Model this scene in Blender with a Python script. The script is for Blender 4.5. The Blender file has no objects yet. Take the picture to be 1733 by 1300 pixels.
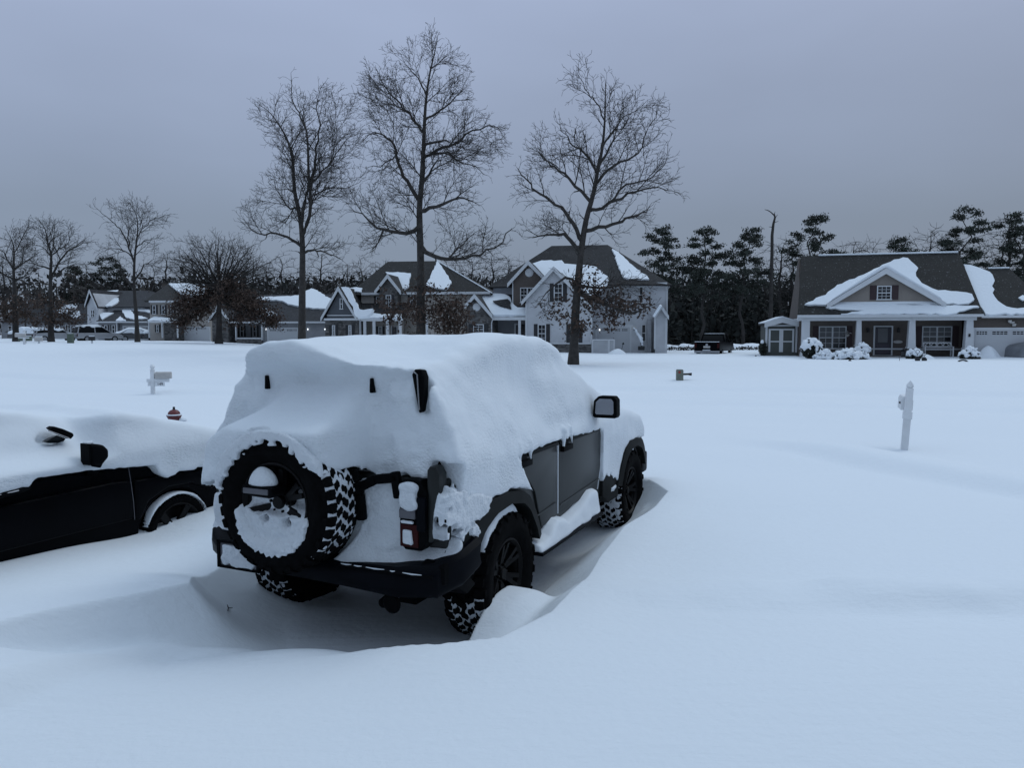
import bpy, bmesh, math, random
import numpy as np
from mathutils import Vector, Matrix, kdtree
random.seed(7); RNG = np.random.default_rng(11)
SC = bpy.context.scene; COL = SC.collection
rad = math.radians

# ------------------------------------------------------------------ camera
FPX = 1290.0; PITCH = math.atan(82 / 1290); CZ = 1.96
cam = bpy.data.cameras.new('camera'); camo = bpy.data.objects.new('camera', cam); COL.objects.link(camo)
cam.sensor_width = 36; cam.lens = 36 * FPX / 1733; cam.clip_start = .05; cam.clip_end = 5000
camo.location = (0, 0, CZ); camo.rotation_euler = (math.pi / 2 - PITCH, 0, 0); SC.camera = camo
SC.render.engine = 'CYCLES'; SC.render.resolution_x = 1024; SC.render.resolution_y = 769
SC.view_settings.view_transform = 'Standard'; SC.view_settings.look = 'None'
SC.view_settings.exposure = 0; SC.view_settings.gamma = 1
SC.cycles.max_bounces = 6; SC.cycles.diffuse_bounces = 3; SC.cycles.glossy_bounces = 2
SC.cycles.transparent_max_bounces = 4

def ray(px, py):
    u = (px - 866.5) / FPX; v = (650 - py) / FPX; c, s = math.cos(PITCH), math.sin(PITCH)
    return np.array([u, c + v * s, -s + v * c])
def at(px, py, D):
    "world point seen at photo pixel (px,py) at distance D along +Y"
    r = ray(px, py); t = D / r[1]; return np.array([r[0] * t, D, CZ + r[2] * t])

class Site:
    "a local frame (x right, y away, z up) turned clockwise by yaw about the vertical"
    def __init__(s, o, yaw):
        s.o = np.array(o, float); s.a = rad(yaw); a = s.a
        s.X = np.array([math.cos(a), -math.sin(a), 0]); s.Y = np.array([math.sin(a), math.cos(a), 0]); s.Z = np.array([0, 0, 1.])
        s.M = np.stack([s.X, s.Y, s.Z])
    def l(s, w): return s.M @ (np.asarray(w, float) - s.o)
    def w(s, l): return s.o + np.asarray(l, float) @ s.M
    def plane(s, px, py, p0, n):
        o = s.l((0, 0, CZ)); r = s.M @ ray(px, py); n = np.asarray(n, float)
        t = ((np.asarray(p0, float) - o) @ n) / (r @ n); return o + r * t
    def fac(s, px, py, v=0): p = s.plane(px, py, (0, v, 0), (0, 1, 0)); return (p[0], p[2])
    def side(s, px, py, c): p = s.plane(px, py, (c, 0, 0), (1, 0, 0)); return (p[1], p[2])

# ------------------------------------------------------------------ materials
MATS = {}
def mat(name, col, rough=.6, metal=0, bump=None, var=None, spec=None, coat=0, emit=None, lap=None, extra=None):
    """procedural principled material. bump=(scale,strength,dist) noise; var=(scale,amount) value variation;
    lap=(axis,period,strength) board lines"""
    if name in MATS: return MATS[name]
    m = bpy.data.materials.new(name); m.use_nodes = True; nt = m.node_tree; N = nt.nodes; L = nt.links
    b = N['Principled BSDF']; b.inputs['Base Color'].default_value = (*col, 1); b.inputs['Roughness'].default_value = rough
    b.inputs['Metallic'].default_value = metal
    if spec is not None: b.inputs['Specular IOR Level'].default_value = spec
    if coat: b.inputs['Coat Weight'].default_value = coat; b.inputs['Coat Roughness'].default_value = .08
    if emit: b.inputs['Emission Color'].default_value = (*emit[0], 1); b.inputs['Emission Strength'].default_value = emit[1]
    tc = N.new('ShaderNodeTexCoord')
    if var:
        n = N.new('ShaderNodeTexNoise'); n.inputs['Scale'].default_value = var[0]; n.inputs['Detail'].default_value = 5
        L.new(tc.outputs['Object'], n.inputs['Vector'])
        r = N.new('ShaderNodeMapRange'); r.inputs['From Min'].default_value = .3; r.inputs['From Max'].default_value = .7
        r.inputs['To Min'].default_value = 1 - var[1]; r.inputs['To Max'].default_value = 1 + var[1]
        L.new(n.outputs['Fac'], r.inputs['Value'])
        mx = N.new('ShaderNodeVectorMath'); mx.operation = 'SCALE'; mx.inputs[0].default_value = col
        L.new(r.outputs['Result'], mx.inputs['Scale']); L.new(mx.outputs['Vector'], b.inputs['Base Color'])
    last = None
    if lap:
        sx = N.new('ShaderNodeSeparateXYZ'); L.new(tc.outputs['Object'], sx.inputs[0])
        d = N.new('ShaderNodeMath'); d.operation = 'DIVIDE'; d.inputs[1].default_value = lap[1]
        L.new(sx.outputs[lap[0]], d.inputs[0])
        f = N.new('ShaderNodeMath'); f.operation = 'FRACT'; L.new(d.outputs[0], f.inputs[0])
        p = N.new('ShaderNodeMath'); p.operation = 'POWER'; p.inputs[1].default_value = .35 if lap[0] == 'Z' else .15
        L.new(f.outputs[0], p.inputs[0])
        bp = N.new('ShaderNodeBump'); bp.inputs['Strength'].default_value = lap[2]; bp.inputs['Distance'].default_value = .03
        if lap[0] == 'Z': bp.invert = True
        L.new(p.outputs[0], bp.inputs['Height']); last = bp
    if bump:
        n = N.new('ShaderNodeTexNoise'); n.inputs['Scale'].default_value = bump[0]; n.inputs['Detail'].default_value = 4
        L.new(tc.outputs['Object'], n.inputs['Vector'])
        bp = N.new('ShaderNodeBump'); bp.inputs['Strength'].default_value = bump[1]; bp.inputs['Distance'].default_value = bump[2]
        L.new(n.outputs['Fac'], bp.inputs['Height'])
        if last: L.new(last.outputs['Normal'], bp.inputs['Normal'])
        last = bp
    if last: L.new(last.outputs['Normal'], b.inputs['Normal'])
    if extra: extra(m, N, L, b, tc, last)
    MATS[name] = m; return m

SNOWC = (.70, .745, .79)
M_ground = mat('snow_ground', SNOWC, .75, bump=(22, .34, .014), spec=.25)
def _rip(m, N, L, b, tc, last):
    # wind-combed ripples: stretched noise added under the fine grain
    mp = N.new('ShaderNodeMapping'); mp.inputs['Scale'].default_value = (1.2, 7, 3); mp.inputs['Rotation'].default_value = (0, 0, rad(12))
    L.new(tc.outputs['Object'], mp.inputs[0])
    n = N.new('ShaderNodeTexNoise'); n.inputs['Scale'].default_value = 1.0; n.inputs['Detail'].default_value = 6; n.inputs['Roughness'].default_value = .62
    L.new(mp.outputs[0], n.inputs['Vector'])
    bp = N.new('ShaderNodeBump'); bp.inputs['Strength'].default_value = .20; bp.inputs['Distance'].default_value = .06
    L.new(n.outputs['Fac'], bp.inputs['Height']); L.new(bp.outputs['Normal'], last.inputs['Normal'])
_rip(M_ground, M_ground.node_tree.nodes, M_ground.node_tree.links, None,
     [n for n in M_ground.node_tree.nodes if n.type == 'TEX_COORD'][0], [n for n in M_ground.node_tree.nodes if n.type == 'BUMP'][0])
M_snow = mat('snow_settled', SNOWC, .75, bump=(30, .28, .014), spec=.25)
def _rime(m, N, L, b, tc, last):
    # rime grain on steep faces, smooth powder on flat ones
    ge = N.new('ShaderNodeNewGeometry'); sx = N.new('ShaderNodeSeparateXYZ'); L.new(ge.outputs['Normal'], sx.inputs[0])
    r = N.new('ShaderNodeMapRange'); r.inputs['From Min'].default_value = .55; r.inputs['From Max'].default_value = .05; r.inputs['To Min'].default_value = .06; r.inputs['To Max'].default_value = .85; L.new(sx.outputs['Z'], r.inputs['Value'])
    mp = N.new('ShaderNodeMapping'); mp.inputs['Scale'].default_value = (1, .7, 1.5); L.new(tc.outputs['Object'], mp.inputs[0])
    n = N.new('ShaderNodeTexNoise'); n.inputs['Scale'].default_value = 48; n.inputs['Detail'].default_value = 3; n.inputs['Roughness'].default_value = .6; L.new(mp.outputs[0], n.inputs['Vector'])
    n2 = N.new('ShaderNodeTexNoise'); n2.inputs['Scale'].default_value = 2.6; L.new(tc.outputs['Object'], n2.inputs['Vector']); r2 = N.new('ShaderNodeMapRange'); r2.inputs['From Min'].default_value = .40; r2.inputs['From Max'].default_value = .62; r2.inputs['To Min'].default_value = .25; L.new(n2.outputs['Fac'], r2.inputs['Value'])
    mu = N.new('ShaderNodeMath'); mu.operation = 'MULTIPLY'; L.new(r.outputs[0], mu.inputs[0]); L.new(r2.outputs[0], mu.inputs[1])
    bp = N.new('ShaderNodeBump'); bp.inputs['Distance'].default_value = .018; L.new(mu.outputs[0], bp.inputs['Strength']); L.new(n.outputs['Fac'], bp.inputs['Height']); L.new(last.outputs['Normal'], bp.inputs['Normal']); L.new(bp.outputs['Normal'], b.inputs['Normal'])
M_snowt = mat('snow_windpacked', SNOWC, .75, bump=(30, .22, .012), spec=.25, extra=_rime)
M_rime = mat('snow_rime', (.64, .68, .725), .7, bump=(70, .7, .014), spec=.3)
M_rsnow = mat('snow_roof', SNOWC, .75, bump=(5, .4, .05), spec=.25)
M_paint = mat('paint_dark_olive', (.0155, .0175, .0175), .42, coat=.08, spec=.2, var=(3, .15), bump=(240, .05, .001))
M_trim = mat('trim_grey_plastic', (.0085, .0095, .0095), .65, spec=.12, var=(6, .2), bump=(160, .2, .001))
M_black = mat('plastic_black', (.002, .0023, .003), .65, spec=.05, var=(8, .3), bump=(150, .2, .001))
M_navy = mat('bumper_black', (.0020, .0027, .0050), .5, spec=.06, var=(5, .25), bump=(200, .2, .001))
M_glass = mat('glass_dark', (.006, .008, .010), .10, spec=.18)
M_rubber = mat('rubber_black', (.0036, .0036, .004), .9, spec=.05, var=(25, .35), bump=(60, .4, .003))
M_rim = mat('wheel_black', (.003, .003, .0036), .5, spec=.15, var=(12, .2))
M_red = mat('lens_red', (.030, .0015, .002), .45, spec=.15)
M_greylens = mat('lens_grey', (.09, .09, .105), .3)
M_mirror = mat('mirror_glass', (.26, .265, .29), .25, metal=.8, bump=(30, .1, .002))
M_carblack = mat('paint_black', (.0022, .0024, .0034), .35, var=(4, .2), spec=.04)
M_steel = mat('steel_dull', (.32, .33, .35), .4, metal=.8, var=(20, .2))
M_white = mat('trim_white', (.62, .64, .66), .55, var=(1.5, .06))
M_postw = mat('post_white', (.66, .68, .70), .5, var=(4, .08))
M_mail = mat('mailbox_grey', (.40, .39, .38), .6, var=(5, .15))
M_bark = mat('bark_grey', (.034, .030, .027), .9, var=(4, .45), bump=(9, .9, .04))
M_twig = mat('twig_dark', (.024, .021, .019), .9, var=(2, .25))
M_bark2 = mat('bark_far', (.030, .027, .025), .9, var=(1.2, .4), bump=(4, .7, .05))
M_leafb = mat('leaf_brown', (.050, .030, .021), .8, var=(2.5, .6))
M_leafp = mat('pine_needles', (.020, .027, .020), .8, var=(1.1, .6))
M_forest = mat('forest_dark', (.016, .019, .017), .9, var=(.35, .6))
M_fbrown = mat('thicket_brown', (.030, .027, .025), .9, var=(.4, .5))
M_red_h = mat('hydrant_red', (.10, .007, .010), .4, var=(12, .25))
M_ped = mat('pedestal_green', (.135, .15, .125), .6, var=(9, .12))
M_boxg = mat('cabinet_green', (.075, .10, .075), .6, var=(4, .15))
M_ink = mat('ink_black', (.01, .01, .012), .6)
M_cloth = mat('cover_grey', (.15, .16, .175), .8, var=(2, .2), bump=(5, .5, .04))
M_lamp = mat('lamp_lit', (.9, .92, 1), .4, emit=((.9, .95, 1.0), 2.2))

# ------------------------------------------------------------------ scene-graph helpers
def thing(name, label, cat, loc=(0, 0, 0), yaw=0, group=None):
    o = bpy.data.objects.new(name, None); COL.objects.link(o); o.location = [float(c) for c in loc]; o.rotation_euler = (0, 0, -rad(yaw))
    o.empty_display_size = .3; o['label'] = label; o['category'] = cat
    if group: o['group'] = group
    return o
def tag(o, label=None, cat=None, group=None, kind=None):
    for k, v in (('label', label), ('category', cat), ('group', group), ('kind', kind)):
        if v: o[k] = v
    return o
def link(name, me, m, parent=None, smooth=False, label=None):
    o = bpy.data.objects.new(name, me); COL.objects.link(o)
    if m is not None: me.materials.append(m)
    if parent is not None: o.parent = parent
    if label: o['label'] = label
    if smooth:
        me.polygons.foreach_set('use_smooth', np.ones(len(me.polygons), bool))
        if smooth is not True:
            try: me.set_sharp_from_angle(angle=rad(smooth))
            except Exception: pass
    return o
def np_mesh(name, V, Fq, m, parent=None, smooth=False, label=None):
    "V (n,3), Fq (k,3|4) arrays -> one mesh object"
    V = np.ascontiguousarray(V, np.float32); Fq = np.ascontiguousarray(Fq, np.int32); k, w = Fq.shape
    me = bpy.data.meshes.new(name); me.vertices.add(len(V)); me.vertices.foreach_set('co', V.ravel())
    me.loops.add(k * w); me.loops.foreach_set('vertex_index', Fq.ravel())
    me.polygons.add(k); me.polygons.foreach_set('loop_start', np.arange(0, k * w, w, dtype=np.int32))
    me.update(calc_edges=True)
    return link(name, me, m, parent, smooth, label)
def dup(root, loc=None, yaw=None, label=None, group=None):
    def cp(o, par):
        c = o.copy(); COL.objects.link(c)
        if par is not None: c.parent = par
        for ch in list(o.children): cp(ch, c)
        return c
    r = cp(root, None)
    if loc is not None: r.location = [float(c) for c in loc]
    if yaw is not None: r.rotation_euler = (0, 0, -rad(yaw))
    if label: r['label'] = label
    if group: r['group'] = group
    return r

class MB:
    "collects simple solids into one mesh"
    def __init__(s): s.V = []; s.F = []
    def add(s, V, F):
        n = len(s.V); s.V += [tuple(float(c) for c in v) for v in V]; s.F += [tuple(n + i for i in f) for f in F]; return s
    def box(s, lo, hi):
        (x0, y0, z0), (x1, y1, z1) = lo, hi
        if x0 > x1: x0, x1 = x1, x0
        if y0 > y1: y0, y1 = y1, y0
        if z0 > z1: z0, z1 = z1, z0
        V = [(x0, y0, z0), (x1, y0, z0), (x1, y1, z0), (x0, y1, z0), (x0, y0, z1), (x1, y0, z1), (x1, y1, z1), (x0, y1, z1)]
        return s.add(V, [(0, 3, 2, 1), (4, 5, 6, 7), (0, 1, 5, 4), (1, 2, 6, 5), (2, 3, 7, 6), (3, 0, 4, 7)])
    def bar(s, a, b, w, h=None, up=(0, 0, 1)):
        a = Vector(a); b = Vector(b); d = (b - a).normalized(); u = Vector(up)
        if abs(d.dot(u)) > .98: u = Vector((0, 1, 0))
        r = d.cross(u).normalized(); u = r.cross(d); h = h or w; r *= w / 2; u *= h / 2
        V = [p + q for p in (a, b) for q in (-r - u, r - u, r + u, -r + u)]
        return s.add(V, [(0, 3, 2, 1), (4, 5, 6, 7), (0, 1, 5, 4), (1, 2, 6, 5), (2, 3, 7, 6), (3, 0, 4, 7)])
    def tube(s, pts, rs, n=8):
        pts = [Vector(p) for p in pts]
        if not hasattr(rs, '__len__'): rs = [rs] * len(pts)
        V = []; F = []
        for i, p in enumerate(pts):
            d = (pts[min(i + 1, len(pts) - 1)] - pts[max(i - 1, 0)]).normalized()
            u = Vector((0, 0, 1)) if abs(d.z) < .9 else Vector((1, 0, 0)); r = d.cross(u).normalized(); u = r.cross(d)
            for k in range(n):
                t = 2 * math.pi * k / n; V.append(p + (r * math.cos(t) + u * math.sin(t)) * rs[i])
        for i in range(len(pts) - 1):
            for k in range(n):
                k2 = (k + 1) % n; F.append((i * n + k, i * n + k2, (i + 1) * n + k2, (i + 1) * n + k))
        F.append(tuple(range(n - 1, -1, -1))); F.append(tuple(range((len(pts) - 1) * n, len(pts) * n)))
        return s.add(V, F)
    def lathe(s, prof, n=32, axis='Z', o=(0, 0, 0), cap=True):
        "prof [(radius, height)] about an axis through o"
        V = []; F = []; m = len(prof)
        for k in range(n):
            t = 2 * math.pi * k / n; c, q = math.cos(t), math.sin(t)
            for r, h in prof:
                p = (r * c, r * q, h) if axis == 'Z' else ((h, r * c, r * q) if axis == 'X' else (r * q, h, r * c))
                V.append((p[0] + o[0], p[1] + o[1], p[2] + o[2]))
        for k in range(n):
            k2 = (k + 1) % n
            for i in range(m - 1): F.append((k * m + i, k2 * m + i, k2 * m + i + 1, k * m + i + 1))
        if cap and prof[0][0] > 1e-6: F.append(tuple(k * m for k in range(n - 1, -1, -1)))
        if cap and prof[-1][0] > 1e-6: F.append(tuple(k * m + m - 1 for k in range(n)))
        return s.add(V, F)
    def prism(s, poly, a, b, plane='xz'):
        "poly in plane extruded between a and b along the remaining axis"
        def P(p, t): return (p[0], t, p[1]) if plane == 'xz' else ((t, p[0], p[1]) if plane == 'yz' else (p[0], p[1], t))
        n = len(poly); V = [P(p, a) for p in poly] + [P(p, b) for p in poly]
        F = [tuple(range(n)), tuple(range(2 * n - 1, n - 1, -1))] + [(i, i + n, (i + 1) % n + n, (i + 1) % n) for i in range(n)]
        return s.add(V, F)
    def build(s, name, m, parent=None, bevel=0, seg=2, smooth=35, label=None):
        me = bpy.data.meshes.new(name); me.from_pydata(s.V, [], s.F); bm = bmesh.new(); bm.from_mesh(me)
        bmesh.ops.remove_doubles(bm, verts=bm.verts, dist=1e-5)
        bmesh.ops.recalc_face_normals(bm, faces=bm.faces)
        if bevel:
            ed = [e for e in bm.edges if len(e.link_faces) == 2 and e.calc_face_angle(0) > rad(28)]
            bmesh.ops.bevel(bm, geom=ed, offset=bevel, segments=seg, affect='EDGES', profile=.6, clamp_overlap=True)
        bm.to_mesh(me); bm.free()
        return link(name, me, m, parent, smooth, label)

# ------------------------------------------------------------------ noise, distance fields, surface nets
_LAT = RNG.random((64, 64, 64)).astype(np.float32) * 2 - 1
def vnoise(x, y, z, sc=1.0, seed=0):
    x = np.asarray(x, np.float32) * sc + seed * 17.3; y = np.asarray(y, np.float32) * sc + seed * 5.1; z = np.asarray(z, np.float32) * sc + seed * 9.7
    x, y, z = np.broadcast_arrays(x, y, z)
    xi, yi, zi = np.floor(x).astype(int), np.floor(y).astype(int), np.floor(z).astype(int)
    fx, fy, fz = x - xi, y - yi, z - zi
    fx, fy, fz = [f * f * (3 - 2 * f) for f in (fx, fy, fz)]
    g = lambda a, b, c: _LAT[(xi + a) & 63, (yi + b) & 63, (zi + c) & 63]
    x00 = g(0, 0, 0) * (1 - fx) + g(1, 0, 0) * fx; x10 = g(0, 1, 0) * (1 - fx) + g(1, 1, 0) * fx
    x01 = g(0, 0, 1) * (1 - fx) + g(1, 0, 1) * fx; x11 = g(0, 1, 1) * (1 - fx) + g(1, 1, 1) * fx
    return (x00 * (1 - fy) + x10 * fy) * (1 - fz) + (x01 * (1 - fy) + x11 * fy) * fz
def sst(x, a, b): t = np.clip((x - a) / (b - a), 0, 1); return t * t * (3 - 2 * t)
def smax(a, b, k): h = np.clip(.5 + .5 * (a - b) / k, 0, 1); return b * (1 - h) + a * h + k * h * (1 - h)
def smin(a, b, k): return -smax(-a, -b, k)
def rbox(X, Y, Z, c, h, r):
    qx, qy, qz = np.abs(X - c[0]) - h[0] + r, np.abs(Y - c[1]) - h[1] + r, np.abs(Z - c[2]) - h[2] + r
    return np.sqrt(np.maximum(qx, 0) ** 2 + np.maximum(qy, 0) ** 2 + np.maximum(qz, 0) ** 2) + np.minimum(np.maximum(qx, np.maximum(qy, qz)), 0) - r
def capsule(X, Y, Z, a, b, ra, rb=None):
    rb = ra if rb is None else rb; a = np.array(a); b = np.array(b); d = b - a
    t = np.clip(((X - a[0]) * d[0] + (Y - a[1]) * d[1] + (Z - a[2]) * d[2]) / (d @ d), 0, 1)
    return np.sqrt((X - a[0] - t * d[0]) ** 2 + (Y - a[1] - t * d[1]) ** 2 + (Z - a[2] - t * d[2]) ** 2) - (ra + (rb - ra) * t)
def sdpoly(U, V, P):
    "signed distance to a closed polygon, negative inside"
    P = np.asarray(P, float); d = np.full(U.shape, 1e9); sgn = np.ones(U.shape)
    for i in range(len(P)):
        a, b = P[i], P[i - 1]; e = b - a; wx, wy = U - a[0], V - a[1]
        t = np.clip((wx * e[0] + wy * e[1]) / (e @ e + 1e-12), 0, 1)
        d = np.minimum(d, (wx - e[0] * t) ** 2 + (wy - e[1] * t) ** 2)
        c = np.stack([V >= a[1], V < b[1], e[0] * wy > e[1] * wx]); sgn = np.where(c.all(0) | (~c).all(0), -sgn, sgn)
    return sgn * np.sqrt(d)
def islands(name, V, Q, m, parent, smooth=True, label=None, least=60):
    "one object per connected piece of a mesh, crumbs dropped"
    lab = np.arange(len(V))
    for _ in range(2000):
        mn = lab[Q].min(1); new = lab.copy(); np.minimum.at(new, Q.ravel(), np.repeat(mn, 4)); new = new[new]
        if (new == lab).all(): break
        lab = new
    u, cnt = np.unique(lab, return_counts=True); out = []
    for i in u[cnt > least]:
        k = lab == i; idx = np.full(len(V), -1); idx[k] = np.arange(k.sum()); out.append(np_mesh(name, V[k], idx[Q[k[Q[:, 0]]]], m, parent, smooth, label))
    return out
def surfnets(fn, lo, hi, h, relax=1):
    ax = [np.arange(lo[i], hi[i] + h, h, dtype=np.float32) for i in range(3)]
    X, Y, Z = np.meshgrid(*ax, indexing='ij', sparse=True)
    D = np.broadcast_to(fn(X, Y, Z), [len(a) for a in ax]).astype(np.float32)
    ins = D < 0; n = np.array(D.shape) - 1
    cnt = np.zeros(n, np.int8)
    sl = lambda A, i, j, k: A[i:i + n[0], j:j + n[1], k:k + n[2]]
    for i in (0, 1):
        for j in (0, 1):
            for k in (0, 1): cnt += sl(ins, i, j, k)
    act = (cnt > 0) & (cnt < 8); idx = np.argwhere(act); vid = np.full(n, -1, np.int32); vid[act] = np.arange(len(idx))
    acc = np.zeros((len(idx), 3), np.float32); num = np.zeros(len(idx), np.float32)
    corners = [(i, j, k) for i in (0, 1) for j in (0, 1) for k in (0, 1)]
    val = {c: D[idx[:, 0] + c[0], idx[:, 1] + c[1], idx[:, 2] + c[2]] for c in corners}
    for a in range(3):
        for c in corners:
            if c[a]: continue
            e = list(c); e[a] = 1; e = tuple(e); v0, v1 = val[c], val[e]; cr = (v0 < 0) != (v1 < 0)
            t = np.where(cr, v0 / np.where(cr, v0 - v1, 1), 0); p = np.tile(np.array(c, np.float32), (len(idx), 1)); p[:, a] = t
            acc += p * cr[:, None]; num += cr
    V = (idx + acc / np.maximum(num, 1)[:, None]) * h + np.array(lo)
    quads = []
    for a in range(3):
        b, c = (a + 1) % 3, (a + 2) % 3; sh = list(D.shape); sh[a] -= 1
        s0 = [slice(None)] * 3; s1 = [slice(None)] * 3; s0[a] = slice(0, -1); s1[a] = slice(1, None)
        A, B = ins[tuple(s0)], ins[tuple(s1)]; e = np.argwhere(A != B)
        e = e[(e[:, b] > 0) & (e[:, c] > 0) & (e[:, b] < n[b]) & (e[:, c] < n[c])]
        fl = A[e[:, 0], e[:, 1], e[:, 2]]
        def cell(db, dc): q = e.copy(); q[:, b] -= db; q[:, c] -= dc; return vid[q[:, 0], q[:, 1], q[:, 2]]
        q = np.stack([cell(1, 1), cell(0, 1), cell(0, 0), cell(1, 0)], 1); q[~fl] = q[~fl][:, ::-1]; quads.append(q)
    Q = np.concatenate(quads); Q = Q[(Q >= 0).all(1)]
    for _ in range(relax):
        S = np.zeros_like(V); c = np.zeros(len(V))
        for i in range(4):
            for j in ((i + 1) % 4, (i + 3) % 4): np.add.at(S, Q[:, i], V[Q[:, j]]); np.add.at(c, Q[:, i], 1)
        V = V * .5 + .5 * S / np.maximum(c, 1)[:, None]
    return V, Q
# ------------------------------------------------------------------ sky and light
wd = bpy.data.worlds.new('World'); SC.world = wd; wd.use_nodes = True
N = wd.node_tree.nodes; L = wd.node_tree.links; bg = N['Background']
SUN_EL, SUN_AZ = rad(50), rad(52)          # azimuth clockwise from the view direction (+Y)
sky = N.new('ShaderNodeTexSky'); sky.sky_type = 'NISHITA'; sky.sun_disc = False; sky.sun_elevation = SUN_EL; sky.sun_rotation = SUN_AZ
sky.air_density = 1.0; sky.dust_density = 3.0
tc = N.new('ShaderNodeTexCoord'); sx = N.new('ShaderNodeSeparateXYZ'); L.new(tc.outputs['Generated'], sx.inputs[0])
ramp = N.new('ShaderNodeValToRGB'); L.new(sx.outputs['Z'], ramp.inputs['Fac'])
cr = ramp.color_ramp; cr.elements[0].position = 0; cr.elements[0].color = (.190, .236, .312, 1)
cr.elements[1].position = 1; cr.elements[1].color = (.67, .855, 1.06, 1)
for p, c in ((.14, (.206, .256, .340)), (.21, (.240, .294, .402)), (.385, (.326, .392, .545)), (.7, (.53, .66, .85))):
    e = cr.elements.new(p); e.color = (*c, 1)
mp = N.new('ShaderNodeMapping'); mp.inputs['Scale'].default_value = (1, 1, 2.6); L.new(tc.outputs['Generated'], mp.inputs[0])
nz = N.new('ShaderNodeTexNoise'); nz.inputs['Scale'].default_value = 1.7; nz.inputs['Detail'].default_value = 4; nz.inputs['Roughness'].default_value = .5
L.new(mp.outputs[0], nz.inputs['Vector'])
mr = N.new('ShaderNodeMapRange'); mr.inputs['From Min'].default_value = .3; mr.inputs['From Max'].default_value = .7
mr.inputs['To Min'].default_value = .91; mr.inputs['To Max'].default_value = 1.08; L.new(nz.outputs['Fac'], mr.inputs['Value'])
lr = N.new('ShaderNodeMapRange')      # the cloud deck is thinner to the left of the street
lr.inputs['From Min'].default_value = -.6; lr.inputs['From Max'].default_value = .6; lr.inputs['To Min'].default_value = 1.12; lr.inputs['To Max'].default_value = .90
L.new(sx.outputs['X'], lr.inputs['Value'])
m1 = N.new('ShaderNodeMath'); m1.operation = 'MULTIPLY'; L.new(mr.outputs[0], m1.inputs[0]); L.new(lr.outputs[0], m1.inputs[1])
sc1 = N.new('ShaderNodeVectorMath'); sc1.operation = 'SCALE'; L.new(ramp.outputs['Color'], sc1.inputs[0]); L.new(m1.outputs[0], sc1.inputs['Scale'])
sc2 = N.new('ShaderNodeVectorMath'); sc2.operation = 'SCALE'; sc2.inputs['Scale'].default_value = .006; L.new(sky.outputs['Color'], sc2.inputs[0])
ad = N.new('ShaderNodeVectorMath'); ad.operation = 'ADD'; L.new(sc1.outputs[0], ad.inputs[0]); L.new(sc2.outputs[0], ad.inputs[1])
L.new(ad.outputs[0], bg.inputs['Color']); bg.inputs['Strength'].default_value = 1.0
sun = bpy.data.lights.new('sun', 'SUN'); sun.energy = .68; sun.angle = rad(28); sun.color = (.90, .97, 1.0)
suno = bpy.data.objects.new('sun', sun); COL.objects.link(suno)
sd_ = Vector((math.cos(SUN_EL) * math.sin(SUN_AZ), math.cos(SUN_EL) * math.cos(SUN_AZ), math.sin(SUN_EL)))
suno.rotation_euler = sd_.to_track_quat('Z', 'Y').to_euler(); suno.location = (0, 0, 60)

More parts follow.
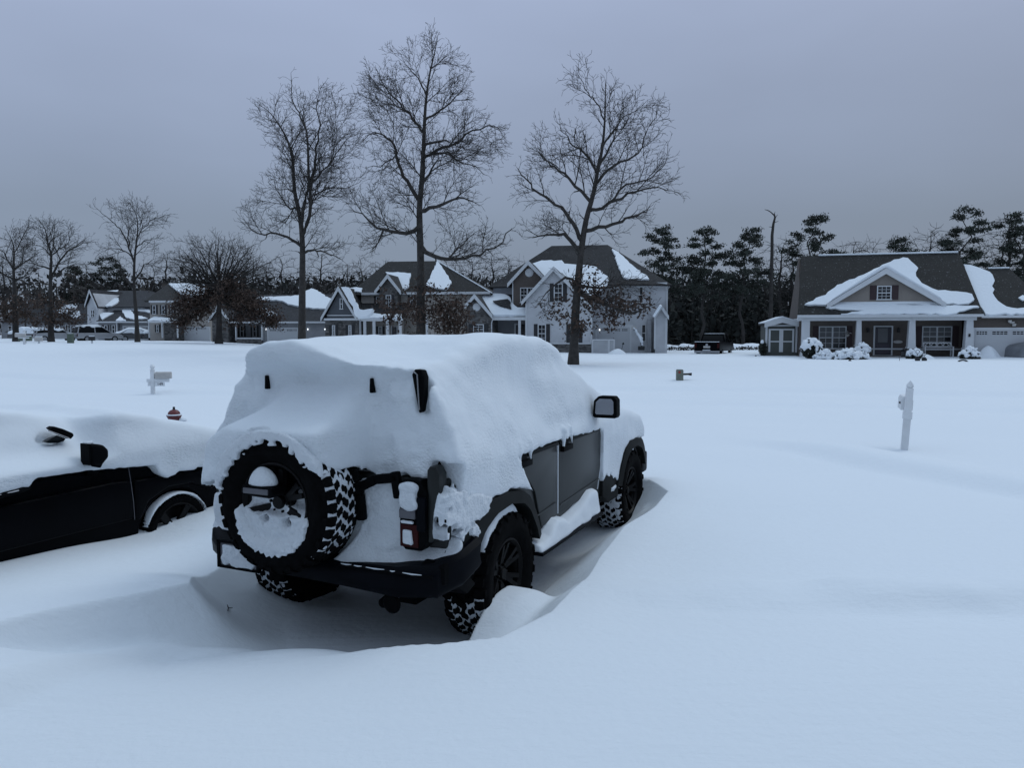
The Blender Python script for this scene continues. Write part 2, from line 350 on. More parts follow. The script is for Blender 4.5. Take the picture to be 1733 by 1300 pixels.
# ------------------------------------------------------------------ the snow field
TS = Site((-.887, 5.243, 0), 24.35)        # truck: x right, y forward, z up from the tarmac under the rear axle
PIT = [(1.30, 3.0), (1.31, 2.46), (1.27, 1.6), (1.33, .78), (1.42, .16), (1.44, -.46), (1.33, -.93), (1.08, -1.16), (.78, -1.27), (.45, -1.5), (.1, -2.0),
       (-.5, -2.3), (-1.0, -2.15), (-.88, -1.80), (-.72, -1.42), (-.64, -1.10), (-.90, -.84), (-1.03, -.45), (-1.0, 1.5), (-.95, 3.3), (.2, 3.7), (1.0, 3.45)]
def ground(X, Y):
    X = np.asarray(X, float); Y = np.asarray(Y, float); D = np.hypot(X, Y); az = np.arctan2(X, np.maximum(Y, 1e-3)); az = np.where(Y < 0, np.sign(X) * 1.57, az)
    z = .35 + sst(D, 26, 68) * (.12 + .22 * sst(-az, -.18, .05) + .72 * sst(-az, .12, .46)) + .5 * sst(D, 95, 190)
    amp = sst(D, 5, 14); z = z + vnoise(X * .6 + Y * .2, Y, 0, .9, 9) * .035 * sst(D, 1.2, 3)
    an_ = X * math.cos(rad(13)) - Y * math.sin(rad(13)); nn_ = X * math.sin(rad(13)) + Y * math.cos(rad(13))
    z = z + vnoise(an_ * .16, nn_, 0, .42, 7) * .05 * sst(D, 8, 16) * (1 - sst(D, 60, 90)) + vnoise(X, Y, 0, .11, 1) * .07 * amp + vnoise(X, Y, 0, .33, 2) * .022 * sst(D, 2.5, 8)
    a = rad(13); n = X * math.sin(a) + Y * math.cos(a)                      # street running across the view, snowed under
    w = vnoise(X, Y, 0, .2, 4) * .5
    z = z - .13 * sst(n + w, 16.2, 16.9) + .16 * sst(n + w, 24.0, 25.0) + .07 * sst(n - w, 20, 20.6) - .07 * sst(n - w, 21, 22.3)
    q = n + .35 * X                                                        # broad drift on the right
    p_ = .914 * X + .406 * Y + w * .25; z = z + (.13 * sst(p_, 7.45, 8.0) - .13 * sst(p_, 8.05, 9.2)) * sst(Y, 5.2, 7.0) * sst(-Y, -12.5, -10) * sst(X, 2.5, 4.0) + .06 * sst(X - .2 * Y, 1.6, 4.2) * sst(-D, -9, -5)
    z = z + .15 * np.exp(-((X + 2.08) / .34) ** 2 - ((Y - 6.05) / .5) ** 2) - .075 * np.exp(-((X + 2.95) / .55) ** 2 - ((Y - 6.3) / .5) ** 2) - .02 * np.exp(-((X + 3.6) / 1.2) ** 2 - ((Y - 5.6) / .8) ** 2)
    z = z + .05 * np.exp(-((X + 2.6) / .8) ** 2 - ((Y - 4.0) / .8) ** 2)
    near = (np.abs(X - .2) < 5) & (Y > 1) & (Y < 11)
    if near.any():
        P = np.stack([X[near] - TS.o[0], Y[near] - TS.o[1]], 1); r = P @ TS.X[:2]; f = P @ TS.Y[:2]
        d = -sdpoly(r + .03 * vnoise(r, f, 0, 1.7, 3), f + .03 * vnoise(r, f, 0, 1.7, 5), PIT)
        q_ = r + .42 - (f + 1.1) * .58; soft = sst(-f, .8, 1.5) * sst(-r, -.85, -.35) * sst(q_, .05, .5)
        t = np.clip(d / (.55 + .75 * soft), 0, 1)
        sharp = 1 - (1 - t) ** 1.6; sm = sst(d, -.12, 1.35)
        pit = np.maximum(d, -1) * 0 + (sharp * (1 - soft) + sm * soft)
        zz = z[near]; crest = .05 * np.exp(-(np.minimum(d, 0) / .35) ** 2) * sst(r, .6, 1.1)
        zz = zz + crest * (d < .0) + .05 * sst(r, .6, 1.1) * (d >= 0) + .09 * np.exp(-(np.minimum(d, 0) / .6) ** 2) * sst(-r, .25, .5) * sst(-f, .7, 1.1)
        fl = .055 + .09 * sst(np.abs(f - 1.45), 1.2, .3) * sst(r, .9, 1.25) + vnoise(r, f, 0, 2.2, 6) * .018
        zz = zz * (1 - pit) + fl * pit
        u_ = f + .08 - (r - 1.05) * .4; pile = (.31 + .03 * vnoise(r, f, 0, 4, 8)) * np.where(u_ > 0, np.exp(-np.abs(u_ / .36) ** 3), np.exp(-np.abs(u_ / .52) ** 2.2)) * (1 - .30 * np.exp(-((r - 1.235) / .09) ** 2))
        pile += .16 * np.exp(-((f - 2.98) / .3) ** 2 - ((r - 1.1) / .14) ** 2)
        zz = np.where(r > .955, np.maximum(zz, smax(zz, fl + pile, .10)), zz)
        zz = np.where((r > .62) & (r <= .955) & (f < -.3) & (f > -1.3), zz, zz)
        z[near] = zz
    return z
def gz(x, y): return float(ground(np.array([x], float), np.array([y], float))[0])

azs = np.concatenate([np.linspace(-math.pi, -.80, 60)[:-1], np.linspace(-.80, -.45, 90)[:-1], np.linspace(-.45, .32, 860)[:-1], np.linspace(.32, .80, 180)[:-1], np.linspace(.80, math.pi, 60)])
Ds = np.concatenate([[.05, .5], np.arange(1.0, 2.6, .06), np.arange(2.6, 9.2, .017), 9.2 * np.geomspace(1, 60 / 9.2, 230)[1:], 60 * np.geomspace(1, 60, 70)[1:]])
AZ, DD = np.meshgrid(azs, Ds); GX = DD * np.sin(AZ); GY = DD * np.cos(AZ); GZ = ground(GX.ravel(), GY.ravel()).reshape(GX.shape)
nr, nc = GX.shape; I = np.arange(nr * nc).reshape(nr, nc)
Q = np.stack([I[:-1, :-1], I[:-1, 1:], I[1:, 1:], I[1:, :-1]], -1).reshape(-1, 4)[:, ::-1]
g = np_mesh('ground', np.stack([GX.ravel(), GY.ravel(), GZ.ravel()], 1), Q, M_ground, smooth=True); g['kind'] = 'structure'

# ------------------------------------------------------------------ off-road truck in the driveway
def tyre_geo(R=.412, hw=.143, rb=.228, pitch_n=34):
    b = MB(); prof = [(rb, -.105), (rb + .02, -.125), (.30, -.146), (.345, -hw - .006), (.378, -hw + .004), (.392, -hw + .022), (.397, -.07), (.398, 0)]
    k = R / .412; prof = [(r * k if r > rb + .03 else r, x) for r, x in prof]
    prof = prof + [(r, -x) for r, x in prof[-2::-1]] + [(rb - .02, .10), (rb - .02, -.10)]
    b.lathe(prof + [prof[0]], 72, 'X', cap=False)
    for i in range(pitch_n):
        for row, xc in enumerate((-.106, -.053, 0, .053, .106)):
            s0 = 2 * math.pi * (i + (.5 if row % 2 else 0) + .1 * row) / pitch_n
            if row in (0, 4):
                e = 1 if row == 4 else -1; o = .005 if i % 2 else -.008
                poly = [(-.027, -.024), (-.004, -.028), (.006, -.020), (.028, -.024), (.030, .012), (.024, .038 + o), (-.024, .038 + o), (-.030, .010)]
                poly = [(s, x * e) for s, x in poly]
            else:
                poly = [(-.030, -.012), (-.012, -.024), (.012, -.020), (.016, -.004), (.034, .010), (.014, .024), (-.010, .021), (-.016, .004)]
                if row == 2: poly = [(s, -x) for s, x in poly]
            if (row == 0) or (row == 2): poly = poly[::-1]
            n = len(poly); V = []
            for lvl in (0, 1):
                for s, x in poly:
                    xx = xc + x; th = s0 + s / R; drop = max(0, abs(xx) - .112) * .55
                    rr = (R - drop if lvl else R - .020 - drop * 1.3); V.append((xx, math.sin(th) * rr, math.cos(th) * rr))
            b.add(V, [tuple(range(n, 2 * n))] + [(j, (j + 1) % n, (j + 1) % n + n, j + n) for j in range(n)])
    return b
def rim_geo():
    b = MB()
    b.lathe([(.236, .108), (.236, .120), (.226, .124), (.212, .104), (.200, .07), (.198, -.10), (.225, -.11)], 48, 'X', cap=False)
    b.lathe([(0.0, .002), (.205, .002), (.205, -.02), (0, -.02)], 40, 'X')
    b.lathe([(0, .094), (.035, .094), (.040, .086), (.040, .070), (.078, .066), (.086, .05), (.086, 0)], 30, 'X')
    for k in range(6):
        a = 2 * math.pi * k / 6 + .26
        for dth in (-.17, .17):
            p0 = (.058, math.sin(a + dth * .6) * .07, math.cos(a + dth * .6) * .07); p1 = (.098, math.sin(a + dth) * .208, math.cos(a + dth) * .208)
            b.bar(p0, p1, .030, .034, up=(1, 0, 0))
        b.bar((.052, math.sin(a) * .07, math.cos(a) * .07), (.086, math.sin(a) * .15, math.cos(a) * .15), .042, .022, up=(1, 0, 0))
        l = a + .52; b.lathe([(.010, .066), (.010, .084), (.006, .088), (0, .088)], 6, 'X', (0, math.sin(l) * .058, math.cos(l) * .058))
    return b
def tread_snow(name, parent, arc, dens, seed, R=.412):
    "snow packed between the tread blocks over an arc (centre deg from up, clockwise seen from +x; half-width)"
    th = np.linspace(0, 2 * math.pi, 300, endpoint=False); x = np.linspace(-.135, .135, 40); T, Xx = np.meshgrid(th, x, indexing='ij')
    dlt = np.abs((T - rad(arc[0]) + math.pi) % (2 * math.pi) - math.pi)
    w = 1 - sst(dlt, rad(arc[1]) * .55, rad(arc[1])); n = vnoise(np.sin(T) * R, np.cos(T) * R, Xx, 26, seed); n2 = vnoise(np.sin(T) * R, np.cos(T) * R, Xx, 7, seed + 3)
    rr = R - .0048 + .0055 * n + .010 * n2 * dens[1] + dens[0] * .006 - (1 - w) * .022 - np.maximum(0, np.abs(Xx) - .105) * .6
    I = np.arange(300 * 40).reshape(300, 40); J = np.roll(I, -1, 0); q = np.stack([I[:, :-1], J[:, :-1], J[:, 1:], I[:, 1:]], -1).reshape(-1, 4)
    return np_mesh(name, np.stack([Xx.ravel(), (np.sin(T) * rr).ravel(), (np.cos(T) * rr).ravel()], 1), q, M_rime, parent, True)

truck = thing('parked_truck', 'snow-covered off-road truck with a spare wheel on its tailgate, parked in the foreground driveway', 'truck', TS.o, 24.35)
T = truck
# body tub with wheel arches, extruded across
def arc(cx, cz, R, a0, a1, n=14): return [(cx + R * math.cos(rad(a0 + (a1 - a0) * i / n)), cz + R * math.sin(rad(a0 + (a1 - a0) * i / n))) for i in range(n + 1)]
tub = [(-.72, .60), (-.75, .80), (-.76, 1.05), (-.73, 1.16), (2.2, 1.16), (2.3, 1.19), (3.36, 1.13), (3.46, 1.05), (3.48, .62), (3.44, .56)]
tub += arc(2.949, .43, .455, 16, 164) + [(2.49, .55), (.475, .55)] + arc(0, .43, .455, 16, 164) + [(-.46, .58)]
MB().prism(tub, -.79, .915, 'yz').build('body', M_paint, T, bevel=.03, seg=3)
cab = MB(); b0 = [(-.77, -.72, 1.16), (.89, -.72, 1.16), (.89, 2.22, 1.16), (-.77, 2.22, 1.16)]; b1 = [(-.58, -.68, 1.755), (.72, -.68, 1.755), (.72, 1.55, 1.755), (-.58, 1.55, 1.755)]
cab.add(b0 + b1, [(0, 3, 2, 1), (4, 5, 6, 7), (0, 1, 5, 4), (1, 2, 6, 5), (2, 3, 7, 6), (3, 0, 4, 7)]); cab.build('hardtop', M_black, T, bevel=.05, seg=3)
fr = MB(); fr.box((-.5, -.6, .36), (-.38, 3.3, .50)); fr.box((.50, -.6, .36), (.62, 3.3, .50)); fr.box((-.62, -.64, .46), (.76, 3.3, .57))
fr.tube([(-.75, 0, .42), (.85, 0, .42)], .05, 10); fr.lathe([(0, -.14), (.09, -.12), (.13, 0), (.09, .12), (0, .14)], 14, 'Y', (.05, 0, .40)); fr.tube([(-.75, 2.949, .42), (.85, 2.949, .42)], .05, 10)
fr.tube([(-.36, -.52, .47), (.30, -.52, .47)], [.085, .085], 14); fr.tube([(.30, -.52, .47), (.5, -.6, .44), (.52, -.8, .42)], .03, 10); fr.box((-.77, -.66, .50), (.90, 3.35, .56)); fr.build('underbody', M_black, T)
# doors, 14 mm proud, meeting in a snow-packed seam
rd = [(.14, 1.155), (.90, 1.155), (.925, 1.10), (.93, .60), (.62, .575), (.56, .70), (.49, .86), (.37, .97), (.22, 1.02), (.15, 1.09)]
fd = [(.945, 1.155), (1.97, 1.155), (2.0, 1.09), (1.98, .80), (1.90, .62), (.95, .60)]
for nm, P, hx in (('rear', rd, .27), ('front', fd, 1.09)):
    d = MB().prism(P, .90, .932, 'yz').build('door', M_paint, T, bevel=.012, seg=2)
    h = MB(); h.box((.93, hx - .105, 1.075), (.962, hx + .105, 1.118)); h.box((.935, hx - .085, 1.10), (.947, hx + .04, 1.16)); h.build('handle', M_black, d, bevel=.008)
    MB().prism([(P[-1][0] + (.12 if nm == 'rear' else .03), .665), (P[3][0] - .05, .70), (P[3][0] - .05, .71), (P[-1][0] + (.12 if nm == 'rear' else .03), .675)], .931, .937, 'yz').build('crease', M_paint, d)
s_ = MB(); s_.prism([(.931, 1.15), (.940, 1.15), (.942, .61), (.934, .61)], .912, .934, 'yz'); s_.build('seam_snow', M_snow, T); s_ = MB(); s_.prism([(2.0, 1.09), (2.008, 1.09), (1.99, .80), (1.91, .62), (1.902, .62), (1.982, .80)], .912, .934, 'yz'); s_.build('seam_snow', M_snow, T)
bl = MB(); bl.box((.905, .34, 1.135), (.945, .915, 1.165)); bl.box((.905, .955, 1.135), (.945, 1.96, 1.165)); bl.build('belt_moulding', M_trim, T, bevel=.006)
# flares
def flare(name, cf, outer, lip, r0, r1, m):
    b = MB(); n = len(outer)
    V = []
    for (o, i) in zip(outer, lip):
        V += [(r0, *o), (r1 - .02, o[0], o[1] - .004), (r1, *i), (r0 - .1, *i)]
    F = [(4 * i + k, 4 * i + k + 1, 4 * i + 5 + k, 4 * i + 4 + k) for i in range(n - 1) for k in range(3)] + [(0, 3, 2, 1), (4 * n - 4, 4 * n - 3, 4 * n - 2, 4 * n - 1)]
    return b.add(V, F).build(name, m, T, smooth=50)
def rs(P, n):
    P = [Vector(p) for p in P]; s = [0]
    for a, b_ in zip(P, P[1:]): s.append(s[-1] + (b_ - a).length)
    out = []
    for k in range(n):
        t = s[-1] * k / (n - 1); i = max(j for j in range(len(P) - 1) if s[j] <= t + 1e-9); u = (t - s[i]) / max(1e-9, s[i + 1] - s[i]); out.append(tuple(P[i].lerp(P[i + 1], min(u, 1))))
    return out
flare('fender_flare', 0, rs([(-.80, .70), (-.72, .80), (-.54, .90), (-.33, .955), (-.05, .965), (.20, .935), (.33, .87), (.46, .71), (.53, .56)], 26),
      rs([(-.56, .58), (-.50, .70), (-.40, .80), (-.24, .865), (-.02, .885), (.18, .85), (.29, .78), (.40, .64), (.45, .54)], 26), .905, .985, M_trim)
flare('fender_flare', 3, rs([(2.42, .56), (2.50, .66), (2.60, .78), (2.70, .87), (2.85, .93), (3.1, .935), (3.30, .90), (3.40, .80), (3.46, .66)], 26),
      rs([(2.50, .54), (2.56, .64), (2.64, .74), (2.74, .81), (2.88, .855), (3.06, .855), (3.22, .81), (3.31, .73), (3.36, .62)], 26), .905, .985, M_trim)
for cf in (0, 2.949):
    w = MB(); P = arc(cf, .43, .47, 5, 175, 18); V = [(-.79, *p) for p in P] + [(.90, *p) for p in P]; n = len(P)
    w.add(V, [(i, i + 1, n + i + 1, n + i) for i in range(n - 1)]); w.build('wheel_well', M_black, T)
MB().prism([(-.80, .72), (-.60, .60), (-.48, .50), (-.60, .47), (-.74, .56), (-.86, .60), (-.86, .70)], .80, .965, 'yz').build('bumper_corner', M_black, T, bevel=.02)
MB().prism([(2.02, .53), (2.02, .72), (2.45, .66), (2.53, .56), (2.50, .44), (2.2, .44)], .84, .945, 'yz').build('mud_guard', M_trim, T, bevel=.015)
# rear bumper, a swept section
out = [(-.86, -.42), (-.85, -.62), (-.78, -.80), (-.60, -.90), (-.30, -.92), (.30, -.92), (.70, -.92), (.93, -.87), (1.02, -.74), (1.03, -.55)]
tz = [.76, .76, .75, .685, .665, .665, .68, .71, .765, .80]; bz = [.60, .58, .55, .54, .54, .525, .51, .525, .57, .62]
b = MB(); V = []
for i, (r, f) in enumerate(out):
    c = Vector((.08, -.2)); d = (c - Vector((r, f))).normalized() * .16
    V += [(r, f, bz[i] + .03), (r * .995 + .0004, f - .012, (bz[i] + tz[i]) / 2), (r, f, tz[i] - .03), (r + d.x * .2, f + d.y * .2, tz[i]), (r + d.x, f + d.y, tz[i]), (r + d.x, f + d.y, bz[i]), (r + d.x * .15, f + d.y * .15, bz[i])]
n = 7; F = [(n * i + k, n * i + (k + 1) % n, n * i + n + (k + 1) % n, n * i + n + k) for i in range(len(out) - 1) for k in range(n)] + [tuple(range(n - 1, -1, -1)), tuple(range(n * (len(out) - 1), n * len(out)))]
bump = b.add(V, F).build('rear_bumper', M_navy, T, smooth=40)
s_ = MB(); s_.box((.32, -.936, .652), (.92, -.915, .664)); s_.build('step_pad', M_black, bump); s_ = MB()
for x0, x1 in ((.33, .40), (.42, .47), (.50, .62), (.66, .69), (.74, .86)): s_.tube([(x0, -.934, .667), ((x0 + x1) / 2, -.936, .666), (x1, -.932, .668)], [.002, .004, .002], 6)
s_.build('seam_snow', M_rime, bump)
MB().lathe([(.045, -.012), (.06, 0), (.045, .012), (.03, 0), (.045, -.012)], 20, 'Y', (.62, -.86, .455)).build('tow_ring', M_black, T)
plate = MB().box((-.56, -.955, .555), (-.27, -.945, .70)); plate = plate.build('licence_plate', M_greylens, T, bevel=.004, label='licence plate mostly hidden by snow')
pf = MB()
for x0, x1, z0, z1 in ((-.58, -.25, .695, .712), (-.58, -.25, .54, .556), (-.58, -.56, .54, .71), (-.27, -.25, .54, .71)): pf.box((x0, -.962, z0), (x1, -.940, z1))
pf.build('plate_frame', M_black, plate)
pv_, pq = surfnets(lambda X, Y, Z: np.maximum(rbox(X, Y, Z, (-.41, -.955, .625), (.135, .014, .065), .01) + vnoise(X, Y, Z, 34, 5) * .012 + .001, -.35 - 1e9 * 0 + 0 * X - .001), (-.6, -1.0, .53), (-.22, -.92, .73), .006)
np_mesh('plate_snow', pv_, pq, M_rime, plate, True)
# right rear corner: body trim fins, lamp
MB().prism([(.835, 1.22), (.85, 1.245), (.89, 1.245), (.915, 1.20), (.915, 1.05), (.895, .90), (.86, .815), (.80, .82), (.80, .86), (.835, 1.0)], -.83, -.74, 'xz').build('corner_trim', M_paint, T, bevel=.02)
MB().prism([(-.795, .83), (-.765, .83), (-.70, 1.10), (-.70, 1.13), (-.725, 1.10), (-.79, .93)], .91, .95, 'yz').build('trim_strip', M_trim, T, bevel=.008)
lamp = MB().prism([(.665, .80), (.70, .765), (.80, .765), (.845, .82), (.845, 1.10), (.80, 1.165), (.69, 1.165), (.665, 1.13)], -.845, -.74, 'xz').build('tail_lamp', M_black, T, bevel=.015, label='right tail lamp half packed with snow')
MB().box((.672, -.853, .785), (.79, -.835, .915)).build('lens', M_red, lamp, bevel=.012)
MB().box((.670, -.858, .945), (.775, -.835, 1.00)).build('lens', M_greylens, lamp, bevel=.008)
MB().box((.782, -.862, .88), (.842, -.83, 1.075)).build('lamp_hood', M_navy, lamp, bevel=.015)
# tailgate bits that poke through the snow
c_ = MB(); zz = -.83
for a, b_ in (((.345, 1.19), (.375, 1.12)), ((.375, 1.12), (.39, 1.05)), ((.39, 1.05), (.405, .90)), ((.39, 1.09), (.50, 1.145)), ((.50, 1.145), (.66, 1.17)), ((.63, 1.20), (.655, 1.05))):
    c_.bar((a[0], zz, a[1]), (b_[0], zz, b_[1]), .055, .04, up=(0, 1, 0))
c_.build('spare_carrier', M_black, T, bevel=.012)
for r in (-.345, .43):
    MB().prism([(r - .010, 1.63), (r + .012, 1.63), (r + .010, 1.715), (r - .007, 1.715)], -.768, -.70, 'xz').build('glass_hinge', M_black, T, bevel=.006)
pil = MB().prism([(.725, 1.745), (.745, 1.775), (.79, 1.77), (.805, 1.73), (.80, 1.62), (.785, 1.54), (.77, 1.53), (.755, 1.60)], -.80, -.745, 'xz').build('window_pillar', M_black, T, bevel=.012)
MB().tube([(.742, -.806, 1.762), (.765, -.806, 1.745), (.777, -.806, 1.55)], .004, 6).build('chrome_strip', M_steel, pil)
# running board
MB().prism([(.40, .455), (1.78, .455), (1.78, .43), (.40, .43)], .80, 1.03, 'yz').build('running_board', M_navy, T, bevel=.01)
# mirrors
def mirror(parent, c, s):
    P = [(-.115, -.08), (-.105, .05), (-.06, .09), (.085, .09), (.112, .06), (.115, -.075), (.10, -.095), (-.10, -.095)]
    h = MB().prism([(c[0] + x * .92, c[2] + z) for x, z in P], c[1] - .05, c[1] + .06, 'xz').build('mirror', M_black, T, bevel=.02, seg=3)
    MB().prism([(c[0] + x * .70, c[2] + z * .72 + .004) for x, z in P], c[1] - .056, c[1] - .045, 'xz').build('mirror_glass', M_mirror, h)
    MB().bar((c[0] - s * .06, c[1] + .02, c[2] - .06), (c[0] - s * .22, c[1] + .10, c[2] - .10), .07, .045).build('mirror_arm', M_black, h, bevel=.01)
mirror(T, (1.045, 1.78, 1.36), 1); mirror(T, (-.92, 1.78, 1.36), -1)
# front end
f_ = MB(); f_.box((-.70, 3.47, .80), (.82, 3.52, 1.04)); f_.build('grille', M_black, T, bevel=.01)
for x in (-.55, .67): MB().lathe([(0, 3.54), (.085, 3.535), (.095, 3.50)], 20, 'Y', (x, 0, .93)).build('headlight', M_greylens, T)
MB().box((-.80, 3.45, .50), (.93, 3.66, .72)).build('front_bumper', M_navy, T, bevel=.03)
# wheels
ty = tyre_geo(); rg = rim_geo()
def wheel(loc, rotz, arc=None, dens=(0, .3), seed=1, spin=0):
    w = ty.build('wheel', M_rubber, T, smooth=40) if not hasattr(wheel, 'me') else link('wheel', wheel.me, None, T)
    if not hasattr(wheel, 'me'):
        wheel.me = w.data; wheel.rim = rg.build('rim', M_rim, w, smooth=35).data
    else: link('rim', wheel.rim, None, w)
    if arc: tread_snow('tread_snow', w, arc, dens, seed)
    w.location = loc; w.rotation_euler = (0, 0, rotz); w.children[0].rotation_euler = (spin, 0, 0); return w
wheel((.825, 0, .412), 0, (215, 62), (-.15, .75), 3, .3); wheel((.825, 2.949, .412), 0, (230, 70), (.1, .9), 9, .8)
wheel((-.69, 0, .412), math.pi, (100, 50), (-.2, .9), 5); wheel((-.69, 2.949, .412), math.pi)
SPC = (-.03, -.945, 1.005); spare = wheel(SPC, -math.pi / 2, (74, 84), (-.15, .40), 7, .2); spare['label'] = 'spare wheel with snow packed in its rim and tread'
# snow packed in the spare's rim: local y is the truck's right, z up
ph = np.linspace(0, 2 * math.pi, 160, endpoint=False); tt = np.linspace(0, 1, 70); PH, TT = np.meshgrid(ph, tt, indexing='ij')
up = np.cos(PH); rm = .222 + .085 * sst(-up, -.25, .9) + .02 * sst(-np.sin(PH), .3, 1) * (up < .3) + .010 * vnoise(np.sin(PH), np.cos(PH), 0, 6, 2) + .016 * vnoise(np.sin(PH), np.cos(PH), 0, 15, 3) * sst(-up, -.1, .4) + .008 * vnoise(np.sin(PH), np.cos(PH), 0, 34, 4) * sst(-up, -.1, .4)
ro = TT * rm; ly, lz = np.sin(PH) * ro, np.cos(PH) * ro
dep = .119 - .042 * sst(lz + .06 * ly + .02 * vnoise(ly, lz, 0, 12, 4), -.080, -.045) * (1 - sst(ro, .17, .20) * sst(-lz, .0, .06)) - .05 * sst(lz + .42 * ly + .02 * vnoise(ly, lz, 0, 12, 6), .0, .05) - .05 * sst(lz + .25 * ly + .02 * vnoise(ly, lz, 0, 14, 8), .07, .12) - .10 * np.exp(-((ly - .075) / .024) ** 2 - ((lz + .105) / .022) ** 2) - .10 * np.exp(-((ly + .075) / .018) ** 2 - ((lz + .09) / .016) ** 2)
dep = dep + (.036 * sst(ro, .20, .255)) * sst(-up, -.35, .1) + .006 * vnoise(ly, lz, 0, 22, 5) + .006 * vnoise(ly, lz, 0, 60, 6) * sst(-lz, 0, .05)
dep = np.where(TT > .985, dep - .03, dep); I = np.arange(160 * 70).reshape(160, 70); J = np.roll(I, -1, 0)
q = np.stack([I[:, :-1], I[:, 1:], J[:, 1:], J[:, :-1]], -1).reshape(-1, 4)
np_mesh('rim_snow', np.stack([dep.ravel(), ly.ravel(), lz.ravel()], 1), q, M_rime, spare, True)
hub = MB().prism([(-.20, 1.075), (-.18, 1.055), (.01, 1.05), (.035, 1.07), (.025, 1.11), (-.185, 1.12)], -1.15, -1.02, 'xz').build('brake_light', M_black, T, bevel=.015)
MB().box((-.175, -1.156, 1.070), (.005, -1.142, 1.102)).build('lens', M_greylens, hub, bevel=.006)
v, q = surfnets(lambda X, Y, Z: smax(np.sqrt(((X + .080) / .098) ** 2 + ((Y + 1.09) / .066) ** 2 + ((Z - 1.105) / .108) ** 2) * .1 - .1, 1.108 - Z, .01) + vnoise(X, Y, Z, 12, 8) * .009, (-.24, -1.2, 1.08), (.1, -.98, 1.28), .008)
np_mesh('light_snow', v, q, M_rime, hub, True)

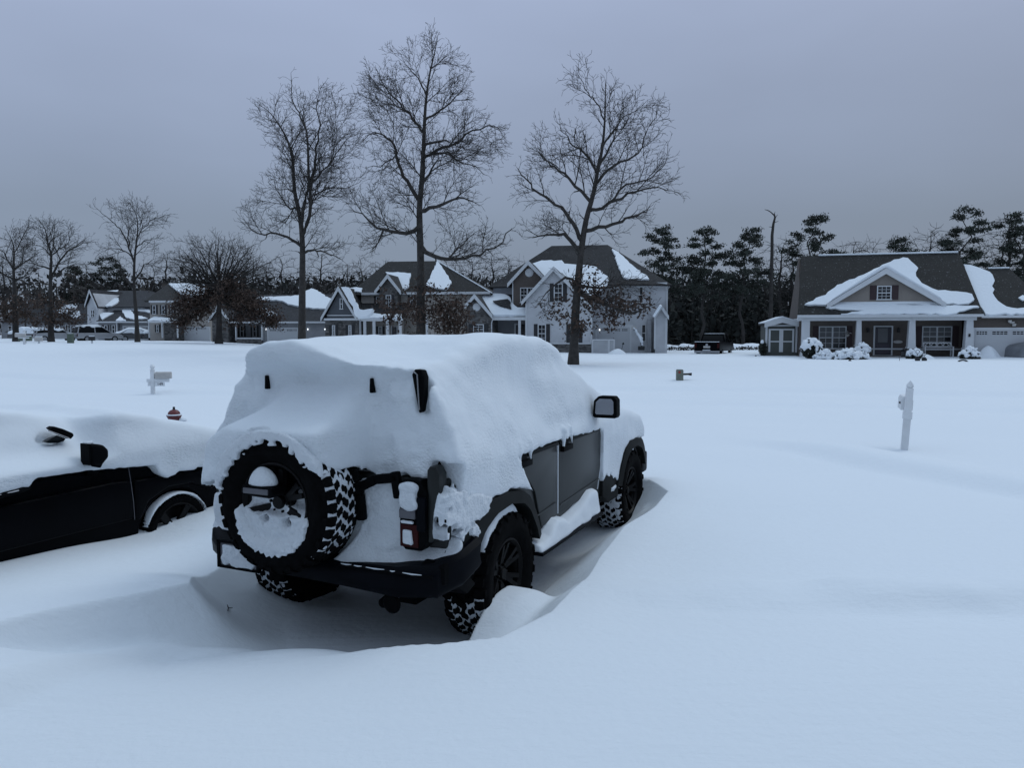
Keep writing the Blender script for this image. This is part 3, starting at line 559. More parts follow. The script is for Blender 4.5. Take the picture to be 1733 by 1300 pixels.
# ---- the snow on the truck, as a distance field
def E_side(Y):   # lower edge of the right-hand cover along the truck
    return np.interp(Y, [-.9, -.79, -.74, -.60, -.42, -.23, 0, .20, .36, .40, .43, .92, .95, 1.9, 1.985, 1.99, 2.02, 2.08, 2.12, 2.22, 2.27, 2.33, 2.40, 2.47, 2.55, 2.66, 2.72, 2.9, 3.25, 3.5],
                        [1.25, 1.25, 1.12, 1.02, .985, .955, .975, .945, .90, .88, 1.165, 1.178, 1.17, 1.152, 1.13, .72, .67, .70, .725, .66, .69, .63, .64, .575, .59, .80, .86, .905, .905, .9])
CREST_R = [-.62, -.52, -.45, -.35, -.22, -.04, .09, .22, .34, .46, .62, .73, .80]
CREST_U = [1.68, 1.74, 1.79, 1.88, 1.935, 1.945, 1.91, 1.855, 1.81, 1.785, 1.775, 1.775, 1.74]
def cover(X, Y, Z):
    n1 = vnoise(X, Y, Z, 3.0, 1); n2 = vnoise(X, Y, Z, 9, 2)
    cr = np.interp(X, CREST_R, CREST_U); tt = sst(Y, -.86, .45)
    base = np.interp(Y, [-1, .2, 1.0, 1.35, 1.62, 2.0, 2.34, 2.7, 3.0, 3.3, 3.42, 3.5, 3.6], [1.95, 1.962, 1.955, 1.875, 1.755, 1.56, 1.42, 1.33, 1.285, 1.20, 1.12, .98, .8])
    top = cr * (1 - tt) + base * tt + .028 * np.exp(-((X - .62) / .16) ** 2 - ((Y - .05) / .5) ** 2) - .05 * sst(np.abs(X - .08), .35, .85) * sst(Y, 1.0, 2.0)
    cabw = sst(Z, 1.17, 1.80)
    wR = .955 - .155 * cabw + .05 * sst(-Y, .0, .6) * sst(Z, 1.0, 1.3) * sst(-Z, -1.78, -1.5) - .035 * np.exp(-((Y - .45) / .25) ** 2 - ((Z - 1.55) / .2) ** 2)
    wR = wR + .03 * sst(Y, .55, .8) * sst(-Y, -1.7, -1.4) * np.exp(-((Z - 1.62) / .12) ** 2) - .02 * np.exp(-((Z - 1.30) / .08) ** 2) * sst(Y, .5, .8)
    wL = -.84 + .27 * sst(Z, 1.2, 1.85)
    # rear surface: recessed glass under the lip, a drift riding over the spare
    off = np.interp(Z, [1.20, 1.38, 1.42, 1.445, 1.475, 1.51, 1.56, 1.62, 1.67, 1.72, 1.77, 1.81, 1.86], [.32, .35, .345, .30, .225, .155, .085, .03, .0, .0, .045, .11, .145])
    lf = np.interp(Z, [1.1, 1.33, 1.42, 1.53, 1.62, 1.7], [-.66, -.60, -.47, -.31, -.23, -.15]); env = sst(X, lf - .06, lf + .07) * (1 - sst(X, .27, .42))
    lip = np.interp(Z, [1.66, 1.74, 1.80], [0, .5, 1]); rear = -.738 - off * np.where(Z > 1.70, 1, env) - .02 * lip - .03 * sst(X, .50, .62) * sst(-Z, -1.75, -1.6)
    s = smax(Z - top, X - wR, .105); s = smax(s, wL - X, .10); s = smax(s, rear - Y, .045); s = smax(s, (Y - 3.50) , .10)
    s = s * .9 + n1 * .014 + n2 * .006 + (vnoise(X, Y, Z, 26, 6) * .006 + vnoise(X * 2.2, Y, Z, 13, 7) * .006) * sst(-Y, .55, .75) * (.25 + .75 * sst(X, .30, .45) + .75 * sst(-X, .35, .5))
    lo = np.where(X > .5, E_side(Y), 1.06 + 0 * Y)
    rl = np.interp(X, [-.9, -.72, -.60, -.46, -.40, .36, .40, .50, .60, .66, .70, .80, .83, .84, .95], [.98, 1.0, 1.06, 1.12, 1.2, 1.2, 1.17, 1.135, 1.16, 1.185, 1.15, 1.16, 1.20, 1.255, 1.26])
    lo = np.where((Y < -.70), np.maximum(rl, np.where(X > .83, E_side(Y), 0)), lo)
    edge = lo + .012 * vnoise(X * 1, Y, 0, 16, 4) + .006 * vnoise(X, Y, 0, 50, 5)
    s = np.maximum(s, np.where((X > .78) | (Y < -.70) | (X < -.7), edge - Z, 1.08 - Z))
    reg = np.maximum(np.maximum((.39 - (Z - .88) * .88 + .008 * vnoise(X, Y, Z, 22, 3)) - Y, Z - 1.168 - .008 * vnoise(X, Y, 0, 30, 5)), np.maximum(.86 - Z, .80 - X)); s = np.maximum(s, np.where(Y < .5, -reg, -1))
    tyre = np.sqrt((X - SPC[0]) ** 2 + (Z - SPC[2]) ** 2) - .398
    s = np.maximum(s, np.where(Y < -.81, -tyre, -1)) ; s = np.maximum(s, np.where(Y < -.80, -(tyre - .0), -1))
    # windows of bare plastic
    hole = np.maximum(np.maximum(np.abs(X - .772) - .035, np.abs(Z - 1.65) - .12), Y + .70); s = smax(s, -hole, .02)
    for r in (-.345, .43): s = smax(s, -np.maximum(np.maximum(np.abs(X - r) - .016, np.abs(Z - 1.67) - .05), Y + .80), .02)
    return s
def drips(X, Y, Z):
    d = 1e3
    for y0, y1, z1, r in ((.165, .185, 1.10, .020), (.345, .36, 1.10, .024), (1.02, 1.0, 1.095, .030), (1.17, 1.185, 1.115, .020), (1.85, 1.85, 1.12, .006)):
        d = np.minimum(d, capsule(X, Y, Z, (.945, y0, 1.24), (.952, y1, z1), r, r * .35))
    return d
def lowers(X, Y, Z):
    n2 = vnoise(X, Y, Z, 10, 2); n3 = vnoise(X, Y, Z, 32, 3)
    s = rbox(X, Y, Z, (.50, -.765, .94), (.185, .035, .19), .02) + n2 * .012 + n3 * .005          # tailgate skin
    s = smin(s, rbox(X, Y, Z, (-.62, -.765, .86), (.16, .03, .10), .02) + n2 * .012, .02)
    ramp = (Z - .70) * .62 + (-Y - .735) * .78 - .060 + n2 * .012 - .05 * np.exp(-((X - .30) / .18) ** 2)
    led = smax(smax(ramp, .655 - Z, .02), np.maximum(np.abs(X - .58) - .42, -Y - .905), .03); led = smax(led, Y + .70, .02); led = smax(led, (X - .93 - (Z - .7)) , .03)
    s = smin(s, led, .05)
    led2 = smax(smax((Z - .72) * .7 + (-Y - .70) * .7 - .085 + n2 * .01, .72 - Z, .02), np.maximum(np.abs(X + .60) - .20, -Y - .86), .03); s = smin(s, smax(led2, Y + .6, .02), .03)
    lampcut = rbox(X, Y, Z, (.755, -.80, .965), (.075, .12, .185), .02); s = smax(s, -lampcut + .0, .03)
    # rime clinging to the lamp
    l1 = rbox(X, Y, Z, (.735, -.845, 1.075), (.055, .03, .075), .015) + n3 * .014; l2 = rbox(X, Y, Z, (.725, -.856, .845), (.033, .012, .042), .006) + n3 * .005
    l3 = rbox(X, Y, Z, (.725, -.855, .928), (.045, .012, .010), .006) + n3 * .005
    s = np.minimum(s, np.minimum(l1, np.minimum(l2, l3)))
    tyre = np.sqrt((X - SPC[0]) ** 2 + (Z - SPC[2]) ** 2) - .43; s = np.where(Y < -.78, np.maximum(s, -tyre), s)
    return s
RP = [TS.side(x, y, .985) for x, y in ((766, 824), (800, 834), (833, 842), (831, 850), (828, 856), (830, 862), (823, 870), (812, 880), (801, 882), (812, 892), (814, 903), (806, 910), (796, 906), (790, 916), (783, 917), (780, 905), (785, 896), (775, 893), (768, 888), (762, 893), (760, 915), (751, 917), (755, 890), (758, 860))]
def skins(X, Y, Z):
    n3 = vnoise(X, Y, Z, 38, 3); n4 = vnoise(X, Y, Z, 15, 6)
    Yb, Zb = np.broadcast_arrays(Y + 0 * Z, Z + 0 * Y); p = sdpoly(Yb[0], Zb[0], RP)[None]
    s = np.maximum(p + n3 * .012 + .035 * sst(vnoise(X, Y, Z, 20, 11), .30, .6), np.abs(X - .945) - .046 - n4 * .006 - n3 * .008)
    strip = np.maximum(capsule(X, Y, Z, (.935, -.755, .86), (.935, -.715, 1.13), .017, .014), X - .945) + n3 * .004; s = np.minimum(s, strip)
    s = np.minimum(s, capsule(X, Y, Z, (.93, -.62, .70), (.955, -.50, .79), .016, .03) + n3 * .008)
    return np.minimum(s, rbox(X, Y, Z, (.945, 2.34, .545), (.006, .07, .02), .006) + n3 * .01)
def boardsnow(X, Y, Z):
    n2 = vnoise(X, Y, Z, 8, 7); hgt = np.interp(Y, [.38, .5, .62, .72, .80, .95, 1.0, 1.15, 1.25, 1.4, 1.6, 1.76], [.52, .505, .52, .575, .595, .575, .545, .56, .57, .60, .655, .64])
    s = smax(Z - hgt - (.98 - X) * .25, (X - 1.022) + (Z - .45) * .22, .03); s = smax(s, .452 - Z, .01); s = smax(s, .88 - X, .02); s = smax(s, np.abs(Y - 1.08) - .68, .02)
    return s + n2 * .008
def wheelcaps(X, Y, Z):
    n2 = vnoise(X, Y, Z, 7, 8); n3 = vnoise(X, Y, Z, 30, 9); out = 1e3
    for cf, hgt, a0, a1 in ((0, .075, -66, 38), (2.949, .08, -72, 30)):
        rho = np.sqrt((Y - cf) ** 2 + (Z - .412) ** 2); an = np.degrees(np.arctan2(Y - cf, Z - .412))
        env = sst(an, a0, a0 + 34) * (1 - sst(an, a1 - 30, a1)); s = np.maximum(rho - .404 - hgt * env * (1 - .35 * sst(X, .86, .97)) + .012 * (1 - env), .385 - rho)
        s = smax(s, X - .945 - .01 * n3, .025); s = smax(s, .66 - X, .02); out = np.minimum(out, s + n2 * .007 + n3 * .003)
    return out
def sparecap(X, Y, Z):
    n2 = vnoise(X, Y, Z, 12, 8); n3 = vnoise(X, Y, Z, 34, 9); dx, dz = X - SPC[0], Z - SPC[2]; rho = np.sqrt(dx ** 2 + dz ** 2); an = np.degrees(np.arctan2(dx, dz))
    env = sst(an, -105, -70) * (1 - sst(an, 40, 92)); env2 = 1 - sst(an, -20, 34)
    inner = .405 - (.055 + .040 * vnoise(X, Y * 0, Z, 46, 3) + .018 * n2) * env                           # rime down the shoulder of the face
    face = smax(np.maximum(np.abs(Y + 1.078) - .040 - .006 * n2, rho - .424), inner - rho, .012) + n3 * .004
    tread = np.maximum(np.maximum(rho - .412 - .040 * env * (.25 + .75 * env2), .395 - rho), np.abs(Y + .965) - .12) + n3 * .004 + .05 * (1 - env * (.3 + .7 * env2))
    return np.minimum(face + .06 * (1 - env), tread)
def whole(X, Y, Z): return smin(cover(X, Y, Z), drips(X, Y, Z), .02)
v, q = surfnets(whole, (-1.0, -1.24, .50), (1.10, 3.62, 2.06), .0145); np_mesh('snow_cover', v, q, M_snowt, T, True, 'thick wind-packed snow over the roof, windows and bonnet')
v, q = surfnets(sparecap, (-.52, -1.18, .85), (.48, -.82, 1.48), .0075); islands('spare_snow', v, q, M_rime, T)
v, q = surfnets(lowers, (-.85, -.98, .60), (1.05, -.60, 1.18), .010); islands('tailgate_snow', v, q, M_rime, T)
v, q = surfnets(skins, (.86, -.88, .50), (1.04, 2.5, 1.20), .0085, 1); islands('rime_patch', v, q, M_rime, T)
v, q = surfnets(boardsnow, (.84, .36, .42), (1.08, 1.82, .72), .011); np_mesh('board_snow', v, q, M_snow, T, True)
v, q = surfnets(wheelcaps, (.62, -.50, .40), (1.0, 3.46, .94), .011); islands('wheel_snow', v, q, M_snow, T)
# ------------------------------------------------------------------ black car buried to the sills, left of the truck
CS = Site((-3.765, 7.08, -.09), 26)
car = thing('black_car', 'black car buried in snow, left of the truck and cut off by the photo edge', 'car', CS.o, 26); C_ = car
prof = [(-3.45, .30), (-3.60, .55), (-3.55, .86), (-3.40, .97), (-2.4, 1.02), (-1.55, .98), (-.9, .965), (-.5, .955), (.0, .91), (.45, .845), (.72, .72), (.84, .55), (.82, .34), (.74, .28)]
prof += arc(0, .315, .365, 6, 174) + [(-.45, .24), (-2.2, .24)] + arc(-2.65, .315, .365, 6, 174)
b = MB().prism(prof, -.85, .85, 'yz'); bd = b.build('body', M_carblack, C_, bevel=.045, seg=3)
sp = MB()   # shoulder bulge along the flank
sp.prism([(-3.3, .80), (-.6, .86), (-.45, .84), (-.45, .52), (-3.3, .50)], .83, .90, 'yz'); sp.prism([(-.43, .84), (.1, .83), (.55, .78), (.62, .70), (.45, .66), (.37, .62), (.15, .72), (-.1, .725), (-.30, .64), (-.38, .5), (-.43, .5)], .83, .90, 'yz')
sp.build('flank_panel', M_carblack, C_, bevel=.035, seg=3)
cabn = MB(); cabn.add([(-.78, -3.1, .98), (.78, -3.1, .98), (.80, -.62, .96), (-.80, -.62, .96), (-.58, -2.6, 1.30), (.58, -2.6, 1.30), (.60, -1.45, 1.31), (-.60, -1.45, 1.31)],
    [(0, 3, 2, 1), (4, 5, 6, 7), (0, 1, 5, 4), (1, 2, 6, 5), (2, 3, 7, 6), (3, 0, 4, 7)]); cabn.build('cabin', M_glass, C_, bevel=.04, seg=3)
g0 = [CS.side(x, y, .90) for x, y in ((217, 789), (222, 820), (226, 850), (228, 880))]
sm = MB()
for a, b_ in zip(g0, g0[1:]): sm.bar((.9003, *a), (.9003, *b_), .003, .005)
sm.build('door_seam', M_greylens, C_)
def P_(x, y, c=.86): return CS.side(x, y, c)
mir = MB(); f0, u0 = P_(146, 770, 1.0); f1, u1 = P_(168, 775, .98)
mb = MB().prism([(f0 + .02, u0 - .085), (f0 + .01, u0 + .075), (f0 + .05, u0 + .08), (f0 + .12, u0 + .065), (f0 + .165, u0 + .02), (f0 + .165, u0 - .04), (f0 + .11, u0 - .09)], .92, 1.045, 'yz').build('mirror', M_black, C_, bevel=.035, seg=3)
MB().bar((.97, f0 + .11, u0 - .05), (.84, f0 + .15, u0 - .17), .09, .06).build('mirror_arm', M_black, mb, bevel=.015)
MB().box((.935, f0 - .002, u0 - .08), (1.035, f0 + .012, u0 + .085)).build('mirror_glass', M_black, mb)
v, q = surfnets(lambda X, Y, Z: rbox(X, Y, Z, (.97, f0 + .045, u0 + .07), (.03, .03, .03), .02) + vnoise(X, Y, Z, 18, 4) * .014, (.85, f0 - .1, u0 - .02), (1.1, f0 + .2, u0 + .2), .009); np_mesh('mirror_snow', v, q, M_rime, mb, True)
hf, hu = P_(20, 833, .92)
hd = MB().tube([(.93, hf - .18, hu - .02), (.945, hf - .08, hu), (.945, hf + .06, hu + .008), (.915, hf + .13, hu + .01)], [.02, .024, .022, .014], 10).build('door_handle', M_black, C_)
MB().tube([(.955, hf - .16, hu - .002), (.968, hf + .02, hu + .012)], .005, 6).build('chrome_strip', M_steel, hd)
qw = [CS.side(x, y, .765) for x, y in ((73, 748), (83, 742), (95, 737), (108, 742), (105, 747), (95, 750), (80, 750))]
wq = MB().prism(qw, .74, .79, 'yz').build('side_window', M_glass, C_, bevel=.006)
qf = [CS.side(x, y, .78) for x, y in ((82, 725), (88, 721.5), (104, 726), (120, 733), (122, 737), (117, 743), (105, 738), (90, 731))]
wf = MB().prism(qf, .74, .805, 'yz').build('window_frame', M_black, wq, bevel=.006)
a, b_ = CS.side(82, 729, .81), CS.side(117, 742, .81); MB().tube([(.81, *a), (.81, *b_)], .004, 6).build('chrome_strip', M_steel, wf)
# wheels
tb = MB().lathe([(.245, -.09), (.255, -.10), (.29, -.108), (.312, -.09), (.316, 0), (.312, .09), (.29, .108), (.255, .10), (.245, .09)], 48, 'X', cap=False)
for i in range(60):
    t = 2 * math.pi * i / 60; tb.bar((.085, math.sin(t) * .313, math.cos(t) * .313), (.108, math.sin(t + .02) * .296, math.cos(t + .02) * .296), .014, .008)
rb_ = MB().lathe([(.250, .085), (.250, .100), (.242, .103), (.232, .09), (.22, .05), (.22, -.08)], 48, 'X', cap=False).lathe([(0, .0), (.22, .0)], 32, 'X', cap=False).lathe([(0, .082), (.03, .08), (.04, .06), (.055, .05), (.06, 0)], 20, 'X')
for k in range(5):
    a = 2 * math.pi * k / 5 + .5; rb_.bar((.05, math.sin(a) * .04, math.cos(a) * .04), (.082, math.sin(a) * .236, math.cos(a) * .236), .06, .03, up=(1, 0, 0))
wm = None
for x, f, rz in ((.79, 0, 0), (.79, -2.65, 0), (-.79, 0, math.pi), (-.79, -2.65, math.pi)):
    if wm is None: w_ = tb.build('wheel', M_rubber, C_, smooth=40); r_ = rb_.build('rim', M_rim, w_, smooth=35); wm = w_.data, r_.data
    else: w_ = link('wheel', wm[0], None, C_); link('rim', wm[1], None, w_)
    w_.location = (x, f, .315); w_.rotation_euler = (0, 0, rz)
ws = MB()
ws.bar((.858, .02, .30), (.872, .20, .40), .055, .03, up=(1, 0, 0)); ws.bar((.858, -.02, .33), (.87, -.09, .40), .04, .02, up=(1, 0, 0)); ws.tube([(.86, .0, .315), (.875, 0, .315)], [.035, .03], 12); ws.build('rim_snow', M_rime, C_, bevel=.01)
v, q = surfnets(lambda X, Y, Z: np.maximum(np.maximum(np.abs(np.sqrt(Y ** 2 + (Z - .315) ** 2) - .337 - .0) - .0125 * sst(np.degrees(np.arctan2(np.abs(Y + .02), Z - .315)), 80, 30), np.abs(X - .855) - .045), -Z + .36) + vnoise(X, Y, Z, 14, 3) * .003, (.78, -.4, .3), (.93, .4, .72), .010)
np_mesh('arch_snow', v, q, M_snow, C_, True)
# the snow on it
BE = [CS.side(x, y, .90) for x, y in ((-40, 850), (0, 835), (24, 818), (28, 812), (75, 806), (150, 796), (217, 791), (258, 787), (262, 797), (268, 803), (278, 809), (292, 803), (298, 797), (310, 797), (327, 794), (330, 790), (365, 791), (400, 800))]
BE = [(-4, BE[0][1])] + BE + [(.95, .62)]; bx = [p[0] for p in BE]; bz_ = [p[1] for p in BE]
def ccover(X, Y, Z):
    n1 = vnoise(X, Y, Z, 2.5, 1); n2 = vnoise(X, Y, Z, 8, 2)
    top = np.interp(Y, [-3.7, -3.2, -2.6, -1.8, -1.3, -1.05, -.85, -.70, -.5, -.2, .2, .55, .80, .92], [1.12, 1.24, 1.48, 1.55, 1.52, 1.47, 1.435, 1.42, 1.43, 1.41, 1.31, 1.20, 1.08, .84]) - .05 * np.abs(X) * sst(Y, -2.8, -2.2)
    top = top + .03 * np.exp(-((Y + .52) / .12) ** 2)
    hood = sst(Y, -.80, -.55)
    wR = (.925 - .30 * sst(Z, 1.02, 1.45) + .06 * np.exp(-((Z - 1.06) / .06) ** 2) - .05 * np.exp(-((Z - 1.18) / .09) ** 2 - ((Y + 1.35) / .45) ** 2)) * (1 - hood) + hood * (.945 - .10 * sst(Z, 1.05, 1.35))
    wR = wR - .07 * np.exp(-((Y + .80) / .13) ** 2) * sst(Z, .95, 1.1)
    s = smax(Z - top, X - wR, .09); s = smax(s, -.92 + .30 * sst(Z, 1.02, 1.45) * (1 - hood) - X, .1); s = smax(s, Y - .90, .10); s = smax(s, -3.62 - Y, .1)
    s = s * .9 + n1 * .012 + n2 * .003
    lo = np.interp(Y, bx, bz_); s = np.maximum(s, np.where(X > .74, lo + .006 * vnoise(X, Y, 0, 30, 4) - Z, .86 - Z))
    win = np.maximum(np.broadcast_to(sdpoly(*np.broadcast_arrays((Y + 0 * Z)[0], (Z + 0 * Y)[0]), CW)[None] - .012, np.broadcast(X, Y, Z).shape), .70 - X); s = smax(s, -win, .02)
    dent = capsule(X, Y, Z, (.84, -1.32, 1.26), (.84, -1.10, 1.225), .03, .05); s = smax(s, -dent, .03)
    s = smin(s, capsule(X, Y, Z, (.93, hf - .3, hu + .05), (.92, hf + .10, hu + .045), .05, .035), .06)
    return s
CW = [CS.side(x, y, .80) for x, y in ((73, 748), (83, 738), (82, 724), (90, 721), (105, 726), (121, 734), (121, 740), (108, 746), (95, 751), (80, 751))]
v, q = surfnets(ccover, (-1.0, -3.75, .60), (1.05, 1.0, 1.58), .017); np_mesh('snow_cover', v, q, M_snowt, C_, True, 'wind-carved snow over the roof, windows and bonnet')
# ------------------------------------------------------------------ houses across the street
def siding(name, col, per=.18, st=.5): return mat(name, col, .7, var=(1.3, .10), lap=('Z', per, st))
S_grey = siding('siding_grey', (0.446, 0.459, 0.481)); S_brown = siding('siding_brown', (0.086, 0.070, 0.061)); S_beige = siding('siding_beige', (0.307, 0.285, 0.262))
S_dk = siding('siding_slate', (0.078, 0.086, 0.099)); S_tan = siding('siding_tan', (0.175, 0.154, 0.134)); S_mid = siding('siding_mid', (0.224, 0.232, 0.248)); S_blue = siding('siding_pale_blue', (0.320, 0.344, 0.384))
S_batt = mat('board_batten', (.20, .178, .158), .7, var=(1, .08), lap=('X', .3, .5)); S_bead = mat('beadboard', (.56, .58, .60), .6, lap=('X', .12, .4))
def shingles(name, col):
    def ex(m, N, L, b, tc, last):
        br = N.new('ShaderNodeTexNoise'); br.inputs['Scale'].default_value = 9; br.inputs['Detail'].default_value = 3; L.new(tc.outputs['Object'], br.inputs['Vector'])
        r = N.new('ShaderNodeMapRange'); r.inputs['From Min'].default_value = .63; r.inputs['From Max'].default_value = .76; L.new(br.outputs['Fac'], r.inputs['Value'])
        src = b.inputs['Base Color'].links[0].from_socket; mx = N.new('ShaderNodeMix'); mx.data_type = 'RGBA'; L.new(r.outputs[0], mx.inputs[0])
        L.new(src, mx.inputs[6]); mx.inputs[7].default_value = (.14, .148, .16, 1); L.new(mx.outputs[2], b.inputs['Base Color'])
    return mat(name, col, .9, var=(2.2, .30), lap=('Z', .14, .5), bump=(12, .5, .02), extra=ex)
R_dark = shingles('shingle_charcoal', (.012, .012, .0135)); R_brown = shingles('shingle_brown', (.0115, .0112, .0105)); R_grey = shingles('shingle_grey', (.024, .025, .029))
def stone(name, col):
    def ex(m, N, L, b, tc, last):
        v = N.new('ShaderNodeTexVoronoi'); v.inputs['Scale'].default_value = 3.4; mp = N.new('ShaderNodeMapping'); mp.inputs['Scale'].default_value = (1, 1, 2); L.new(tc.outputs['Object'], mp.inputs[0]); L.new(mp.outputs[0], v.inputs['Vector'])
        hs = N.new('ShaderNodeMapRange'); hs.inputs['To Min'].default_value = .45; hs.inputs['To Max'].default_value = 1.6; sp = N.new('ShaderNodeSeparateColor'); L.new(v.outputs['Color'], sp.inputs[0]); L.new(sp.outputs[0], hs.inputs['Value'])
        sc = N.new('ShaderNodeVectorMath'); sc.operation = 'SCALE'; sc.inputs[0].default_value = col; L.new(hs.outputs[0], sc.inputs['Scale']); L.new(sc.outputs[0], b.inputs['Base Color'])
    return mat(name, col, .85, bump=(4, .6, .05), extra=ex)
ST = stone('stone_veneer', (.085, .082, .080))
W_trim = mat('house_trim', (.52, .54, .56), .55, var=(1, .05)); W_gar = mat('garage_door_white', (.42, .435, .455), .5, lap=('Z', .53, .4))
SH_blk = mat('shutter_black', (.014, .015, .018), .6, lap=('Z', .06, .4)); SH_red = mat('shutter_red', (.026, .011, .013), .6, lap=('Z', .06, .4))
DOOR = mat('door_dark', (.022, .020, .030), .45); PANE = mat('window_pane', (.016, .018, .021), .08, spec=.5); PANE2 = mat('pane_blinds', (.12, .125, .13), .3, lap=('Z', .07, .5), spec=.4)

def crop(ox, oy, s): return lambda x, y: (ox + x / s, oy + y / s)
class House:
    def __init__(s, name, label, cat, px, py, D, yaw, cr, group=None):
        s.s = Site(at(px, py, D), yaw); s.root = thing(name, label, cat, s.s.o, yaw, group); s.c = cr
    def p(s, x, y, v=0): return s.s.fac(*s.c(x, y), v)
    def P3(s, x, y, v=0): a = s.p(x, y, v); return (a[0], v, a[1])
    def wall(s, pts, v0, v1, m, name='wall', down=True, label=None):
        P = [s.p(x, y, v0) for x, y in pts]
        if down:
            z = min(p[1] for p in P); P = [(p[0], -1.2 if p[1] < z + .35 else p[1]) for p in P]
        return MB().prism(P, v0, v1, 'xz').build(name, m, s.root, label=label)
    def bx(s, x0, y0, x1, y1, v0, v1, m, name, parent=None, bevel=0, label=None):
        a, b = s.p(x0, y0, v0), s.p(x1, y1, v0); return MB().box((a[0], v0, b[1]), (b[0], v1, a[1])).build(name, m, parent or s.root, bevel, label=label)
    def window(s, x0, y0, x1, y1, v, nx=1, shut=None, sw=0, muntin=(0, 0), up=PANE, lo=PANE, arch=False):
        a, b = s.p(x0, y0, v), s.p(x1, y1, v); X0, X1, Z0, Z1 = a[0], b[0], b[1], a[1]; t = .07
        f = MB(); f.box((X0, v - .06, Z1 - t), (X1, v + .02, Z1)); f.box((X0 - .04, v - .09, Z0), (X1 + .04, v + .02, Z0 + t)); zm = (Z0 + Z1) / 2
        for k in range(nx + 1):
            x = X0 + t / 2 + (X1 - X0 - t) * k / nx; w = t / 2 if k in (0, nx) else t * .75; f.box((x - w, v - .055, Z0 + t), (x + w, v + .02, Z1 - t))
        for k in range(nx):
            xa = X0 + t / 2 + (X1 - X0 - t) * k / nx + t / 2; xb = X0 + t / 2 + (X1 - X0 - t) * (k + 1) / nx - t / 2
            f.box((xa, v - .05, zm - .03), (xb, v - .01, zm + .03))
            for i in range(1, muntin[0] + 1): x = xa + (xb - xa) * i / (muntin[0] + 1); f.box((x - .012, v - .035, zm + .03), (x + .012, v - .01, Z1 - t)); f.box((x - .012, v - .0349, Z0 + t), (x + .012, v - .01, zm - .03))
            for i in range(1, muntin[1] + 1):
                for q0, q1 in ((Z0 + t, zm - .03), (zm + .03, Z1 - t)): z = q0 + (q1 - q0) * i / (muntin[1] + 1); f.box((xa, v - .034, z - .012), (xb, v - .009, z + .012))
        fo = f.build('window', W_trim, s.root)
        for m, q0, q1 in ((up, zm, Z1 - .02), (lo, Z0 + .02, zm)): MB().box((X0 + .03, v - .012, q0 + .001), (X1 - .03, v + .01, q1)).build('pane', m, fo)
        if shut:
            w = sw / s.c(1, 0)[0] if 0 else abs(s.p(x0 + sw, y0, v)[0] - X0)
            for xa, xb in ((X0 - w - .02, X0 - .02), (X1 + .02, X1 + .02 + w)): MB().box((xa, v - .045, Z0 + .02), (xb, v + .01, Z1 + .02)).build('shutter', shut, s.root)
        return fo
    def gable(s, ap, l, r, v0, v1, m, th=.13, snow=None, trim=W_trim):
        A, L_, R_ = s.p(*ap, v0), s.p(*l, v0), s.p(*r, v0); rf = MB()
        rf.prism([L_, A, R_, (R_[0], R_[1] + th), (A[0], A[1] + th), (L_[0], L_[1] + th)], v0 - .30, v1, 'xz'); ro = rf.build('roof', m, s.root)
        t = MB(); h = .26
        t.prism([L_, A, (A[0], A[1] - h), (L_[0], L_[1] - h * .8)], v0 - .345, v0 - .29, 'xz'); t.prism([A, R_, (R_[0], R_[1] - h * .8), (A[0], A[1] - h)], v0 - .345, v0 - .29, 'xz')
        t.prism([(L_[0], L_[1] + th), (A[0], A[1] + th), (A[0], A[1] - .002), (L_[0], L_[1] - .002)], v0 - .34, v0 - .30, 'xz'); t.prism([(A[0], A[1] + th), (R_[0], R_[1] + th), (R_[0], R_[1] - .002), (A[0], A[1] - .002)], v0 - .34, v0 - .30, 'xz')
        t.build('rake_board', trim, ro); s.A, s.L, s.R, s.v0, s.th = A, L_, R_, v0, th
        return ro
    def slope_pl(s, side): B = s.R if side > 0 else s.L; A = s.A; d = np.array([B[0] - A[0], 0, B[1] - A[1]]); n = np.cross(d, (0, 1, 0)); n = n / np.linalg.norm(n); n = n if n[2] > 0 else -n; return np.array([A[0], s.v0, A[1] + s.th]), n
    def roof(s, faces, m, th=.12, name='roof'):
        b = MB()
        for f in faces:
            f = [np.array(p, float) for p in f]; n = np.cross(f[1] - f[0], f[2] - f[0]); n = n / np.linalg.norm(n); n = n if n[2] > 0 else -n; k = len(f)
            b.add(list(f) + [p - n * th for p in f], [tuple(range(k)), tuple(range(2 * k - 1, k - 1, -1))] + [(i, i + k, (i + 1) % k + k, (i + 1) % k) for i in range(k)])
        return b.build(name, m, s.root)
    def snow(s, pts, p0, n, th=.16, parent=None, jit=.05, m=None, name='roof_snow'):
        "snow sheet lying on the plane (p0,n), outline seen at crop points"
        n = np.asarray(n, float); n = n / np.linalg.norm(n); P = [np.array(s.s.plane(*s.c(x, y), np.asarray(p0) + n * .01, n)) for x, y in pts]
        Q = []
        for a, b in zip(P, P[1:] + P[:1]):
            k = max(1, int(np.linalg.norm(b - a) / .3)); d = b - a; side = np.cross(n, d); side = side / (np.linalg.norm(side) + 1e-9)
            for i in range(k): Q.append(a + d * i / k + side * RNG.normal(0, jit) * (i > 0))
        c = sum(Q) / len(Q); lo = [q - n * .05 for q in Q]; hi = [q + n * th * .3 for q in Q]; tp = []
        for i, q in enumerate(Q):
            e = Q[(i + 1) % len(Q)] - Q[i - 1]; inn = np.cross(n, e); inn = inn / (np.linalg.norm(inn) + 1e-9)
            if inn @ (c - q) < 0 and False: inn = -inn
            tp.append(q + n * th)
        bm = bmesh.new(); vs = [[bm.verts.new(p) for p in ring] for ring in (lo, hi)]; k = len(Q)
        for i in range(k): j = (i + 1) % k; bm.faces.new((vs[0][i], vs[0][j], vs[1][j], vs[1][i]))
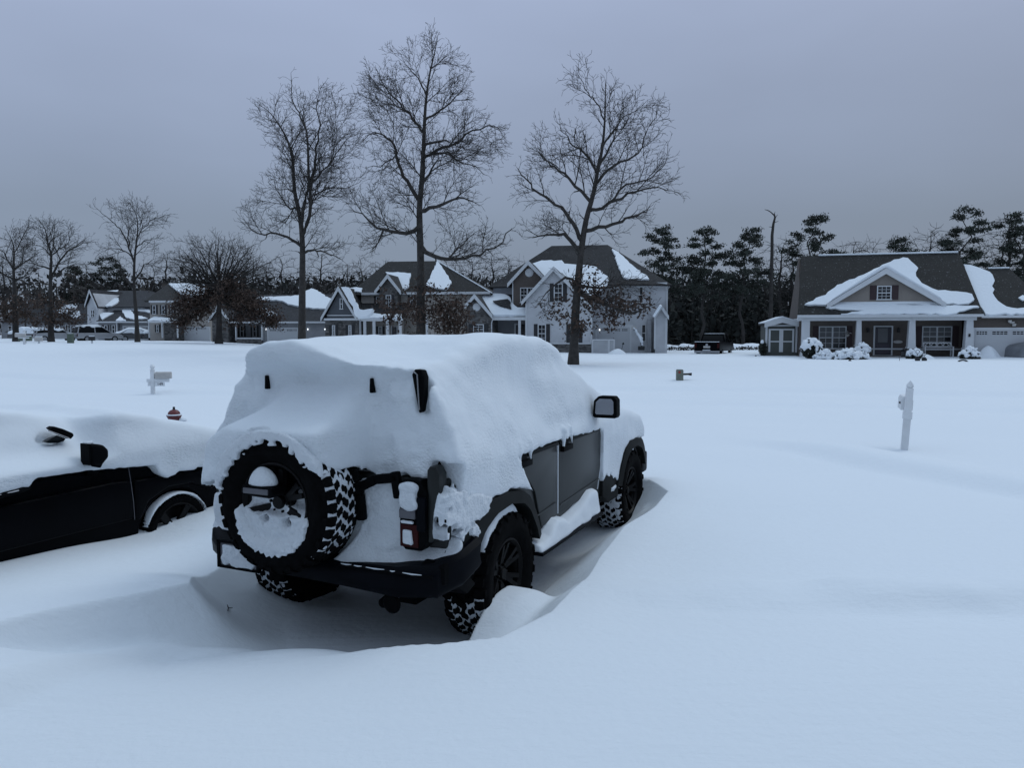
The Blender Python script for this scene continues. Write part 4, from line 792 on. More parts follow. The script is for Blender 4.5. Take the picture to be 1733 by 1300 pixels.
        f = bm.faces.new(vs[1]); r = bmesh.ops.inset_region(bm, faces=[f], thickness=.16, depth=0); 
        for v in f.verts: v.co += Vector(n * th * .35)
        bmesh.ops.recalc_face_normals(bm, faces=bm.faces); bmesh.ops.triangulate(bm, faces=[f])
        me = bpy.data.meshes.new('roof_snow'); bm.to_mesh(me); bm.free()
        return link(name, me, m or M_rsnow, parent or s.root, 50)
    def garage(s, x0, y0, x1, y1, v, wins, wy0, wy1, m=None):
        a, b = s.p(x0, y0, v), s.p(x1, y1, v)
        MB().box((a[0] - .14, v - .05, -1), (b[0] + .14, v + .03, a[1] + .14)).build('door_frame', W_trim, s.root)
        d = MB().box((a[0], v - .075, -1), (b[0], v - .04, a[1])).build('garage_door', m or W_gar, s.root)
        for x, w in wins:
            q, r = s.p(x, wy0, v), s.p(x + w, wy1, v); MB().box((q[0], v - .085, r[1]), (r[0], v - .07, q[1])).build('pane', PANE, d)
            mb = MB()
            for i in (1, 2, 3): xx = q[0] + (r[0] - q[0]) * i / 4; mb.box((xx - .015, v - .09, r[1]), (xx + .015, v - .08, q[1]))
            zz = (q[1] + r[1]) / 2; mb.box((q[0], v - .0905, zz - .015), (r[0], v - .08, zz + .015)); mb.build('window_grid', W_trim, d)
        return d
def nrm(a, b, c): n = np.cross(np.subtract(b, a), np.subtract(c, a)); n = n / np.linalg.norm(n); return n if n[2] > 0 else -n

# --- bungalow on the right
H = House('house', 'brown bungalow with white tapered porch columns and a snow-draped gable, far right', 'house', 1500, 606, 52, 13, crop(1330, 400, 4.3)); HR = H
eL, eR = H.P3(84, 574, -.5), H.P3(1440, 574, -.5); rL, rR = H.P3(115, 148, 4.3), H.P3(1258, 115, 4.3); rL = (rL[0], 4.3, (rL[2] + rR[2]) / 2); rR = (rR[0], 4.3, rL[2]); eR = (eR[0], -.5, eL[2])
bL, bR = (rL[0], 9.2, eL[2]), (rR[0], 9.2, eL[2])
ro = H.roof([[eL, eR, rR, rL], [bL, bR, rR, rL]], R_brown); nR = nrm(eL, eR, rR)
MB().box((eL[0], -.54, eL[2] - .17), (eR[0], -.49, eL[2] + .01)).build('fascia', W_trim, ro)
MB().tube([(rL[0] + 1.2, 4.3, rL[2] + .05), (rR[0] - .05, 4.3, rL[2] + .06)], .07, 6).build('ridge_snow', M_rsnow, ro)
xL, xR = H.p(130, 600, 0)[0], H.p(1360, 600, 0)[0]
b = MB(); b.box((xL, 2.0, -1), (xR, 9.0, eL[2] - .1)); b.build('wall', S_brown, H.root)
for xx, nm in ((xL + .1, 'gable_wall'), (xR - .25, 'gable_wall')): MB().prism([(2.0, eL[2] - .3), (9.0, eL[2] - .3), (4.3, rL[2] - .15)], xx, xx + .15, 'yz').build(nm, S_brown, H.root)
H.wall([(150, 848), (1330, 848), (1330, 818), (150, 818)], 1.93, 2.0, ST, 'stone_wainscot'); MB().box((xL, 1.88, H.p(0, 822, 1.9)[1]), (xR, 1.935, H.p(0, 812, 1.9)[1])).build('sill_band', W_trim, H.root)
a = H.p(85, 578, -.3); c2 = H.p(1390, 610, -.3); MB().box((a[0], -.3, c2[1]), (c2[0], -.05, a[1] - .1)).build('frieze', S_bead, H.root)
MB().box((a[0], -.05, c2[1] + .1), (c2[0], 2.0, c2[1] + .16)).build('porch_ceiling', W_trim, H.root)
MB().box((xL - .2, -.2, -1), (xR + .2, 2.0, H.p(0, 872, 1)[1])).build('porch_floor', M_mail, H.root)
for x0, x1, y1, st in ((120, 170, 850, 0), (512, 551, 800, 1), (893, 944, 815, 1), (1308, 1366, 822, 1)):
    p0, p1 = H.p(x0, 608, -.2), H.p(x1, y1, -.2); w = p1[0] - p0[0]; cx = (p0[0] + p1[0]) / 2; tw = w * (.37 if st else .5); z1 = c2[1] + .02
    cb = MB(); cb.add([(cx - w / 2, -.25, p1[1]), (cx + w / 2, -.25, p1[1]), (cx + w / 2, -.25 + w, p1[1]), (cx - w / 2, -.25 + w, p1[1]), (cx - tw, -.2, z1), (cx + tw, -.2, z1), (cx + tw, -.2 + w * .8, z1), (cx - tw, -.2 + w * .8, z1)],
        [(0, 3, 2, 1), (4, 5, 6, 7), (0, 1, 5, 4), (1, 2, 6, 5), (2, 3, 7, 6), (3, 0, 4, 7)]); co = cb.build('column', W_trim, H.root)
    bb = MB(); bb.box((cx - w * .58, -.30, p1[1] - .02), (cx + w * .58, -.2 + w, p1[1] + .09)); bb.build('column_cap', W_trim, co)
    MB().box((cx - w * .62, -.32, -1), (cx + w * .62, -.2 + w * 1.1, p1[1] - .02)).build('column_base', ST if st else W_trim, co)
H.window(240, 655, 437, 822, 2.0, 2, SH_red, 40, (1, 1), PANE2, PANE); H.window(992, 655, 1205, 806, 2.0, 2, SH_red, 45, (1, 1), PANE2, PANE)
dr = H.bx(640, 652, 775, 868, 1.95, 2.02, W_trim, 'door_frame'); dd = H.bx(652, 660, 764, 864, 1.93, 1.99, DOOR, 'door'); H.bx(672, 668, 740, 772, 1.915, 1.95, PANE2, 'door_glass', dd); H.bx(664, 790, 752, 855, 1.92, 1.94, mat('door_plum', (.035, .028, .045), .4), 'door_panel', dd)
for x in (597, 818):
    q = H.p(x, 684, 1.9); l = MB(); l.box((q[0] - .05, 1.86, q[1] - .02), (q[0] + .05, 2.0, q[1] + .03)); l.lathe([(.0, -.16), (.09, -.14), (.11, .08), (.04, .16), (0, .18)], 8, 'Z', (q[0], 1.83, q[1])); l.build('wall_lantern', M_ink, H.root)
q = H.p(815, 768, 1.95); MB().prism([(.30 * math.cos(a_), .11 * math.sin(a_)) for a_ in np.linspace(0, 2 * math.pi, 24, endpoint=False)], -.03, 0, 'xz').build('name_plaque', M_mail, H.root, label='oval plaque beside the door').location = (q[0], 1.96, q[1])
# front gable
H.wall([(335, 496), (1110, 492), (722, 268)], .25, 1.4, S_batt, 'gable_wall', down=False); g_ = H.gable((722, 247), (292, 507), (1156, 499), .25, 2.6, R_brown)
H.bx(360, 488, 1095, 500, .18, .26, W_trim, 'gable_sill'); H.window(663, 360, 766, 463, .25, 1, SH_red, 48, (2, 1), PANE, PANE)
sn = MB(); A, L_, R_ = H.A, H.L, H.R; sn.prism([(L_[0] + .2, L_[1] + .27), (A[0], A[1] + .14), (R_[0] - .2, R_[1] + .27), (R_[0] - .3, R_[1] + .50), (A[0] + .9, A[1] - .18), (A[0] + .15, A[1] + .34), (A[0] - .25, A[1] + .28), (A[0] - 1.5, A[1] - .58), (L_[0] + .4, L_[1] + .50)], .05, 2.4, 'xz'); sn.build('roof_snow', M_rsnow, g_, bevel=.05)
H.snow([(135, 503), (250, 447), (330, 398), (430, 340), (560, 290), (650, 250), (760, 195), (850, 163), (885, 168), (935, 215), (960, 240), (942, 270), (945, 300), (985, 350), (1060, 388), (1200, 410), (1350, 430), (1368, 470), (1330, 497), (1250, 505), (1140, 500), (300, 507)], eL, nR, .22)
H.snow([(290, 520), (420, 500), (560, 488), (640, 492), (750, 502), (1000, 508), (1390, 512), (1405, 522), (1330, 535), (1260, 553), (1240, 566), (900, 570), (600, 570), (400, 570), (520, 556), (565, 545), (430, 540)], eL, nR, .16)
# garage wing
e0, e1 = H.P3(1400, 575, -.2), H.P3(1990, 575, -.2); e1 = (e1[0], -.2, e0[2]); r0, r1 = H.P3(1290, 238, 3.6), H.P3(1625, 238, 3.6); r1 = (r1[0] + 2.0, 3.6, r0[2]); q1 = H.P3(1625, 238, 3.6)
ro2 = H.roof([[e0, e1, (q1[0], 3.6, r0[2]), r0], [(e0[0], 7.6, e0[2]), (e1[0], 7.6, e0[2]), (q1[0], 3.6, r0[2]), r0], [e1, (e1[0], 7.6, e0[2]), (q1[0], 3.6, r0[2])]], R_brown); n2 = nrm(e0, e1, r0)
H.snow([(1290, 213), (1340, 218), (1405, 238), (1480, 268), (1508, 310), (1495, 370), (1500, 420), (1540, 480), (1600, 520), (1680, 535), (1740, 528), (1900, 545), (1980, 572), (1450, 574), (1380, 470)], e0, n2, .2); H.snow([(1690, 450), (1720, 432), (1760, 440), (1780, 470), (1720, 470)], e0, n2, .1)
MB().tube([(r0[0] + 1.6, 3.6, r0[2] + .04), (q1[0], 3.6, r0[2] + .04)], .06, 6).build('ridge_snow', M_rsnow, ro2)
MB().box((e0[0] + .2, -.24, e0[2] - .17), (e1[0], -.19, e0[2])).build('fascia', W_trim, ro2)
H.wall([(1366, 900), (1960, 900), (1960, 580), (1366, 580)], .2, 7.4, S_brown, 'garage_wall'); H.garage(1376, 680, 1880, 842, .2, ((1385, 75), (1500, 108), (1648, 105), (1770, 90)), 692, 714)
q = H.p(1640, 630, .2); l = MB(); l.box((q[0] - .12, -.02, q[1] - .05), (q[0] + .12, .2, q[1] + .08)); l.lathe([(0, -.12), (.1, -.1), (.13, .05), (0, .1)], 10, 'Z', (q[0] - .16, .0, q[1] + .12)); l.lathe([(0, -.12), (.1, -.1), (.13, .05), (0, .1)], 10, 'Z', (q[0] + .1, .0, q[1] - .12)); l.build('flood_light', M_mail, H.root)
q = H.p(1338, 720, -.3); MB().box((q[0] - .06, -.27, q[1] - .1), (q[0] + .06, -.25, q[1] + .1)).build('house_number', M_ink, H.root)

# --- grey two-storey house in the middle
H = House('house', 'pale grey two-storey house directly behind the leaning bare tree', 'house', 1000, 598, 62, 9, crop(780, 380, 4.56)); HC = H
P = H.P3
Lc, Rl, Rr, C1, E1 = P(205, 482, 3.0), P(700, 192, 8.0), P(1132, 156, 8.0), P(1250, 432, 1.7), P(1636, 462, 2.0)
z_e = E1[2]; Lc = (Lc[0], 3.0, z_e); Rl = (Rl[0], 8.0, Rr[2]); C1 = (C1[0], 1.4, z_e + .02); E1 = (E1[0], 2.6, z_e)
bk = 13.5
ro = H.roof([[Lc, (C1[0], 1.4, z_e + .02), Rr, Rl], [C1, E1, Rr], [E1, (E1[0], bk, z_e), Rr], [(E1[0], bk, z_e), (Lc[0], bk, z_e), Rl, Rr], [(Lc[0], bk, z_e), Lc, Rl]], R_dark)
nF = nrm(Lc, C1, Rr); nS = nrm(C1, E1, Rr)
H.snow([(1165, 196), (1215, 222), (1330, 330), (1440, 415), (1452, 430), (1300, 428), (1255, 418), (1205, 300)], C1, nS, .2)
H.snow([(540, 285), (640, 288), (780, 286), (800, 312), (880, 318), (990, 320), (1050, 340), (1100, 390), (1140, 415), (1130, 470), (1000, 560), (900, 470), (700, 420), (620, 400)], Lc, nF, .22)
H.wall([(248, 700), (1010, 700), (1010, 488), (248, 486)], 3.3, bk - .3, S_blue, 'wall'); H.wall([(1010, 962), (1590, 962), (1590, 452), (1010, 436)], 2.9, bk - .4, S_grey, 'wall')
H.bx(1000, 452, 1592, 466, 2.55, 2.9, W_trim, 'soffit'); MB().tube([(E1[0] - .25, 2.75, E1[2] - .1), (E1[0] - .45, 2.8, E1[2] - .5), (E1[0] - .45, 2.8, -1)], .05, 6).build('downspout', W_trim, H.root); H.bx(1580, 462, 1592, 962, 2.86, 2.9, W_trim, 'corner_board')
H.window(1375, 478, 1408, 608, 2.9, 1); H.window(1393, 770, 1428, 905, 2.9, 1)
H.wall([(398, 660), (640, 660), (640, 420), (528, 308), (398, 440)], 1.6, 4.5, S_brown, 'gable_wall', down=False); g_ = H.gable((522, 290), (362, 468), (690, 460), 1.6, 6.5, R_dark)
p0, n0 = H.slope_pl(1); H.bx(396, 440, 404, 655, 1.56, 1.62, W_trim, 'corner_board')
H.window(458, 487, 568, 606, 1.6, 2, None, 0, (1, 1)); q = H.p(528, 371, 1.6); MB().lathe([(0, -.06), (.30, -.06), (.36, -.03), (.36, 0)], 20, 'Y', (q[0], 1.6, q[1])).build('gable_vent', W_trim, H.root)
H.wall([(503, 925), (1005, 925), (1005, 640), (930, 590), (718, 358), (503, 580)], 0, 3.2, S_grey, 'gable_wall'); g_ = H.gable((717, 336), (470, 606), (1010, 640), 0, 5.5, R_dark); p0, n0 = H.slope_pl(1)
H.wall([(500, 1000), (1006, 1000), (1006, 922), (500, 922)], -.06, 0, ST, 'stone_base'); H.bx(500, 914, 1006, 924, -.10, 0, W_trim, 'sill_band'); H.bx(498, 610, 508, 995, -.05, .02, W_trim, 'corner_board'); H.bx(1000, 640, 1012, 995, -.05, .02, W_trim, 'corner_board')
H.window(718, 456, 786, 598, 0, 1, SH_blk, 30, (1, 1)); H.window(594, 770, 656, 914, 0, 1, SH_blk, 29, (1, 1)); H.window(846, 770, 906, 914, 0, 1, SH_blk, 30, (1, 1))
H.garage(1052, 795, 1303, 962, 2.9, ((1075, 40), (1130, 45), (1188, 40), (1245, 40)), 806, 822); H.bx(1020, 775, 1330, 790, 2.84, 2.92, W_trim, 'lintel')
for x in (1072, 1338):
    q = H.p(x, 812, 2.8); l = MB(); l.lathe([(0, -.08), (.035, -.07), (.05, .04), (.02, .08), (0, .09)], 8, 'Z', (q[0], 2.76, q[1])); lo = l.build('wall_lantern', M_ink if x > 1200 else M_lamp, H.root, label=None if x > 1200 else 'lit lantern by the garage')
# bump-out on the right end
H.wall([(1500, 962), (1592, 962), (1592, 712), (1548, 650), (1500, 712)], 1.4, 3.2, S_grey, 'bump_out'); g_ = H.gable((1546, 632), (1492, 716), (1604, 718), 1.4, 3.6, R_dark); p0, n0 = H.slope_pl(-1)
H.snow([(1440, 690), (1490, 712), (1545, 628), (1540, 615), (1495, 612)], p0, n0, .15, jit=.02); H.bx(1492, 718, 1504, 962, 1.36, 1.42, W_trim, 'corner_board'); H.bx(1578, 718, 1590, 962, 1.36, 1.42, W_trim, 'corner_board'); H.wall([(1442, 962), (1470, 962), (1470, 730), (1442, 730)], 2.0, 3.2, S_mid, 'bump_out')
# porch wing on the left
H.wall([(44, 880), (246, 880), (246, 712), (112, 562), (44, 640)], .2, 5, ST, 'stone_gable'); g_ = H.gable((110, 548), (34, 634), (250, 712), .2, 5.5, R_dark); p0, n0 = H.slope_pl(1)
q = H.p(122, 637, .2); MB().lathe([(0, -.06), (.28, -.06), (.33, -.03), (.33, 0)], 20, 'Y', (q[0], .2, q[1])).build('gable_vent', W_trim, H.root)
a1, b1, c1_, d1 = P(246, 714, .1), P(505, 712, .1), P(505, 640, 3.4), P(130, 556, 3.4); ro = H.roof([[a1, (b1[0], .1, a1[2]), (b1[0], 3.4, c1_[2] + 1.2), (a1[0] - 1.5, 3.4, c1_[2] + 1.2)]], R_dark); nP = nrm(a1, (b1[0], .1, a1[2]), (b1[0], 3.4, c1_[2] + 1.2))
H.snow([(118, 548), (270, 545), (340, 552), (385, 580), (392, 615), (440, 655), (500, 655), (500, 708), (330, 712), (250, 712), (180, 628)], a1, nP, .3); H.snow([(246, 590), (300, 582), (360, 575), (385, 600), (390, 650), (300, 625)], np.add(a1, nP * .32), nP, .03, m=R_dark, name='bare_shingles')
H.bx(246, 714, 505, 738, .05, .25, W_trim, 'porch_beam'); H.bx(443, 738, 461, 890, .1, .3, W_trim, 'porch_post'); H.wall([(246, 890), (505, 890), (505, 712), (246, 712)], 2.6, 3.2, S_mid, 'porch_wall'); H.bx(412, 765, 442, 890, 2.52, 2.6, W_trim, 'door_frame'); H.bx(424, 775, 440, 890, 2.48, 2.53, DOOR, 'door'); H.bx(466, 770, 490, 890, 2.48, 2.6, PANE, 'sidelight')
H.window(96, 770, 178, 850, .2, 1, SH_blk, 32, (1, 1)); MB().tube([(*P(252, 716, .08)[:1], .02, a1[2]), (a1[0] - .1, .1, a1[2] - .5), (a1[0] - .1, .1, -1)], .045, 6).build('downspout', W_trim, H.root)

# --- beige house behind the tall tree
H = House('house', 'beige house with slate-blue front gable and porch columns behind the tallest tree', 'house', 640, 583, 64, 8, crop(520, 400, 4.8139)); P = H.P3
Lc, Rl, Rr, E1 = P(330, 462, 3), P(655, 208, 8), P(1058, 200, 8), P(1505, 466, 3); Lc = (Lc[0], 3, E1[2]); Rl = (Rl[0], 8, Rr[2]); ze = E1[2]
ro = H.roof([[Lc, E1, Rr, Rl], [E1, (E1[0], 13, ze), Rr], [(E1[0], 13, ze), (Lc[0], 13, ze), Rl, Rr], [(Lc[0], 13, ze), Lc, Rl]], R_brown); nF = nrm(Lc, E1, Rr)
H.snow([(1058, 208), (1085, 240), (1150, 330), (1178, 385), (1130, 440), (1060, 430), (975, 410), (1010, 320)], Lc, nF, .2); H.snow([(640, 298), (740, 300), (845, 310), (825, 420), (790, 440), (735, 440), (700, 380)], Lc, nF, .2); MB().tube([(*Rr[:2], Rr[2] + .03), (E1[0], 3.0, ze + .05)], .05, 6).build('ridge_snow', M_rsnow, ro)
H.wall([(440, 815), (1480, 815), (1480, 466), (440, 460)], 3.4, 12.6, S_beige, 'wall'); H.bx(440, 458, 1490, 470, 3.0, 3.4, W_trim, 'soffit')
H.wall([(968, 815), (1290, 815), (1290, 640), (968, 640)], 1.5, 4, S_beige, 'garage_wall'); H.bx(966, 660, 984, 830, 1.46, 1.52, W_trim, 'corner_board')
H.wall([(592, 640), (735, 640), (735, 420), (664, 345), (592, 420)], 2.4, 4.5, ST, 'dormer_wall', down=False); g_ = H.gable((662, 320), (556, 458), (770, 458), 2.4, 6.5, R_brown); H.window(640, 478, 686, 600, 2.4, 1, SH_blk, 20, (1, 1)); H.window(562, 490, 590, 598, 3.4, 1, SH_blk, 16); H.window(838, 480, 868, 560, 3.4, 1, SH_blk, 16)
H.wall([(160, 690), (402, 690), (402, 640), (262, 440), (160, 640)], .0, 3.5, S_dk, 'gable_wall'); H.wall([(146, 830), (416, 830), (416, 682), (146, 682)], -.06, 3.5, ST, 'stone_wall'); g_ = H.gable((262, 420), (120, 676), (412, 670), -.05, 6.0, R_dark); p0, n0 = H.slope_pl(1)
H.bx(135, 668, 418, 684, -.3, .0, W_trim, 'fascia'); H.bx(160, 640, 400, 648, -.06, .0, W_trim, 'trim_band'); H.window(265, 505, 292, 596, 0, 1); H.window(203, 724, 229, 812, -.06, 1, SH_blk, 22, (1, 1)); H.window(336, 724, 362, 812, -.06, 1, SH_blk, 22, (1, 1))
a1 = P(416, 668, .2); b1 = P(775, 668, .2); c1_ = (b1[0], 3.6, a1[2] + 1.5); ro = H.roof([[a1, (b1[0], .2, a1[2]), c1_, (a1[0] - 1.6, 3.6, a1[2] + 1.5)]], R_dark); nP = nrm(a1, (b1[0], .2, a1[2]), c1_)
# snow sweeping from the blue gable on to the porch roof: a thick curved drift
d_ = MB(); cur = [(285, 425), (350, 428), (372, 470), (392, 540), (425, 598), (470, 612), (498, 606), (545, 600), (530, 636), (492, 664), (415, 668), (385, 610), (340, 520)]
H.snow(cur, (H.A[0], 0, H.A[1] + .1), (-.25, -.75, .60), .3); H.snow([(440, 645), (530, 630), (600, 640), (770, 640), (770, 668), (430, 670)], a1, nP, .14)
H.snow([(350, 428), (400, 420), (450, 428), (445, 462), (400, 455), (372, 460)], Lc, nF, .15)
H.bx(415, 672, 775, 690, .12, .35, W_trim, 'porch_beam'); H.wall([(416, 830), (775, 830), (775, 690), (416, 690)], 2.2, 2.6, S_beige, 'porch_wall')
for x in (424, 467, 542, 652, 755): H.bx(x - 11, 690, x + 11, 830, .15, .38, W_trim, 'column')
H.window(580, 735, 612, 800, 2.2, 1, SH_blk, 18, (1, 1)); H.bx(682, 732, 734, 830, 2.14, 2.2, W_trim, 'door_frame'); dd = H.bx(690, 738, 728, 830, 2.1, 2.16, DOOR, 'door'); H.bx(696, 745, 722, 780, 2.08, 2.12, PANE, 'door_glass', dd)

# --- long grey ranch house
H = House('house', 'long grey single-storey house with garage between the leafy oak and the left tall tree', 'house', 480, 581, 72, 8, crop(250, 380, 5.416)); P = H.P3
e0, e1, r0, r1 = P(640, 890, -.3), P(1640, 888, -.3), P(860, 690, 5), P(1500, 640, 5); r0 = (r0[0], 5, r1[2]); e0 = (e0[0], -.3, e1[2])
ro = H.roof([[e0, e1, (e1[0], 5, r1[2]), r0], [(e0[0], 10, e0[2]), (e1[0], 10, e0[2]), (e1[0], 5, r1[2]), r0], [(e0[0], 10, e0[2]), e0, r0]], R_grey); nF = nrm(e0, e1, r1)
H.snow([(940, 680), (1100, 672), (1225, 668), (1380, 660), (1500, 596), (1560, 615), (1690, 700), (1640, 782), (1500, 775), (1380, 757), (1290, 740), (1240, 710), (1180, 700), (1000, 705)], e0, nF, .22); H.snow([(960, 745), (1060, 770), (1130, 790), (1185, 830), (1150, 845), (1060, 835), (1000, 800)], e0, nF, .2)
MB().box((e0[0], -.34, e0[2] - .16), (e1[0], -.29, e0[2])).build('fascia', W_trim, ro)
H.wall([(1045, 1060), (1640, 1060), (1640, 890), (1045, 890)], .1, 9.6, S_mid, 'wall'); H.wall([(740, 1060), (1045, 1060), (1045, 890), (740, 890)], 1.8, 9.6, S_mid, 'porch_wall'); H.garage(1108, 958, 1372, 1050, .1, ((1125, 50), (1195, 45), (1280, 50), (1340, 28)), 962, 976)
H.wall([(590, 1060), (738, 1060), (738, 870), (660, 760), (590, 870)], -.4, 3, ST, 'stone_gable'); H.gable((662, 745), (570, 880), (758, 880), -.4, 5, R_grey); H.window(846, 925, 882, 1032, 1.8, 1, SH_blk, 16); H.window(962, 925, 1000, 1032, 1.8, 1, SH_blk, 16)
for x in (742, 806, 1045): H.bx(x - 7, 890, x + 7, 1060, -.2, .0, W_trim, 'porch_post')
H.wall([(806, 1085), (1045, 1085), (1045, 1048), (806, 1048)], -.15, .05, ST, 'stone_wainscot'); H.bx(800, 1038, 1050, 1050, -.2, .1, W_trim, 'sill_band')
for x in (1084, 1467, 1625): q = H.p(x, 960, .0); MB().lathe([(0, -.07), (.04, -.06), (.055, .04), (0, .08)], 8, 'Z', (q[0], .0, q[1])).build('wall_lantern', M_lamp, H.root)

# --- two-storey house half behind the oak
H = House('house', 'two-storey beige house half hidden behind the leafy brown oak', 'house', 320, 574, 78, 8, crop(250, 380, 5.416)); P = H.P3
Lc, E1, Rl, Rr = P(-30, 700, 1), P(600, 700, 1), P(190, 545, 6), P(520, 545, 6); ro = H.roof([[Lc, E1, Rr, Rl], [E1, (E1[0], 11, E1[2]), Rr], [(E1[0], 11, E1[2]), (Lc[0], 11, Lc[2]), Rl, Rr], [(Lc[0], 11, Lc[2]), Lc, Rl]], R_brown); nF = nrm(Lc, E1, Rr)
H.snow([(195, 550), (380, 548), (550, 556), (540, 640), (450, 690), (370, 690), (300, 640), (240, 590)], Lc, nF, .22); H.wall([(20, 1040), (560, 1040), (560, 700), (20, 700)], 1.4, 10.6, S_beige, 'wall'); H.bx(10, 698, 575, 712, 1, 1.4, W_trim, 'soffit')
H.window(44, 740, 78, 824, 1.4, 1, SH_blk, 14); H.window(128, 740, 160, 824, 1.4, 1, SH_blk, 14); H.window(210, 740, 240, 824, 1.4, 1, SH_blk, 14)
a1, b1 = P(-5, 885, -.6), P(280, 885, -.6); c1_ = (b1[0], 1.5, a1[2] + .55); H.roof([[a1, (b1[0], -.6, a1[2]), c1_, (a1[0], 1.5, a1[2] + .55)]], R_brown); nP = nrm(a1, (b1[0], -.6, a1[2]), c1_); H.snow([(0, 884), (60, 852), (180, 862), (275, 884)], a1, nP, .16); H.bx(0, 885, 280, 900, -.6, -.4, W_trim, 'porch_beam')
for x in (10, 130, 270): H.bx(x - 6, 900, x + 6, 1040, -.6, -.44, W_trim, 'porch_post')
H.wall([(150, 1040), (278, 1040), (278, 900), (150, 900)], .2, 1.5, ST, 'stone_wall'); H.garage(282, 950, 566, 1040, 1.38, ((370, 60), (450, 50), (500, 40)), 945, 958); H.window(80, 920, 104, 990, 1.4, 1, SH_blk, 12)

# --- grey two-storey house at the left
H = House('house', 'grey two-storey house with snow-patched gables and a white garage, left of the slim bare tree', 'house', 215, 574, 90, 8, crop(0, 330, 4.333)); P = H.P3
H.wall([(640, 1040), (1100, 1040), (1100, 840), (1000, 815), (640, 815)], 3, 10, S_grey, 'wall'); H.wall([(640, 1040), (722, 1040), (722, 815), (680, 720), (640, 810)], 1.4, 10, S_grey, 'gable_wall')
a1, b1, c1_, d1 = P(690, 822, 2.6), P(1130, 822, 2.6), P(1130, 700, 8), P(690, 700, 8); ze, zr = a1[2], c1_[2]; ro = H.roof([[a1, (b1[0], 2.6, ze), (b1[0] - 4, 8, zr), (d1[0] - 1, 8, zr)], [(a1[0] - 1, 13, ze), (b1[0], 13, ze), (b1[0] - 4, 8, zr), (d1[0] - 1, 8, zr)], [(b1[0], 2.6, ze), (b1[0], 13, ze), (b1[0] - 4, 8, zr)]], R_grey); nF = nrm(a1, (b1[0], 2.6, ze), (b1[0] - 4, 8, zr))
H.snow([(690, 704), (780, 710), (870, 702), (790, 770), (720, 818), (700, 800)], a1, nF, .2); H.snow([(770, 820), (830, 765), (870, 760), (868, 790), (820, 820)], a1, nF, .2); g_ = H.gable((667, 700), (633, 812), (724, 830), 1.4, 8, R_grey); H.window(665, 842, 696, 900, 1.4, 2); H.window(733, 835, 768, 862, 3, 2)
H.wall([(720, 1040), (862, 1040), (862, 925), (720, 925)], .2, 4, S_mid, 'wall'); H.wall([(858, 1040), (1110, 1040), (1110, 930), (858, 930)], .6, 4, S_mid, 'garage_wall')
a1, b1 = P(700, 928, -.1), P(1118, 930, -.1); ze = a1[2]; r0, r1 = P(880, 818, 4), P(1095, 810, 4); zr = r0[2]; ro = H.roof([[a1, (b1[0], -.1, ze), (b1[0], 4, zr), (r0[0], 4, zr)], [(a1[0], 4, ze), a1, (r0[0], 4, zr)]], R_grey); nF = nrm(a1, (b1[0], -.1, ze), (b1[0], 4, zr))
H.snow([(875, 818), (1095, 812), (1100, 868), (1000, 850), (960, 848), (985, 880), (1085, 910), (1000, 918), (930, 905), (905, 870)], a1, nF, .2); H.snow([(725, 865), (835, 868), (800, 888), (750, 918), (735, 890)], a1, nF, .16); H.snow([(850, 926), (885, 893), (925, 926)], a1, nF, .16); MB().box((a1[0], -.14, ze - .15), (b1[0], -.09, ze)).build('fascia', W_trim, ro)
for x in (722, 765, 820): H.window(x, 955, x + 26, 1015, .2, 1, SH_blk, 9)
H.garage(908, 968, 1088, 1040, .6, ((915, 50), (975, 50), (1035, 50)), 972, 982); H.bx(850, 930, 862, 1040, .14, .2, W_trim, 'downspout')

# --- the farthest house
H = House('house', 'low grey house at far left behind two big bare trees', 'house', 100, 573, 102, 8, crop(0, 330, 4.333)); P = H.P3
e0, e1, r0, r1 = P(0, 930, 0), P(655, 930, 0), P(230, 860, 6), P(590, 795, 6); ze, zr = e0[2], r1[2]; e1 = (e1[0], 0, ze); ro = H.roof([[e0, e1, (r1[0], 6, zr), (r0[0], 6, zr)], [(e0[0], 12, ze), (e1[0], 12, ze), (r1[0], 6, zr), (r0[0], 6, zr)], [e1, (e1[0], 12, ze), (r1[0], 6, zr)], [(e0[0], 12, ze), e0, (r0[0], 6, zr)]], R_grey); nF = nrm(e0, e1, r1)
H.snow([(420, 850), (480, 815), (575, 798), (560, 830), (500, 868), (440, 872)], e0, nF, .2); H.snow([(520, 890), (560, 855), (590, 860), (590, 900), (540, 905)], e0, nF, .2); H.wall([(10, 1040), (645, 1040), (645, 930), (10, 930)], .4, 11.5, S_mid, 'wall'); H.window(60, 960, 90, 1010, .4, 1); H.window(480, 950, 520, 1010, .4, 2); H.window(400, 950, 440, 1010, .4, 2)
